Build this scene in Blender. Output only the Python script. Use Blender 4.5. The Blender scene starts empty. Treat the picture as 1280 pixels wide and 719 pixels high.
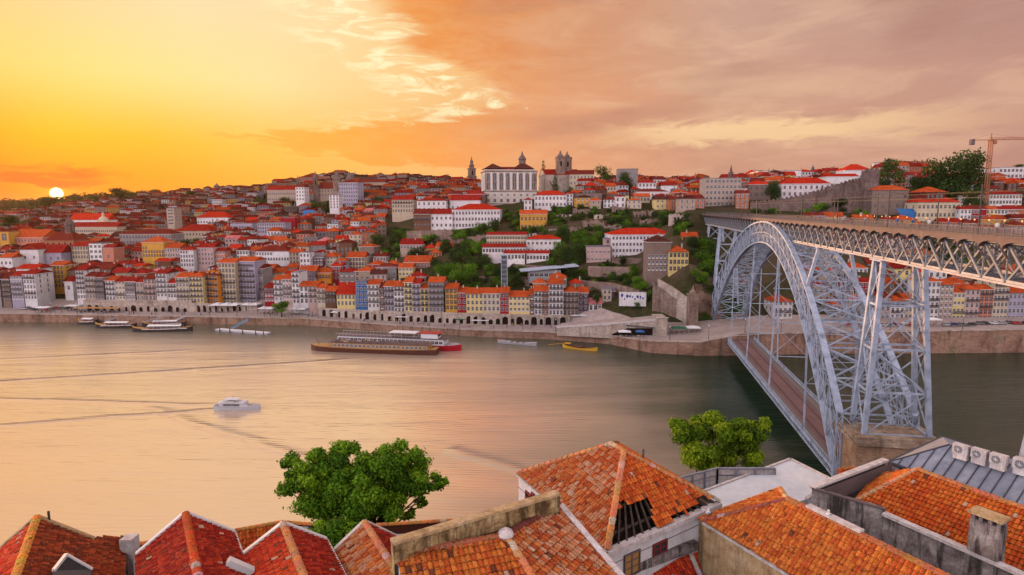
import bpy, bmesh, math, random
from mathutils import Vector, Matrix, noise
R = math.radians
random.seed(7)
SC = bpy.context.scene
COL = SC.collection

# ------------------------------------------------------------------ camera
CZ = 64.7
FPX = 776.66                      # focal length in pixels of a 1280 px wide frame
PITCH, ROLL = R(7.296), R(-0.3)
FW = Vector((0, math.cos(PITCH), -math.sin(PITCH)))
RT0 = Vector((1, 0, 0)); UP0 = RT0.cross(FW)
RT = RT0 * math.cos(ROLL) + UP0 * math.sin(ROLL)
UP = UP0 * math.cos(ROLL) - RT0 * math.sin(ROLL)
EYE = Vector((0, 0, CZ))
cam_d = bpy.data.cameras.new('camera'); cam = bpy.data.objects.new('camera', cam_d); COL.objects.link(cam)
cam_d.sensor_width = 36; cam_d.lens = 36 * FPX / 1280; cam_d.clip_start = 0.5; cam_d.clip_end = 30000
m3 = Matrix((RT, UP, -FW)).transposed().to_4x4(); m3.translation = EYE
cam.matrix_world = m3
SC.camera = cam

# ------------------------------------------------------------------ world
SUN_AZ, SUN_EL = -35.9, 1.25      # degrees, azimuth from +Y (negative = towards -X)
EXPO = 0.02
SC.view_settings.view_transform = 'Standard'; SC.view_settings.look = 'None'
SC.view_settings.exposure = EXPO; SC.view_settings.gamma = 1
SC.view_settings.use_curve_mapping = False
def lin(c):
    return tuple((x/255/12.92 if x/255 <= .04045 else ((x/255+.055)/1.055)**2.4) for x in c)
world = bpy.data.worlds.new('World'); SC.world = world; world.use_nodes = True
W = world.node_tree; W.nodes.clear()
def wn(t, **k):
    n = W.nodes.new(t)
    for a, b in k.items(): setattr(n, a, b)
    return n
def wm(op, a, b=None, c=None, clamp=False, T=None):
    T = T or W
    n = T.nodes.new('ShaderNodeMath'); n.operation = op; n.use_clamp = clamp
    for i, x in enumerate((a, b, c)):
        if x is None: continue
        if isinstance(x, (int, float)): n.inputs[i].default_value = x
        else: T.links.new(x, n.inputs[i])
    return n.outputs[0]
def ramp(T, fac, stops, mode='LINEAR'):
    n = T.nodes.new('ShaderNodeValToRGB'); cr = n.color_ramp; cr.interpolation = mode
    while len(cr.elements) > 1: cr.elements.remove(cr.elements[-1])
    for i, (p, c) in enumerate(stops):
        e = cr.elements[0] if i == 0 else cr.elements.new(p)
        e.position = p; e.color = (c[0], c[1], c[2], 1) if len(c) == 3 else c
    T.links.new(fac, n.inputs[0]); return n.outputs[0]
def mixc(T, f, a, b, bt='MIX'):
    n = T.nodes.new('ShaderNodeMix'); n.data_type = 'RGBA'; n.blend_type = bt
    for s, x in ((n.inputs[0], f), (n.inputs[6], a), (n.inputs[7], b)):
        if isinstance(x, (int, float)): s.default_value = x
        elif isinstance(x, tuple): s.default_value = (x[0], x[1], x[2], 1)
        else: T.links.new(x, s)
    return n.outputs[2]
def smooth(T, x, a, b):
    n = T.nodes.new('ShaderNodeMapRange'); n.interpolation_type = 'SMOOTHSTEP'
    T.links.new(x, n.inputs[0]); n.inputs[1].default_value = a; n.inputs[2].default_value = b
    n.inputs[3].default_value = 0; n.inputs[4].default_value = 1
    return n.outputs[0]
tc = wn('ShaderNodeTexCoord'); sep = wn('ShaderNodeSeparateXYZ'); W.links.new(tc.outputs['Generated'], sep.inputs[0])
dx, dy, dz = sep.outputs
az = wm('MULTIPLY', wm('ARCTAN2', dx, dy), 180/math.pi)
el = wm('MULTIPLY', wm('ARCSINE', dz), 180/math.pi)
azn = wm('MULTIPLY_ADD', az, 1/360, .5)
def A(u): return .5 + math.degrees(math.atan((u-640)/FPX))/360
def px_ramp(stops, back):
    s = [(0.0, back), (A(-2500), back)] + [(A(u), lin(c)) for u, c in stops] + [(A(3800), back), (1.0, back)]
    return ramp(W, azn, s, 'EASE' if False else 'LINEAR')
BACK = (3.6, 3.1, 3.35); BACKT = (2.2, 1.95, 2.1)
hor = px_ramp([(-200,(250,105,25)),(0,(255,105,14)),(80,(255,118,12)),(200,(255,145,22)),(330,(254,172,52)),(480,(252,186,92)),(640,(246,184,128)),(900,(233,180,152)),(1280,(222,168,150)),(1500,(215,165,150))], BACK)
low = px_ramp([(-200,(255,165,40)),(0,(255,182,36)),(80,(255,200,44)),(200,(255,196,56)),(330,(254,200,86)),(480,(250,192,108)),(640,(240,180,125)),(900,(228,178,148)),(1280,(208,160,140)),(1500,(200,155,140))], BACK)
mid = px_ramp([(-200,(255,205,80)),(0,(254,220,118)),(150,(254,229,138)),(350,(254,227,158)),(500,(252,208,140)),(640,(245,182,120)),(900,(222,172,142)),(1280,(198,152,136)),(1500,(190,148,136))], BACKT)
top = px_ramp([(-200,(248,195,120)),(0,(251,210,150)),(250,(254,224,176)),(450,(254,220,165)),(560,(244,190,125)),(700,(225,172,135)),(900,(212,170,148)),(1280,(188,148,136)),(1500,(180,142,136))], BACKT)
c1 = mixc(W, smooth(W, el, 0.4, 6.5), hor, low)
c2 = mixc(W, smooth(W, el, 5, 11), c1, mid)
clear = mixc(W, smooth(W, el, 9, 18), c2, top)
cl_lo = px_ramp([(-200,(250,150,70)),(0,(238,130,62)),(150,(240,140,60)),(270,(252,184,82)),(420,(252,176,72)),(560,(248,160,82)),(700,(228,156,112)),(900,(208,156,130)),(1280,(196,146,130)),(1500,(190,142,130))], (1.8,1.5,1.6))
cl_hi = px_ramp([(-200,(250,190,120)),(270,(250,190,110)),(420,(246,164,76)),(560,(236,146,74)),(700,(214,146,104)),(900,(202,160,140)),(1280,(184,144,134)),(1500,(176,132,122))], (1.8,1.5,1.6))
cloudc = mixc(W, smooth(W, el, 6, 16), cl_lo, cl_hi)
# streaky noise: azimuth / elevation plane, stretched along the azimuth
cmb = wn('ShaderNodeCombineXYZ'); W.links.new(wm('MULTIPLY', az, .045), cmb.inputs[0]); W.links.new(wm('MULTIPLY', el, .19), cmb.inputs[1])
def wnoise(scale, detail=5, rough=.55, dist=0., off=0.):
    mp = wn('ShaderNodeMapping'); W.links.new(cmb.outputs[0], mp.inputs[0]); mp.inputs['Location'].default_value = (off, off*.7, off)
    n = wn('ShaderNodeTexNoise'); n.inputs['Scale'].default_value = scale; n.inputs['Detail'].default_value = detail
    n.inputs['Roughness'].default_value = rough; n.inputs['Distortion'].default_value = dist
    W.links.new(mp.outputs[0], n.inputs['Vector']); return n.outputs[0]
nA = wnoise(1.6, 6, .6, .6); nB = wnoise(5.5, 7, .62, .9, 4.); nC = wnoise(1.1, 3, .5, .3, 9.)
# big cloud bank: its left edge runs as a broken front, lobes reach left at low elevation
azw = wm('ADD', az, wm('MULTIPLY', wm('SUBTRACT', nA, .5), 14))
elw = wm('ADD', el, wm('MULTIPLY', wm('SUBTRACT', nB, .5), 3.2))
edge = ramp(W, wm('DIVIDE', elw, 24, clamp=True), [(0,(.99,)*3),(.08,(.95,)*3),(.15,(.66,)*3),(.20,(.47,)*3),(.25,(.40,)*3),(.31,(.60,)*3),(.38,(.76,)*3),(.46,(.72,)*3),(.58,(.62,)*3),(.72,(.60,)*3),(1,(.66,)*3)])
edge_az = wm('MULTIPLY_ADD', wm('MULTIPLY', edge, 1), 72, -54)    # value .5 -> -18 deg
front = smooth(W, wm('SUBTRACT', azw, edge_az), -1.0, 2.6)
front = wm('MULTIPLY', front, wm('MULTIPLY_ADD', smooth(W, nB, .30, .62), .28, .72))
sky = mixc(W, front, clear, cloudc)
# long thin bars on the right: pale and dark streaks
bars = smooth(W, nA, .42, .66); rightm = smooth(W, az, -14, 12)
sky = mixc(W, wm('MULTIPLY', wm('MULTIPLY', bars, rightm), .42), sky, lin((238,196,160)))
sky = mixc(W, wm('MULTIPLY', wm('MULTIPLY', smooth(W, nC, .48, .7), rightm), .5), sky, lin((172,124,112)))
# bright rim of the clear gap above the lobe
rim = wm('MULTIPLY', smooth(W, nB, .46, .62), wm('MULTIPLY', smooth(W, wm('SUBTRACT', azw, edge_az), -13, -3), wm('SUBTRACT', 1, front, clamp=True)))
rim = wm('MULTIPLY', rim, smooth(W, el, 6, 9.5))
sky = mixc(W, wm('MULTIPLY', rim, .95), sky, lin((255,246,196)))
# pale horizontal band low on the right
bandm = wm('MULTIPLY', wm('MULTIPLY', smooth(W, elw, 4.9, 6.0), wm('SUBTRACT', 1, smooth(W, elw, 6.6, 7.6))), wm('MULTIPLY', smooth(W, azw, 3, 16), wm('SUBTRACT', 1, smooth(W, azw, 24, 42))))
sky = mixc(W, wm('MULTIPLY', bandm, .75), sky, lin((255,214,160)))
# low orange cloud bank by the sun
b2 = wm('MULTIPLY', wm('MULTIPLY', smooth(W, elw, 1.75, 2.1), wm('SUBTRACT', 1, smooth(W, elw, 2.9, 3.5))), wm('SUBTRACT', 1, smooth(W, azw, -34.5, -30)))
b2 = wm('MULTIPLY', b2, wm('MULTIPLY_ADD', smooth(W, nB, .38, .55), .7, .3))
# sun disc and its aureole
sd = Vector((math.sin(R(SUN_AZ))*math.cos(R(SUN_EL)), math.cos(R(SUN_AZ))*math.cos(R(SUN_EL)), math.sin(R(SUN_EL))))
dot = wn('ShaderNodeVectorMath', operation='DOT_PRODUCT'); W.links.new(tc.outputs['Generated'], dot.inputs[0]); dot.inputs[1].default_value = sd
ang = wm('MULTIPLY', wm('ARCCOSINE', wm('MINIMUM', dot.outputs['Value'], 1.0)), 180/math.pi)
glow = wm('POWER', 2.718, wm('MULTIPLY', ang, -.30)); glow2 = wm('POWER', 2.718, wm('MULTIPLY', ang, -1.3))
sky = mixc(W, wm('MULTIPLY', glow, .55), sky, (1.0, .44, .02))
sky = mixc(W, wm('MULTIPLY', glow2, .7), sky, (1.25, .50, .04))
sky = mixc(W, wm('MULTIPLY', b2, .8), sky, lin((232,100,40)))
sky = mixc(W, wm('SUBTRACT', 1, smooth(W, ang, .26, .46)), sky, (8, 6, 2.4))
# below the horizon: dull ground glow
sky = mixc(W, smooth(W, el, -.6, -3), sky, (.25, .18, .15))
zen = smooth(W, el, 26, 60)
sky = mixc(W, zen, sky, (.48, .40, .42))
nish = wn('ShaderNodeTexSky'); nish.sky_type = 'NISHITA'; nish.sun_disc = False; nish.sun_elevation = R(SUN_EL+1); nish.sun_rotation = R(SUN_AZ)
add = wn('ShaderNodeVectorMath', operation='MULTIPLY_ADD'); W.links.new(nish.outputs[0], add.inputs[0]); add.inputs[1].default_value = (.003,)*3; W.links.new(sky, add.inputs[2])
bg = wn('ShaderNodeBackground'); W.links.new(add.outputs[0], bg.inputs[0]); bg.inputs[1].default_value = 1.0
wo = wn('ShaderNodeOutputWorld'); W.links.new(bg.outputs[0], wo.inputs[0])
world.cycles.sampling_method = 'MANUAL'; world.cycles.sample_map_resolution = 512

# ------------------------------------------------------------------ sun
sl = bpy.data.lights.new('sun', 'SUN'); sl.energy = 4.5; sl.angle = R(.6); sl.color = (1, .50, .20)
so = bpy.data.objects.new('sun', sl); COL.objects.link(so)
LE = 2.8
sv = Vector((math.sin(R(SUN_AZ))*math.cos(R(LE)), math.cos(R(SUN_AZ))*math.cos(R(LE)), math.sin(R(LE))))
so.rotation_euler = sv.to_track_quat('Z', 'Y').to_euler()
try:
    SC.cycles.use_denoising = True; SC.cycles.denoiser = 'OPENIMAGEDENOISE'
    SC.cycles.max_bounces = 5; SC.cycles.diffuse_bounces = 0; SC.cycles.glossy_bounces = 3; SC.cycles.transparent_max_bounces = 6
    SC.cycles.sample_clamp_indirect = 6; SC.cycles.caustics_reflective = False; SC.cycles.caustics_refractive = False
except Exception: pass

# ------------------------------------------------------------------ helpers
def ray(u, v): return FW + RT*((u-640)/FPX) + UP*((359.5-v)/FPX)
def pix(u, v, Y):
    d = ray(u, v); return EYE + d*(Y/d.y)
def gnd(u, v, z=0.):
    d = ray(u, v); return EYE + d*((z-CZ)/d.z)
def M(name): return MATS[name]
MATS = {}
def newmat(name, rough=.8, spec=.3, metal=0):
    m = bpy.data.materials.new(name); m.use_nodes = True; T = m.node_tree
    b = T.nodes['Principled BSDF']; b.inputs['Roughness'].default_value = rough
    b.inputs['Specular IOR Level'].default_value = spec; b.inputs['Metallic'].default_value = metal
    MATS[name] = m; return m, T, b
def nnoise(T, vec, scale, detail=4, rough=.55, dist=0.):
    n = T.nodes.new('ShaderNodeTexNoise'); n.inputs['Scale'].default_value = scale; n.inputs['Detail'].default_value = detail
    n.inputs['Roughness'].default_value = rough; n.inputs['Distortion'].default_value = dist
    if vec is not None: T.links.new(vec, n.inputs['Vector'])
    return n.outputs[0]
def tcoord(T, which='Object'):
    n = T.nodes.new('ShaderNodeTexCoord'); return n.outputs[which]
def geopos(T):
    n = T.nodes.new('ShaderNodeNewGeometry'); return n.outputs['Position']
def mapv(T, v, scale=(1,1,1), rot=(0,0,0), loc=(0,0,0)):
    n = T.nodes.new('ShaderNodeMapping'); T.links.new(v, n.inputs[0]); n.inputs['Scale'].default_value = scale
    n.inputs['Rotation'].default_value = rot; n.inputs['Location'].default_value = loc; return n.outputs[0]
def bump(T, b, h, strength=.5, dist=.1):
    n = T.nodes.new('ShaderNodeBump'); T.links.new(h, n.inputs['Height']); n.inputs['Strength'].default_value = strength
    n.inputs['Distance'].default_value = dist; T.links.new(n.outputs[0], b.inputs['Normal'])
def flat(name, c, rough=.8, spec=.3, metal=0, emit=None, var=.0, vscale=1.0):
    m, T, b = newmat(name, rough, spec, metal)
    if var:
        n = nnoise(T, geopos(T), vscale, 4)
        o = ramp(T, n, [(.25, tuple(x*(1-var) for x in c)), (.75, tuple(min(1, x*(1+var)) for x in c))])
        T.links.new(o, b.inputs['Base Color'])
    else: b.inputs['Base Color'].default_value = (*c, 1)
    if emit: b.inputs['Emission Color'].default_value = (*emit[:3], 1); b.inputs['Emission Strength'].default_value = emit[3]
    return m
class MB:
    def __init__(s): s.v = []; s.f = []; s.m = []; s.c = []
    def face(s, pts, mi=0, col=None):
        k = len(s.v); s.v.extend([tuple(p) for p in pts]); s.f.append(tuple(range(k, k+len(pts)))); s.m.append(mi); s.c.append(col or (1,1,1))
    def box(s, lo, hi, mi=0, col=None, skip=''):
        x0,y0,z0 = lo; x1,y1,z1 = hi; k = len(s.v)
        s.v += [(x0,y0,z0),(x1,y0,z0),(x1,y1,z0),(x0,y1,z0),(x0,y0,z1),(x1,y0,z1),(x1,y1,z1),(x0,y1,z1)]
        fs = {'b':(0,3,2,1),'t':(4,5,6,7),'s':(0,1,5,4),'e':(1,2,6,5),'n':(2,3,7,6),'w':(3,0,4,7)}
        for n, q in fs.items():
            if n in skip: continue
            s.f.append(tuple(k+i for i in q)); s.m.append(mi); s.c.append(col or (1,1,1))
    def bar(s, a, b, w, h=None, mi=0, up=(0,0,1)):
        a = Vector(a); b = Vector(b); h = h or w; d = (b-a)
        if d.length < 1e-5: return
        d.normalize(); upv = Vector(up)
        if abs(d.dot(upv)) > .97: upv = Vector((1,0,0)) if abs(d.x) < .9 else Vector((0,1,0))
        r = d.cross(upv).normalized()*(w/2); u = r.cross(d).normalized()*(h/2); k = len(s.v)
        for p in (a, b):
            for q in (-r-u, r-u, r+u, -r+u): s.v.append(tuple(p+q))
        for q in ((0,3,2,1),(4,5,6,7),(0,1,5,4),(1,2,6,5),(2,3,7,6),(3,0,4,7)):
            s.f.append(tuple(k+i for i in q)); s.m.append(mi); s.c.append((1,1,1))
    def tube(s, a, b, r0, r1=None, n=8, mi=0, cap=True):
        a = Vector(a); b = Vector(b); r1 = r0 if r1 is None else r1; d = (b-a).normalized()
        t = Vector((0,0,1)) if abs(d.z) < .9 else Vector((1,0,0)); x = d.cross(t).normalized(); y = x.cross(d); k = len(s.v)
        for p, r in ((a, r0), (b, r1)):
            for i in range(n):
                an = 2*math.pi*i/n; s.v.append(tuple(p + x*math.cos(an)*r + y*math.sin(an)*r))
        for i in range(n):
            j = (i+1) % n; s.f.append((k+i, k+j, k+n+j, k+n+i)); s.m.append(mi); s.c.append((1,1,1))
        if cap:
            s.f.append(tuple(k+i for i in range(n))[::-1]); s.m.append(mi); s.c.append((1,1,1))
            s.f.append(tuple(k+n+i for i in range(n))); s.m.append(mi); s.c.append((1,1,1))
    def lathe(s, c, prof, n=12, mi=0, sx=1, sy=1):
        k = len(s.v); c = Vector(c)
        for r, z in prof:
            for i in range(n):
                an = 2*math.pi*i/n; s.v.append((c.x+math.cos(an)*r*sx, c.y+math.sin(an)*r*sy, c.z+z))
        for j in range(len(prof)-1):
            for i in range(n):
                a = k+j*n+i; b = k+j*n+(i+1) % n
                s.f.append((a, b, b+n, a+n)); s.m.append(mi); s.c.append((1,1,1))
        s.f.append(tuple(k+i for i in range(n))[::-1]); s.m.append(mi); s.c.append((1,1,1))
        s.f.append(tuple(k+(len(prof)-1)*n+i for i in range(n))); s.m.append(mi); s.c.append((1,1,1))
    def merge(s, o, mat=None, dm=0):
        k = len(s.v); s.v += [tuple(mat @ Vector(p)) for p in o.v] if mat else o.v
        s.f += [tuple(i+k for i in f) for f in o.f]; s.m += [i+dm for i in o.m]; s.c += o.c
    def mesh(s, name, mats, colattr=False, smooth=False):
        me = bpy.data.meshes.new(name); me.from_pydata(s.v, [], s.f)
        for m in (mats if isinstance(mats, (list, tuple)) else [mats]): me.materials.append(MATS[m] if isinstance(m, str) else m)
        me.polygons.foreach_set('material_index', s.m)
        if smooth: me.polygons.foreach_set('use_smooth', [True]*len(s.f))
        if colattr:
            a = me.color_attributes.new('tint', 'FLOAT_COLOR', 'CORNER'); buf = []
            for f, c in zip(s.f, s.c): buf += [c[0], c[1], c[2], 1.]*len(f)
            a.data.foreach_set('color', buf)
        me.update(); return me
    def build(s, name, mats, parent=None, loc=(0,0,0), rz=0, color=None, colattr=False, smooth=False, **tags):
        return link(name, s.mesh(name, mats, colattr, smooth), parent, loc, rz, color, **tags)
def link(name, me, parent=None, loc=(0,0,0), rz=0, color=None, **tags):
    o = bpy.data.objects.new(name, me); COL.objects.link(o)
    o.location = loc; o.rotation_euler = (0,0,rz); o.parent = parent
    if color: o.color = (*color[:3], 1)
    for k, v in tags.items():
        if v: o[k] = v
    return o
def empty(name, loc, rz=0, label=None, category=None, group=None, kind=None):
    return link(name, None, None, loc, rz, None, label=label, category=category, group=group, kind=kind)
def copy_tree(o, parent=None):
    c = o.copy(); COL.objects.link(c); c.parent = parent
    for ch in [x for x in KIDS.get(o.name, [])]: copy_tree(ch, c)
    return c
KIDS = {}
def note_kids():
    KIDS.clear()
    for o in COL.objects:
        if o.parent: KIDS.setdefault(o.parent.name, []).append(o)
# ------------------------------------------------------------------ terrain
# bank line (waterline) across the far side, in world metres
BANK = [(-1500,470),(-600,395),(-301,360),(-183,349),(-117,343),(-60,322),(-16,309),(16,303),(46,291),(62,272),(82,266),(127,268),(226,269),(420,272),(1500,300)]
QTOP = [(-1500,5),(-301,5.0),(-117,4.2),(-16,3.6),(30,3.8),(46,4.4),(62,5.6),(84,6.5),(100,9.6),(226,10.6),(1500,10.6)]
def interp(tab, x):
    if x <= tab[0][0]: return tab[0][1]
    for (a, p), (b, q) in zip(tab, tab[1:]):
        if x <= b: return p + (q-p)*(x-a)/(b-a)
    return tab[-1][1]
# ground profiles: picture column -> (row, depth) pairs: where the ground at that depth is seen
COLS = {
 -300:[(385,385),(345,470),(318,600),(296,800),(280,1100),(268,1600),(258,2600),(259,6000)],
 0:[(386,370),(350,450),(326,540),(305,680),(285,900),(270,1250),(254,2200),(256,6000)],
 110:[(386,365),(350,445),(322,540),(302,650),(282,840),(262,1100),(246,1500),(250,3500),(258,7000)],
 250:[(386,362),(345,440),(315,530),(292,650),(270,800),(250,1000),(240,1200),(250,3500),(258,7000)],
 420:[(391,348),(352,405),(320,470),(295,560),(270,660),(245,770),(226,900),(232,1300),(255,4000),(259,7000)],
 550:[(394,334),(366,360),(338,390),(305,432),(284,480),(260,560),(244,680),(233,900),(240,1500),(258,7000)],
 640:[(400,322),(372,345),(345,365),(322,390),(296,430),(272,480),(257,535),(250,640),(240,1000),(255,4000),(259,7000)],
 720:[(402,316),(380,330),(352,350),(330,366),(302,395),(280,430),(260,475),(240,560),(236,800),(254,4000),(259,7000)],
 800:[(402,303),(388,312),(368,326),(350,338),(322,366),(300,396),(276,430),(258,470),(238,560),(234,800),(254,4000),(259,7000)],
 860:[(402,300),(390,302),(362,307),(330,322),(300,340),(280,360),(264,382),(258,460),(240,600),(232,800),(254,4000),(259,7000)],
 950:[(403,292),(392,302),(370,315),(330,336),(300,355),(276,385),(262,424),(240,480),(224,600),(225,900),(254,4000),(259,7000)],
 1090:[(401,292),(390,303),(368,316),(340,330),(310,352),(284,385),(265,424),(240,470),(216,600),(212,800),(252,4000),(259,7000)],
 1280:[(401,290),(390,303),(362,318),(338,333),(306,356),(282,385),(265,424),(245,470),(230,560),(222,800),(252,4000),(259,7000)],
 1600:[(401,290),(390,303),(362,318),(338,333),(306,356),(282,385),(262,424),(245,470),(230,560),(222,800),(252,4000),(259,7000)],
}
TCOL = []
for u in sorted(COLS):
    prof = []
    for v, Y in COLS[u]:
        p = pix(u, v, Y); prof.append((Y, p.z))
    TCOL.append(((u-640)/FPX, prof))
def hill(x, y):
    t = x/max(y, 1.)
    ks = [c[0] for c in TCOL]
    if t <= ks[0]: return interp(TCOL[0][1], y)
    if t >= ks[-1]: return interp(TCOL[-1][1], y)
    for (a, pa), (b, pb) in zip(TCOL, TCOL[1:]):
        if t <= b:
            s = (t-a)/(b-a); return interp(pa, y)*(1-s) + interp(pb, y)*s
NEARB = [(-1500,85),(-120,90),(-40,96),(5,102),(40,122),(70,118),(100,100),(1500,80)]
def near_h(x, y):
    e = interp(NEARB, x)
    if y > e: return -6.
    s = min(1, (e-y)/(e-8)) if y > 8 else 1
    return 3.5 + 44*s**1.1 + max(0, (8-y))*.1
def H(x, y):
    yb = interp(BANK, x)
    if y < 215: return near_h(x, y)
    if y < yb: return -6.
    q = interp(QTOP, x); h = hill(x, y); yb2 = yb + 16
    if h < q: h = q
    if y < yb2: return q
    s = min(1, (y-yb2)/14); h = q + (h-q)*s
    n = noise.noise(Vector((x/60, y/60, 0)))*min(3., (y-yb)/90) if y > yb+40 else 0
    return h + n
def hit(u, v, Y0=250., zoff=0.):
    d = ray(u, v); d = d/d.y; Y = Y0; p = EYE + d*Y
    while Y < 7000:
        p = EYE + d*Y
        if p.z <= H(p.x, p.y)+zoff: return p
        Y += 1.0 if Y < 700 else 4.
    return p
# ground sheet, rows follow the bank
m, T, b = newmat('earth', .95, .0)
pos = geopos(T); n1 = nnoise(T, pos, .02, 6, .6); n2 = nnoise(T, pos, .35, 5, .65)
c = ramp(T, n1, [(.35, (.022,.040,.010)), (.5, (.055,.050,.026)), (.65, (.13,.085,.06))])
c = mixc(T, wm('MULTIPLY', n2, .8, T=T), c, ramp(T, n2, [(.3, (.018,.035,.008)), (.6, (.10,.075,.045))]))
T.links.new(c, b.inputs['Base Color']); bump(T, b, n2, .6, 1.)
m, T, b = newmat('cliff', .95, .0)
pos = geopos(T); n1 = nnoise(T, mapv(T, pos, (.12,.12,.2)), 1, 8, .7, .8); n2 = nnoise(T, pos, .05, 3)
c = ramp(T, n1, [(.32, (.045,.028,.022)), (.5, (.17,.105,.08)), (.66, (.30,.20,.15))])
c = mixc(T, smooth(T, n2, .52, .62), c, (.03,.06,.012)); T.links.new(c, b.inputs['Base Color']); bump(T, b, n1, .8, 2.)
m, T, b = newmat('quay_paving', .85, .25)
pos = geopos(T); n1 = nnoise(T, pos, .15, 6, .65); n2 = nnoise(T, pos, 1.3, 3)
c = ramp(T, n1, [(.3, (.30,.235,.215)), (.7, (.50,.40,.36))]); c = mixc(T, wm('MULTIPLY', smooth(T, n2, .5, .7), .35, T=T), c, (.24,.19,.18)); T.links.new(c, b.inputs['Base Color'])
def stone_mat(name, a, bb, cc, sc=1.0, green=.0):
    m, T, b = newmat(name, .92, .03)
    pos = geopos(T)
    br = T.nodes.new('ShaderNodeTexVoronoi'); br.feature = 'F1'; br.inputs['Scale'].default_value = .9*sc
    T.links.new(mapv(T, pos, (1,1,1.9)), br.inputs['Vector'])
    n1 = nnoise(T, pos, .12*sc, 7, .68, .5)
    n3 = nnoise(T, mapv(T, pos, (.5,.5,.07)), 1, 5, .6)
    c = ramp(T, n1, [(.3, a), (.5, bb), (.7, cc)])
    sc_ = T.nodes.new('ShaderNodeSeparateColor'); T.links.new(br.outputs['Color'], sc_.inputs[0]); c = mixc(T, .5, c, ramp(T, sc_.outputs[0], [(0,(.62,.60,.58)),(1,(1.25,1.22,1.2))]), 'MULTIPLY')
    c = mixc(T, wm('MULTIPLY', smooth(T, n3, .5, .7), .6, T=T), c, tuple(x*.38 for x in a))
    if green: c = mixc(T, wm('MULTIPLY', smooth(T, n1, .55, .66), green, T=T), c, (.06,.09,.02))
    T.links.new(c, b.inputs['Base Color']); bump(T, b, br.outputs['Distance'], .5, .2); return m
stone_mat('quay_stone', (.16,.095,.07), (.33,.20,.145), (.48,.32,.24), .8, .5)
stone_mat('old_stone', (.15,.10,.085), (.27,.19,.155), (.38,.28,.23), 1.)
stone_mat('dark_stone', (.10,.07,.065), (.17,.12,.11), (.25,.185,.165), 1.)
stone_mat('pale_stone', (.33,.26,.22), (.48,.39,.33), (.60,.50,.43), 1.)
def fan_grid(name, ts, ys, mat, hf=None, **tags):
    vs = []; fs = []; ms = []
    for y in ys:
        for t in ts:
            x = t*max(y, 60.)
            vs.append((x, y, (hf or H)(x, y)))
    n = len(ts)
    for j in range(len(ys)-1):
        for i in range(n-1):
            a = j*n+i; fs.append((a, a+1, a+n+1, a+n))
            za = max(vs[a][2], vs[a+n][2]); sl = abs(vs[a][2]-vs[a+n][2])/(ys[j+1]-ys[j])
            ms.append(1 if (sl > .95 and za > 12) else 0)
    me = bpy.data.meshes.new(name); me.from_pydata(vs, [], fs)
    for q in mat: me.materials.append(MATS[q])
    me.polygons.foreach_set('material_index', ms); me.polygons.foreach_set('use_smooth', [True]*len(fs))
    me.update(); return link(name, me, **tags)
ts = [-1.6 + 3.2*i/260 for i in range(261)]
# far bank: a mesh whose first rows hug the bank line
vs = []; fs = []; ms = []
xs = sorted(set([-1500,-1200,-900,-700] + [-600+4*i for i in range(276)] + [520,600,700,900,1200,1500]))
offs = [0.02, 8, 15.9, 20, 24, 28, 32] + [36+5*i for i in range(52)] + [300+14*i for i in range(30)] + [740,820,920,1050,1250,1500,1900,2500,3500,5000,7500]
def fpos(x, o):
    yb = interp(BANK, x); k = 1 + max(0, o-60)/420      # rows fan out with distance
    X = x*k; Y = yb+o
    return X, Y
for o in offs:
    for x in xs:
        X, Y = fpos(x, o); 
        z = interp(QTOP, x) if o < 16 else H(X, max(Y, interp(BANK, X)+o*.5))
        vs.append((X, Y, z))
n = len(xs)
for j in range(len(offs)-1):
    for i in range(n-1):
        a = j*n+i; fs.append((a, a+1, a+n+1, a+n))
        sl = abs(vs[a][2]-vs[a+n][2])/(offs[j+1]-offs[j])
        rocky = sl > .8 and vs[a+n][2] > 14 and 55 < vs[a][0] < 190
        ms.append(2 if offs[j] < 30 else (1 if rocky else 0))
me = bpy.data.meshes.new('hillside_terrain'); me.from_pydata(vs, [], fs)
for q in ('earth', 'cliff', 'quay_paving'): me.materials.append(MATS[q])
me.polygons.foreach_set('material_index', ms); me.update()
link('hillside_terrain', me, kind='structure')
# near (south) bank
fan_grid('riverbank_terrain', [-3+6*i/80 for i in range(81)], [-60,-20,0,6]+[10+4*i for i in range(30)]+[135,150], ['earth','earth'], near_h, kind='structure')
# quay wall along the bank
MBq = MB()
for (x0, y0), (x1, y1) in zip(BANK, BANK[1:]):
    k = max(1, int(abs(x1-x0)/12))
    for i in range(k):
        a = (x0+(x1-x0)*i/k, y0+(y1-y0)*i/k); c_ = (x0+(x1-x0)*(i+1)/k, y0+(y1-y0)*(i+1)/k)
        za, zb = interp(QTOP, a[0]), interp(QTOP, c_[0])
        MBq.face([(a[0],a[1],-3),(c_[0],c_[1],-3),(c_[0],c_[1],zb+.02),(a[0],a[1],za+.02)])
        MBq.face([(a[0],a[1]-.35,za+.05),(c_[0],c_[1]-.35,zb+.05),(c_[0],c_[1]+.5,zb+.05),(a[0],a[1]+.5,za+.05)], 1)
        MBq.face([(a[0],a[1]-.35,za-.4),(c_[0],c_[1]-.35,zb-.4),(c_[0],c_[1]-.35,zb+.05),(a[0],a[1]-.35,za+.05)], 1)
MBq.build('quay_wall', ['quay_stone', 'pale_stone'], kind='structure', label='long stone quay wall along the far bank', category='wall')

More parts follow.
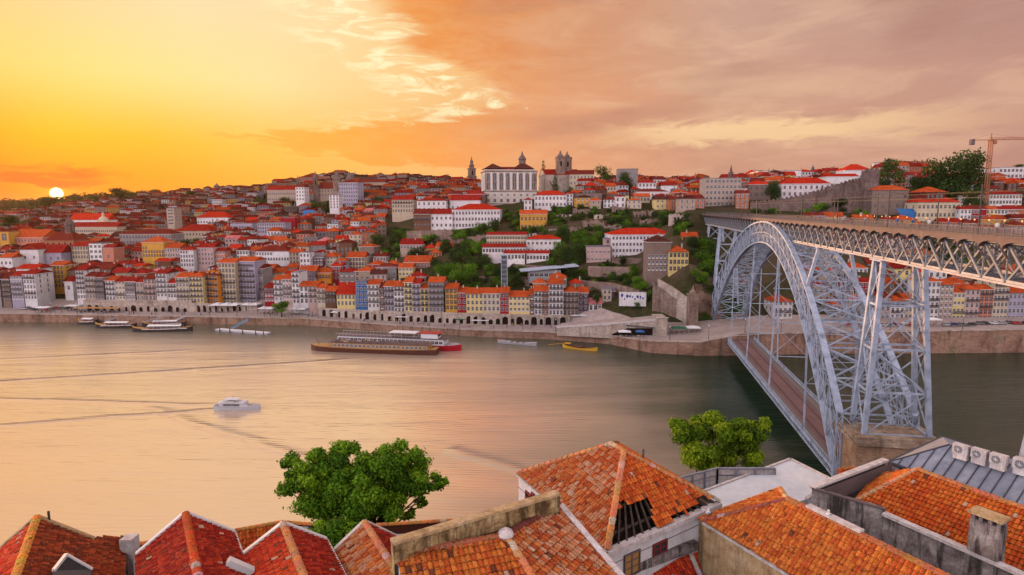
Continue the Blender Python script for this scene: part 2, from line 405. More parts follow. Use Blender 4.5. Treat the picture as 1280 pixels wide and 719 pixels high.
# ------------------------------------------------------------------ water
m, T, b = newmat('river_water', .34, .5)
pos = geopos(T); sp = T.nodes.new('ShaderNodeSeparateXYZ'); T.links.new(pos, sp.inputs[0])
sky_sheen = smooth(T, wm('ADD', sp.outputs[0], wm('MULTIPLY', wm('SUBTRACT', nnoise(T, mapv(T, pos, (.01,.03,1)), 1, 4), .5, T=T), 90, T=T), T=T), 85, -45)  # bright sky reflection painted into the water, fading out to the right
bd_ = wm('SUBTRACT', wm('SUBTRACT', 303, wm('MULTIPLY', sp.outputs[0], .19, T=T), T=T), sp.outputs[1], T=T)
sky_sheen = wm('MULTIPLY', sky_sheen, wm('MULTIPLY_ADD', smooth(T, bd_, 2, 62), .85, .15, T=T), T=T)  # painted sheen dimmed near the far bank, imitating the town's dark reflection
T.links.new(mixc(T, sky_sheen, (.011,.034,.018), (.86,.66,.50)), b.inputs['Base Color']); T.links.new(wm('MULTIPLY', sky_sheen, .57, T=T), b.inputs['Metallic'])
b.inputs['IOR'].default_value = 1.33
wv = T.nodes.new('ShaderNodeTexWave'); wv.wave_type = 'BANDS'; wv.bands_direction = 'Y'; wv.inputs['Scale'].default_value = .22
wv.inputs['Distortion'].default_value = 14; wv.inputs['Detail'].default_value = 3; wv.inputs['Detail Scale'].default_value = .35
T.links.new(mapv(T, pos, (.30,1,1), (0,0,R(14))), wv.inputs['Vector'])
nb = nnoise(T, mapv(T, pos, (.02,.11,1), (0,0,R(4))), 1, 5, .6, .3)
hgt = wm('ADD', wm('MULTIPLY', wv.outputs['Fac'], .055, T=T), wm('MULTIPLY', nb, .9, T=T), T=T)
def wake(ua, va, ub, vb_, wd, amp):
    global hgt
    a_, c_ = gnd(ua, va), gnd(ub, vb_); d_ = (c_-a_); L_ = d_.length; d_ = d_/L_; n_ = Vector((-d_.y, d_.x, 0))
    def dotc(v, off):
        q = T.nodes.new('ShaderNodeVectorMath'); q.operation = 'DOT_PRODUCT'; T.links.new(pos, q.inputs[0]); q.inputs[1].default_value = v
        return wm('SUBTRACT', q.outputs['Value'], off, T=T)
    wob = wm('MULTIPLY', wm('SUBTRACT', nb, .5, T=T), 6., T=T)
    x_ = wm('DIVIDE', wm('ADD', dotc(n_, a_.dot(n_)), wob, T=T), wd, T=T); g_ = wm('POWER', 2.718, wm('MULTIPLY', wm('MULTIPLY', x_, x_, T=T), -1., T=T), T=T)
    t_ = wm('DIVIDE', dotc(d_, a_.dot(d_)), L_, T=T); mk = wm('MULTIPLY', smooth(T, t_, -.02, .06), wm('SUBTRACT', 1, smooth(T, t_, .75, 1.), T=T), T=T)
    hgt = wm('ADD', hgt, wm('MULTIPLY', wm('MULTIPLY', g_, mk, T=T), amp, T=T), T=T)
wake(-60,481,470,447,1.3,1.1); wake(-60,452,260,437,1.2,.8); wake(272,511,-60,536,1.2,.9); wake(272,506,-60,498,1.2,.7); wake(180,508,470,600,2.2,.9); wake(560,560,760,620,2.5,.9)
bump(T, b, hgt, .6, 1.0)
rg = ramp(T, nnoise(T, mapv(T, pos, (.006,.03,1)), 1, 4, .5), [(.35, (.16,)*3), (.65, (.27,)*3)]); T.links.new(rg, b.inputs['Roughness'])
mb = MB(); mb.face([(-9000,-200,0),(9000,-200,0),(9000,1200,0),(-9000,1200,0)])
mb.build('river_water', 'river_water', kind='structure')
# ------------------------------------------------------------------ the steel arch bridge
m, T, b = newmat('bridge_steel', .55, .35)
n1 = nnoise(T, geopos(T), .5, 5, .6)
T.links.new(ramp(T, n1, [(.28, (.19,.22,.28)), (.45, (.36,.42,.54)), (.62, (.46,.53,.66)), (.8, (.54,.60,.70))]), b.inputs['Base Color'])
m, T, b = newmat('girder_steel', .6, .3)
n1 = nnoise(T, geopos(T), .4, 5, .6)
T.links.new(ramp(T, n1, [(.3, (.16,.165,.185)), (.7, (.31,.32,.35))]), b.inputs['Base Color'])
m, T, b = newmat('chord_paint', .55, .3)
n1 = nnoise(T, geopos(T), .6, 5, .6)
T.links.new(ramp(T, n1, [(.3, (.36,.34,.35)), (.7, (.56,.53,.54))]), b.inputs['Base Color'])
flat('fascia', (.15,.105,.105), .7, .3, var=.25, vscale=.5)
flat('deck_road', (.16,.115,.11), .85, .2, var=.2, vscale=.3)
flat('lower_road', (.20,.115,.11), .85, .2, var=.18, vscale=.25)
flat('lower_lane', (.12,.075,.075), .85, .2)
flat('dark_metal', (.03,.028,.03), .5, .4)
flat('rail_metal', (.13,.10,.105), .5, .4)
flat('kerb_stone', (.20,.165,.16), .8, .2)
BYA = R(-9.85); BX, BY = 90.3, 211.2
def b2w(p): 
    c, s = math.cos(BYA), math.sin(BYA)
    return Vector((BX + c*p[0]-s*p[1], BY + s*p[0]+c*p[1], p[2]))
bridge = empty('arch_bridge', (BX, BY, 0), BYA, 'pale blue steel double deck arch bridge crossing the river on the right', 'bridge')
AH = 89.2; Z0 = 8.1; CI, CE = 52.6, 59.6; FE = 14.0; NP = 26
def rx(y): return 3.9 + 3.3*(abs(y)/AH)**1.1
def zi(y): t = abs(y)/AH; return Z0 + (CI-Z0)*(1-t**2.0)
def ze(y): t = abs(y)/AH; return CE-(CE-(Z0+FE))*t**2.05
ys = [-AH + 2*AH*i/NP for i in range(NP+1)]
def rib(s):
    mb = MB(); N = NP*2; yy = [-AH+2*AH*i/N for i in range(N+1)]
    def box_chord(zf, w, h):
        for a, c in zip(yy, yy[1:]):
            mb.bar((s*rx(a), a, zf(a)), (s*rx(c), c, zf(c)), w, h)
    box_chord(ze, 1.35, .55); box_chord(zi, 1.25, .55)
    for off in (-.55, .55):
        for i, y in enumerate(ys):
            X = s*rx(y)+off
            mb.bar((X, y, zi(y)), (X, y, ze(y)), .20, .28)
            if i < NP:
                y2 = ys[i+1]; X2 = s*rx(y2)+off; ym = (y+y2)/2; Xm = (X+X2)/2
                mb.bar((X, y, zi(y)), (X2, y2, ze(y2)), .15, .24); mb.bar((X, y, ze(y)), (X2, y2, zi(y2)), .15, .24)
                if abs(ym) < 55:
                    mb.bar((Xm, ym, zi(ym)), (Xm, ym, ze(ym)), .12, .18)
                za, zc = (zi(y)+ze(y))/2, (zi(y2)+ze(y2))/2
                mb.bar((X, y, za), (X2, y2, zc), .14, .26)
    return mb
for s in (-1, 1):
    o = rib(s).build('arch_rib', 'bridge_steel', bridge)
mb = MB()
for zf in (ze, zi):
    for i, y in enumerate(ys):
        mb.bar((-rx(y), y, zf(y)), (rx(y), y, zf(y)), .34, .34)
        if i < NP:
            y2 = ys[i+1]
            mb.bar((-rx(y), y, zf(y)), (rx(y2), y2, zf(y2)), .24, .30); mb.bar((rx(y), y, zf(y)), (-rx(y2), y2, zf(y2)), .24, .30)
            ym = (y+y2)/2
            mb.bar((-rx(ym), ym, zf(ym)), (rx(ym), ym, zf(ym)), .10, .12)
mb.build('arch_cross_bracing', 'bridge_steel', bridge)
mb = MB()
for i, y in enumerate(ys[::2]):
    if ze(y)-zi(y) < 1: continue
    mb = MB(); mb.bar((-rx(y), y, zi(y)), (rx(y), y, ze(y)), .16, .2); mb.bar((rx(y), y, zi(y)), (-rx(y), y, ze(y)), .16, .2)
    mb.build('sway_bracing', 'bridge_steel', bridge)
# upper deck
Y0, Y1 = -215., 226.; ZD = 60.5; ZB = 54.8; PW = 5.4
deck = MB(); deck.box((-4.3, Y0, ZD-.55), (4.3, Y1, ZD-.1), 0)
deck.box((-2.7, Y0, ZD-.098), (2.7, Y1, ZD-.09), 1)
for sx in (-1, 1):
    deck.box((sx*3.2-1.0, Y0, ZD-.096), (sx*3.2+1.0, Y1, ZD+.04), 2)
for x in (-1.75, -.35, .35, 1.75): deck.box((x-.05, Y0, ZD-.085), (x+.05, Y1, ZD-.02), 3)
deck.build('upper_deck', ['fascia', 'deck_road', 'kerb_stone', 'dark_metal'], bridge)
for sx in (-1, 1):
    mb = MB(); X = sx*4.42
    mb.box((min(X, X-sx*.2), Y0, ZD-.35), (max(X, X-sx*.2), Y1, ZD+.10), 0)
    mb.box((min(X, X-sx*.45)-.05, Y0, ZD+.05), (max(X, X-sx*.45)+.05, Y1, ZD+.17), 0)
    # scalloped brackets below the edge
    y = Y0
    while y < 150:
        K = 7; pts = []
        for k in range(K+1):
            a = math.pi*k/K; pts.append((y + PW/2 - math.cos(a)*PW/2, ZD-1.35+math.sin(a)*.9))
        for (ya, za), (yb, zb) in zip(pts, pts[1:]):
            mb.face([(X-.0, ya, za), (X, yb, zb), (X, yb, ZD-.35), (X, ya, ZD-.35)] if sx < 0 else [(X, yb, zb), (X, ya, za), (X, ya, ZD-.35), (X, yb, ZD-.35)])
            mb.face([(X, ya, za), (X-sx*.9, ya, za), (X-sx*.9, yb, zb), (X, yb, zb)])
        mb.bar((X, y, ZD-1.4), (sx*3.6, y, ZD-2.6), .18, .22)
        y += PW
    mb.build('deck_fascia', ['fascia'], bridge)
    mb = MB(); X = sx*4.3
    for z in (ZD+1.28, ZD+.25): mb.box((X-.035, Y0, z-.03), (X+.035, Y1, z+.03))
    y = Y0; k = 0
    while y < 150:
        mb.box((X-.06, y-.05, ZD+.1), (X+.06, y+.05, ZD+1.34))
        if y < 20:
            for j in range(1, 9): mb.box((X-.014, y+j*.2-.014, ZD+.25), (X+.014, y+j*.2+.014, ZD+1.28))
        y += 1.8
    mb.build('railing', 'rail_metal', bridge)
    g = MB()
    X = sx*3.55
    g.box((X-.35, Y0, ZD-.75), (X+.35, Y1, ZD-.55), 0)
    g.box((X-.40, Y0, ZB-.28), (X+.40, Y1, ZB+.0), 1)
    g.box((X-.06, Y0, ZB+.0), (X+.06, Y1, ZB+.35), 1)
    y = Y0; i = 0
    while y < Y1-1:
        y2 = y+PW
        g.bar((X-.12, y, ZB+.1), (X-.12, y2, ZD-.7), .16, .34); g.bar((X+.12, y, ZD-.7), (X+.12, y2, ZB+.1), .16, .34)
        g.bar((X, y, ZB), (X, y, ZD-.7), .12, .2)
        y = y2
    g.build('deck_girder', ['girder_steel', 'chord_paint'], bridge)
mb = MB(); y = Y0
while y < Y1-1:
    for z in (ZB-.1,): mb.bar((-3.5, y, z), (3.5, y, z), .3, .3); mb.bar((-3.5, y, z), (3.5, y+PW, z), .14, .14); mb.bar((3.5, y, z), (-3.5, y+PW, z), .14, .14)
    mb.bar((-3.5, y, ZD-.8), (3.5, y, ZD-.8), .25, .4)
    mb.bar((-3.5, y, ZB), (3.5, y, ZD-.8), .12, .14); mb.bar((3.5, y, ZB), (-3.5, y, ZD-.8), .12, .14)
    y += PW
mb.build('girder_cross_frame', 'girder_steel', bridge)
# lower deck
ZL = 7.3; LW = 5.6; L0, L1 = -92., 92.
mb = MB(); mb.box((-LW, L0, ZL-.5), (LW, L1, ZL-.15), 0)
mb.box((-3.3, L0, ZL-.146), (3.3, L1, ZL-.13), 1)
mb.box((-2.2, L0, ZL-.128), (-1.5, L1, ZL-.12), 2); mb.box((1.5, L0, ZL-.128), (2.2, L1, ZL-.12), 2)
for sx in (-1, 1): mb.box((sx*4.45-1.05, L0, ZL-.14), (sx*4.45+1.05, L1, ZL+.02), 3)
mb.build('lower_deck', ['girder_steel', 'lower_road', 'lower_lane', 'kerb_stone'], bridge)
for sx in (-1, 1):
    mb = MB(); X = sx*LW
    mb.box((X-.12, L0, ZL-1.9), (X+.12, L1, ZL-1.6)); mb.box((X-.14, L0, ZL-.35), (X+.14, L1, ZL+.12))
    y = L0
    while y < L1-.1:
        mb.bar((X, y, ZL-1.75), (X, y+2, ZL-.2), .07, .16); mb.bar((X, y, ZL-.2), (X, y+2, ZL-1.75), .07, .16); mb.bar((X, y, ZL-1.8), (X, y, ZL-.2), .08, .12)
        y += 2
    mb.box((X-.05, L0, ZL+1.18), (X+.05, L1, ZL+1.28))
    y = L0
    while y < L1:
        mb.bar((X, y, ZL+.1), (X, y, ZL+1.2), .08, .08)
        mb.bar((X, y, ZL+.1), (X, min(L1, y+1), ZL+1.2), .03, .05); mb.bar((X, y, ZL+1.2), (X, min(L1, y+1), ZL+.1), .03, .05)
        y += 1
    mb.build('lower_deck_truss', 'bridge_steel', bridge)
# hangers from the arch down to the lower deck
def laced(mb, a, c, w, axis, bw=.16, n=None):
    a = Vector(a); c = Vector(c); ax = Vector(axis)*w/2
    mb.bar(a-ax, c-ax, bw, bw); mb.bar(a+ax, c+ax, bw, bw)
    n = n or max(2, int((c-a).length/(w*1.6)))
    for i in range(n):
        p, q = a.lerp(c, i/n), a.lerp(c, (i+1)/n); s = 1 if i % 2 else -1
        mb.bar(p+ax*s, q-ax*s, .06, .09)
for y in (48., 15., -21., -59.5):
    h = MB(); zt = zi(y)
    for sx in (-1, 1):
        for dyy in (-.0,):
            laced(h, (sx*rx(y)*.98, y, zt-.2), (sx*(LW-.1), y, ZL-.4), .95, (0,1,0), .22)
    k = int((zt-ZL)/9)
    for i in range(1, k):
        z1_, z2_ = ZL+ (zt-ZL)*i/k, ZL+(zt-ZL)*(i+1)/k
        X = LW-.1
        h.bar((-X, y, z1_), (X, y, z1_), .22, .22); h.bar((-X, y, z1_), (X, y, z2_), .11, .13); h.bar((X, y, z1_), (-X, y, z2_), .11, .13)
    h.build('hanger', 'bridge_steel', bridge)
# small columns from the arch up to the upper girder
for y in (-57., 57., -31., 31.):
    h = MB()
    for sx in (-1, 1):
        h.bar((sx*rx(y), y, ze(y)), (sx*3.55, y, ZB-.2), .75, .75); h.box((sx*3.55-.7, y-.7, ZB-.55), (sx*3.55+.7, y+.7, ZB-.25))
    if True:
        h.bar((-rx(y), y, ze(y)+.4), (3.55, y, ZB-.5), .16, .16); h.bar((rx(y), y, ze(y)+.4), (-3.55, y, ZB-.5), .16, .16)
    h.build('arch_column', 'bridge_steel', bridge)
# braced towers
def tower(yc, zf, xf, yf, xt=3.55, yt=1.7, yo=0., lev=None, xo=0.):
    h = MB(); zt = ZB-.35
    P = {(sx, sy): (Vector((xo+sx*xf, yc+yo+sy*yf, zf)), Vector((sx*xt, yc+sy*yt, zt))) for sx in (-1, 1) for sy in (-1, 1)}
    for (f, t) in P.values(): h.bar(f, t, .85, .85)
    n = lev or max(2, round((zt-zf)/8.5))
    for i in range(n):
        a, c = i/n, (i+1)/n
        for p, q in (((-1,-1),(1,-1)),((1,-1),(1,1)),((1,1),(-1,1)),((-1,1),(-1,-1))):
            p0, p1 = P[p][0].lerp(P[p][1], a), P[p][0].lerp(P[p][1], c); q0, q1 = P[q][0].lerp(P[q][1], a), P[q][0].lerp(P[q][1], c)
            h.bar(p0, q1, .20, .24); h.bar(q0, p1, .20, .24); h.bar(p0, q0, .36, .40)
    h.box((-xt-.8, yc-yt-.8, zt-.2), (xt+.8, yc+yt+.8, zt+.08), 0)
    h.build('bridge_tower', 'bridge_steel', bridge)
tower(-94., 19.8, 5.9, 3.2, yo=2.6, xo=1.5, yt=1.9, lev=4)
tower(101., 13, 6.0, 3.4, lev=5)
tower(141., 40, 4.6, 2.6, lev=2)
tower(-147., 17, 7.0, 4.0, lev=4)
# catenary masts with arms
for i, y in enumerate((-185., -156., -127.9, -98., -70.7, -42., -14., 15., 44., 75., 110., 150.)):
    for sx in (-1, 1):
        h = MB(); X = sx*4.15
        h.tube((X, y, ZD), (X, y, ZD+7.1), .13, .09, 8); h.tube((X, y, ZD), (X, y, ZD+1.0), .22, .16, 8)
        h.bar((X, y, ZD+6.1), (X-sx*2.4, y, ZD+6.3), .06, .06); h.bar((X, y, ZD+6.8), (X-sx*2.4, y, ZD+6.3), .035, .035)
        h.build('catenary_mast', 'dark_metal', bridge)
mb = MB()
for x in (-1.75, 1.75):
    for z in (ZD+6.2, ZD+5.4): mb.bar((x, -190, z), (x, 190, z), .035, .035)
mb.build('overhead_wire', 'dark_metal', bridge)
# masonry piers
def masonry(name, lo, hi, rz, label, cap=.9, mat=('old_pier', 'pier_cap')):
    o = empty(name, (0,0,0), 0, label, 'stone pier')
    return o
stone_mat('old_pier', (.22,.13,.08), (.38,.235,.15), (.52,.36,.25), 1.3, .15)
stone_mat('pier_cap', (.24,.17,.12), (.42,.31,.23), (.58,.46,.35), 1.5)
def pier_block(x0, x1, y0, y1, z0, z1, label, name='masonry_pier'):
    o = empty(name, b2w((0, 0, 0)), BYA, label, 'stone pier')
    a = MB(); a.box((x0, y0, z0), (x1, y1, z1-1.6)); a.build('pier_body', 'old_pier', o)
    a = MB(); a.box((x0-.45, y0-.45, z1-1.6), (x1+.45, y1+.45, z1-1.0)); a.box((x0-.1, y0-.1, z1-1.0), (x1+.1, y1+.1, z1)); a.build('pier_cap', 'pier_cap', o)
    rs = random.Random(3); a = MB()
    for k in range(26):
        x = rs.uniform(x0, x0+3.5); y = rs.uniform(y1-6, y1); w = rs.uniform(.25, .8)
        a.box((x, y, z1-.05), (x+w, y+w*.8, z1+rs.uniform(.15, .7)))
    a.build('loose_stone', 'pier_cap', o)
    return o
pier_block(-6.4, 8.6, -96.8, -87.5, -4, 19.8, 'weathered stone pier carrying the south foot of the steel arch')
pier_block(-8.6, 9.2, 91, 99, -4, 12.5, 'stone pier under the north foot of the steel arch')
pier_block(-8.6, 9.2, -153, -141, -4, 17, 'stone pier under the braced tower at the right edge')
# north portal tower of the upper deck
o = empty('stone_pylon', b2w((0, 0, 0)), BYA, 'slim stone pylon where the upper deck reaches the far hill', 'pylon')
for sx in (-1, 1):
    a = MB(); a.box((sx*5.4-1.2, 224, 30), (sx*5.4+1.2, 228, 63.0)); a.box((sx*5.4-1.5, 223.7, 63.0), (sx*5.4+1.5, 228.3, 63.8)); a.build('pylon_shaft', 'old_stone', o)
# rail lamps
lampm = flat('rail_lamp_glass', (1,.5,.2), .4, .3, emit=(1.0, .30, .07, 1.3))
proto = None
for i in range(34):
    y = -196+i*4.1
    t = empty('rail_lamp', b2w((4.3, y, ZD+1.3)), BYA, 'small glowing orange lamp on the far railing of the upper deck', 'lamp', 'orange lamps along the upper deck railing')
    if i == 0:
        a = MB(); a.tube((0,0,0), (0,0,.5), .04, .03, 6); ps = a.mesh('post', 'dark_metal')
        a = MB(); a.lathe((0,0,.48), [(.02,0),(.11,.06),(.12,.14),(.07,.24),(.02,.27)], 8); gl = a.mesh('globe', 'rail_lamp_glass')
    link('lamp_post', ps, t); link('globe', gl, t)
# ------------------------------------------------------------------ town materials
def objcol(T):
    return T.nodes.new('ShaderNodeObjectInfo').outputs['Color']
def attr(T, n='tint'):
    a = T.nodes.new('ShaderNodeAttribute'); a.attribute_name = n; return a.outputs['Color']
def wall_mat(name, colf):
    m, T, b = newmat(name, .9, .02); pos = geopos(T); c = colf(T)
    n1 = nnoise(T, pos, .35, 6, .65); n2 = nnoise(T, mapv(T, pos, (.9,.9,.12)), 1, 5, .6)
    k = ramp(T, n1, [(.25, (.78,.75,.73)), (.6, (1,1,1))]); c2 = mixc(T, 1.0, c, k, 'MULTIPLY')
    c2 = mixc(T, wm('MULTIPLY', smooth(T, n2, .54, .78), .42, T=T), c2, (.16,.12,.11))
    T.links.new(c2, b.inputs['Base Color'])
def roof_mat(name, colf):
    m, T, b = newmat(name, .9, .0); pos = geopos(T); c = colf(T)
    n1 = nnoise(T, pos, .45, 6, .7); n2 = nnoise(T, pos, 2.2, 4, .7)
    k = ramp(T, n1, [(.28, (.50,.42,.40)), (.5, (1,1,1)), (.72, (1.2,1.25,1.2))]); c2 = mixc(T, 1.0, c, k, 'MULTIPLY')
    c2 = mixc(T, wm('MULTIPLY', smooth(T, n2, .55, .75), .6, T=T), c2, (.12,.05,.035))
    T.links.new(c2, b.inputs['Base Color']); bump(T, b, n2, .5, .3)
wall_mat('plaster', objcol); wall_mat('plaster_tint', attr); roof_mat('clay_roof', objcol); roof_mat('clay_roof_tint', attr)
flat('window_glass', (.03,.03,.04), .15, .5); flat('window_frame', (.62,.58,.58), .7, .2); flat('granite_frame', (.17,.135,.125), .9, .1)
flat('ironwork', (.05,.04,.045), .6, .3); flat('void_dark', (.018,.012,.012), .9, .05); flat('white_paint', (.74,.70,.70), .6, .3)
flat('slate', (.10,.10,.115), .7, .3, var=.2, vscale=.3)
wm_g = flat('lit_window', (.8,.6,.3), .5, .3, emit=(1,.6,.25,.9))
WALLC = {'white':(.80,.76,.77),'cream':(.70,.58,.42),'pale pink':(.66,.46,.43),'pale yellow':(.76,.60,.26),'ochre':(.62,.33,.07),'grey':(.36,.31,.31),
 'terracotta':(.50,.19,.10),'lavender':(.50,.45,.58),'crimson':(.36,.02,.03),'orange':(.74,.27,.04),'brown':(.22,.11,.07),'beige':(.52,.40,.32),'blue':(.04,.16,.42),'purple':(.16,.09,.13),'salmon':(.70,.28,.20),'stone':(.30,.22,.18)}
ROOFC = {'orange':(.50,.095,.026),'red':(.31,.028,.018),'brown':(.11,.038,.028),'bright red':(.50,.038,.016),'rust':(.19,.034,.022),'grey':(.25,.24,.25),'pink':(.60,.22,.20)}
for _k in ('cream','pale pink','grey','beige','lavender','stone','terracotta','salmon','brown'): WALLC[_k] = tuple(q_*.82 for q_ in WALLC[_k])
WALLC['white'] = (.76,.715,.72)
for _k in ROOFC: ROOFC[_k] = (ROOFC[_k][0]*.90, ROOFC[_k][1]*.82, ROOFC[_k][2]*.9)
def jit(c, a, rs): k = 1+rs.uniform(-a, a); return tuple(max(0, min(1, x*k*(1+rs.uniform(-a*.3, a*.3)))) for x in c)
_wc = {}
def win_mesh(w, h, style):
    key = (round(w, 1), round(h, 1), style)
    if key in _wc: return _wc[key]
    w, h = key[0], key[1]; a = MB(); f = .13
    fm = {'w':'window_frame','g':'granite_frame'}.get(style, 'window_frame')
    if style == 'lit': fm = 'window_frame'
    a.box((-w/2-f, -.07, -f), (-w/2, .02, h+f)); a.box((w/2, -.07, -f), (w/2+f, .02, h+f)); a.box((-w/2, -.07, h), (w/2, .02, h+f)); a.box((-w/2, -.09, -f), (w/2, .02, 0))
    a.box((-w/2, -.03, 0), (w/2, .02, h), 1)
    a.box((-.04, -.055, 0), (.04, -.03, h), 2); a.box((-w/2, -.055, h*.6-.04), (w/2, -.03, h*.6+.04), 2)
    if style == 'b':     # tall french window: pale lower panels
        a.box((-w/2, -.06, 0), (w/2, -.03, h*.3), 2)
    me = a.mesh('window', [fm, 'lit_window' if style == 'lit' else 'window_glass', 'window_frame']); _wc[key] = me; return me
_bc = {}
def balc_mesh(w):
    w = round(w*2)/2
    if w in _bc: return _bc[w]
    a = MB(); a.box((-w/2, -.65, -.26), (w/2, -.0, -.02), 0)
    a.box((-w/2, -.68, .84), (w/2, -.58, .98), 1); a.box((-w/2, -.66, .40), (w/2, -.62, .47), 1); n = max(3, int(w/.2))
    for i in range(n+1):
        x = -w/2+w*i/n; a.box((x-.03, -.65, -.02), (x+.03, -.61, .88), 1)
    for x in (-w/2, w/2-.05): a.box((x, -.65, -.02), (x+.05, -.0, .05), 1); a.box((x, -.65, .88), (x+.05, 0, .95), 1)
    me = a.mesh('balcony', ['granite_frame', 'ironwork']); _bc[w] = me; return me
def roof_mb(w, d, z, kind, rise, ov=.45, th=.22):
    a = MB(); x0, x1, y0, y1 = -w/2-ov, w/2+ov, -ov, d+ov
    if kind == 'flat':
        a.box((-w/2-.15, -.15, z), (w/2+.15, d+.15, z+.35)); return a
    if kind == 'hip':
        if w >= d: i = (y1-y0)/2*.95; A_, B_ = (x0+i, (y0+y1)/2, z+rise), (x1-i, (y0+y1)/2, z+rise)
        else: i = (x1-x0)/2*.95; A_, B_ = ((x0+x1)/2, y0+i, z+rise), ((x0+x1)/2, y1-i, z+rise)
        c = [(x0,y0,z),(x1,y0,z),(x1,y1,z),(x0,y1,z)]
        if w >= d: a.face([c[0],c[1],B_,A_]); a.face([c[1],c[2],B_]); a.face([c[2],c[3],A_,B_]); a.face([c[3],c[0],A_])
        else: a.face([c[0],c[1],A_]); a.face([c[1],c[2],B_,A_]); a.face([c[2],c[3],B_]); a.face([c[3],c[0],A_,B_])
    elif kind == 'gable':
        r = (y0+y1)/2; a.face([(x0,y0,z),(x1,y0,z),(x1,r,z+rise),(x0,r,z+rise)]); a.face([(x1,y1,z),(x0,y1,z),(x0,r,z+rise),(x1,r,z+rise)])
        for x in (x0+ov, x1-ov): a.face([(x,0,z),(x,d,z),(x,r,z+rise-.15)], 1)
    elif kind == 'gablef':
        a.face([(x0,y0,z),(0,y0,z+rise),(0,y1,z+rise),(x0,y1,z)]); a.face([(0,y0,z+rise),(x1,y0,z),(x1,y1,z),(0,y1,z+rise)])
        for y in (.0, d): a.face([(-w/2,y,z),(w/2,y,z),(0,y,z+rise-.1)], 1)
    elif kind == 'shed':
        a.face([(x0,y0,z),(x1,y0,z),(x1,y1,z+rise),(x0,y1,z+rise)]); a.face([(x0,y1,z),(x0,y1,z+rise),(x1,y1,z+rise),(x1,y1,z)], 1)
    a.box((x0, y0, z-th), (x1, y1, z+.0), 2)
    return a
def P2(p):
    d = p-EYE; z = d.dot(FW); return 640+FPX*d.dot(RT)/z, 359.5-FPX*d.dot(UP)/z
THINGS = []      # (object, base label, u, v)
FOOT = []        # footprints of everything placed, for the filler
def register(o, label, cat, group=None):
    o['category'] = cat; o['label'] = label
    if group: o['group'] = group
    THINGS.append(o)
def house(u0, u1, vb, ve, wall='white', roof='orange', kind='hip', Y=None, d=None, rz=None, rise=None, cols=None, rows=None, wstyle=None, balc=0, down=5.,
          label=None, cat='house', group=None, chim=1, dorm=0, skip_rows=0, ww=1.05, wh=1.9, name='house', seed=None, wallmat='plaster', plinth=None, side=True, maxw=40, band=None, gap=0.):
    uc = (u0+u1)/2; rs = random.Random(seed if seed is not None else int(u0*131+vb*17+ve))
    p = hit(uc, vb) if Y is None else pix(uc, vb, Y)
    k = (p-EYE).dot(FW)/FPX
    w = (u1-u0)*k - gap; h = (vb-ve)*k*1.01
    if d is None: d = max(7, min(14, w*1.1))
    if rz is None: rz = R(-4 + rs.uniform(-3, 3))
    wc = jit(WALLC[wall], .07, rs); rc = jit(ROOFC[roof], .12, rs)
    root = empty(name, p, rz); FOOT.append((p.x, p.y, w, d))
    a = MB(); a.box((-w/2, 0, -down), (w/2, d, h)); a.build('wall', wallmat, root, color=wc)
    if rise is None: rise = .26*min(w, d)+.3
    if plinth: a = MB(); a.box((-w/2-.06, -.06, -down), (w/2+.06, d+.06, plinth)); a.build('plinth', 'old_stone', root)
    a = roof_mb(w, d, h, kind, rise); gm = wallmat if kind != 'flat' else 'clay_roof'
    me = a.mesh('roof', ['clay_roof', 'clay_gable' if 0 else 'clay_roof', 'white_paint' if rs.random() < .5 else 'granite_frame'])
    r_ = link('roof', me, root, color=rc)
    if band:
        a = MB(); a.box((-w/2-.05, -.1, h*band-.2), (w/2+.05, 0.02, h*band+.2)); a.build('cornice', 'granite_frame', root)
    if cols is None: cols = max(1, round(w/2.1))
    if rows is None: rows = max(1, round(h/3.2))
    st = wstyle or rs.choice('wwgb')
    fh = h/rows; wh_ = min(wh, fh*.62); n = 0
    for r in range(skip_rows, rows):
        for c in range(cols):
            if n >= maxw: break
            x = -w/2 + w*(c+.5)/cols; z = fh*r+fh*.24
            sty = 'lit' if (st != 'n' and rs.random() < .0) else st
            link('window', win_mesh(min(ww, w/cols*.62), wh_, sty), root, (x, 0, z)); n += 1
        if balc and r >= 1 and (balc == 1 or rs.random() < balc):
            link('balcony', balc_mesh(w*.92), root, (0, 0, fh*r+fh*.2))
    if side and rows > 1 and w > 5 and n < maxw:
        sx = 1 if p.x < 0 else -1
        for r in range(1, rows):
            for c in range(min(2, max(1, int(d/5)))):
                link('window', win_mesh(min(.9, ww), wh_, st), root, (sx*w/2, d*(c+.5)/2.0*.8+.8, fh*r+fh*.24), R(90)*sx)
    for i in range(chim):
        if kind == 'flat' and rs.random() < .5: continue
        a = MB(); cx = rs.uniform(-.3, .3)*w; cy = d*rs.uniform(.35, .7); a.box((cx-.35, cy-.3, h+rise*.35), (cx+.35, cy+.3, h+rise+.9)); a.box((cx-.45, cy-.4, h+rise+.9), (cx+.45, cy+.4, h+rise+1.05))
        a.build('chimney', 'plaster', r_, color=jit((.5,.36,.3), .2, rs))
    for i in range(dorm):
        x = w*(i+.5)/dorm-w/2; a = MB(); a.box((x-.9, d*.12, h+.1), (x+.9, d*.45, h+1.7)); a.face([(x-1.1,d*.08,h+1.7),(x,d*.08,h+2.4),(x,d*.5,h+2.4),(x-1.1,d*.5,h+1.7)], 1); a.face([(x,d*.08,h+2.4),(x+1.1,d*.08,h+1.7),(x+1.1,d*.5,h+1.7),(x,d*.5,h+2.4)], 1)
        a.face([(x-.9,d*.12,h+1.7),(x+.9,d*.12,h+1.7),(x,d*.12,h+2.3)]); 
        q = a.build('dormer', ['plaster', 'clay_roof'], r_, color=wc); link('window', win_mesh(.7, .9, 'w'), q, (x, d*.12, h+.5))
    if label: register(root, label, cat, group)
    return root, w, d, h
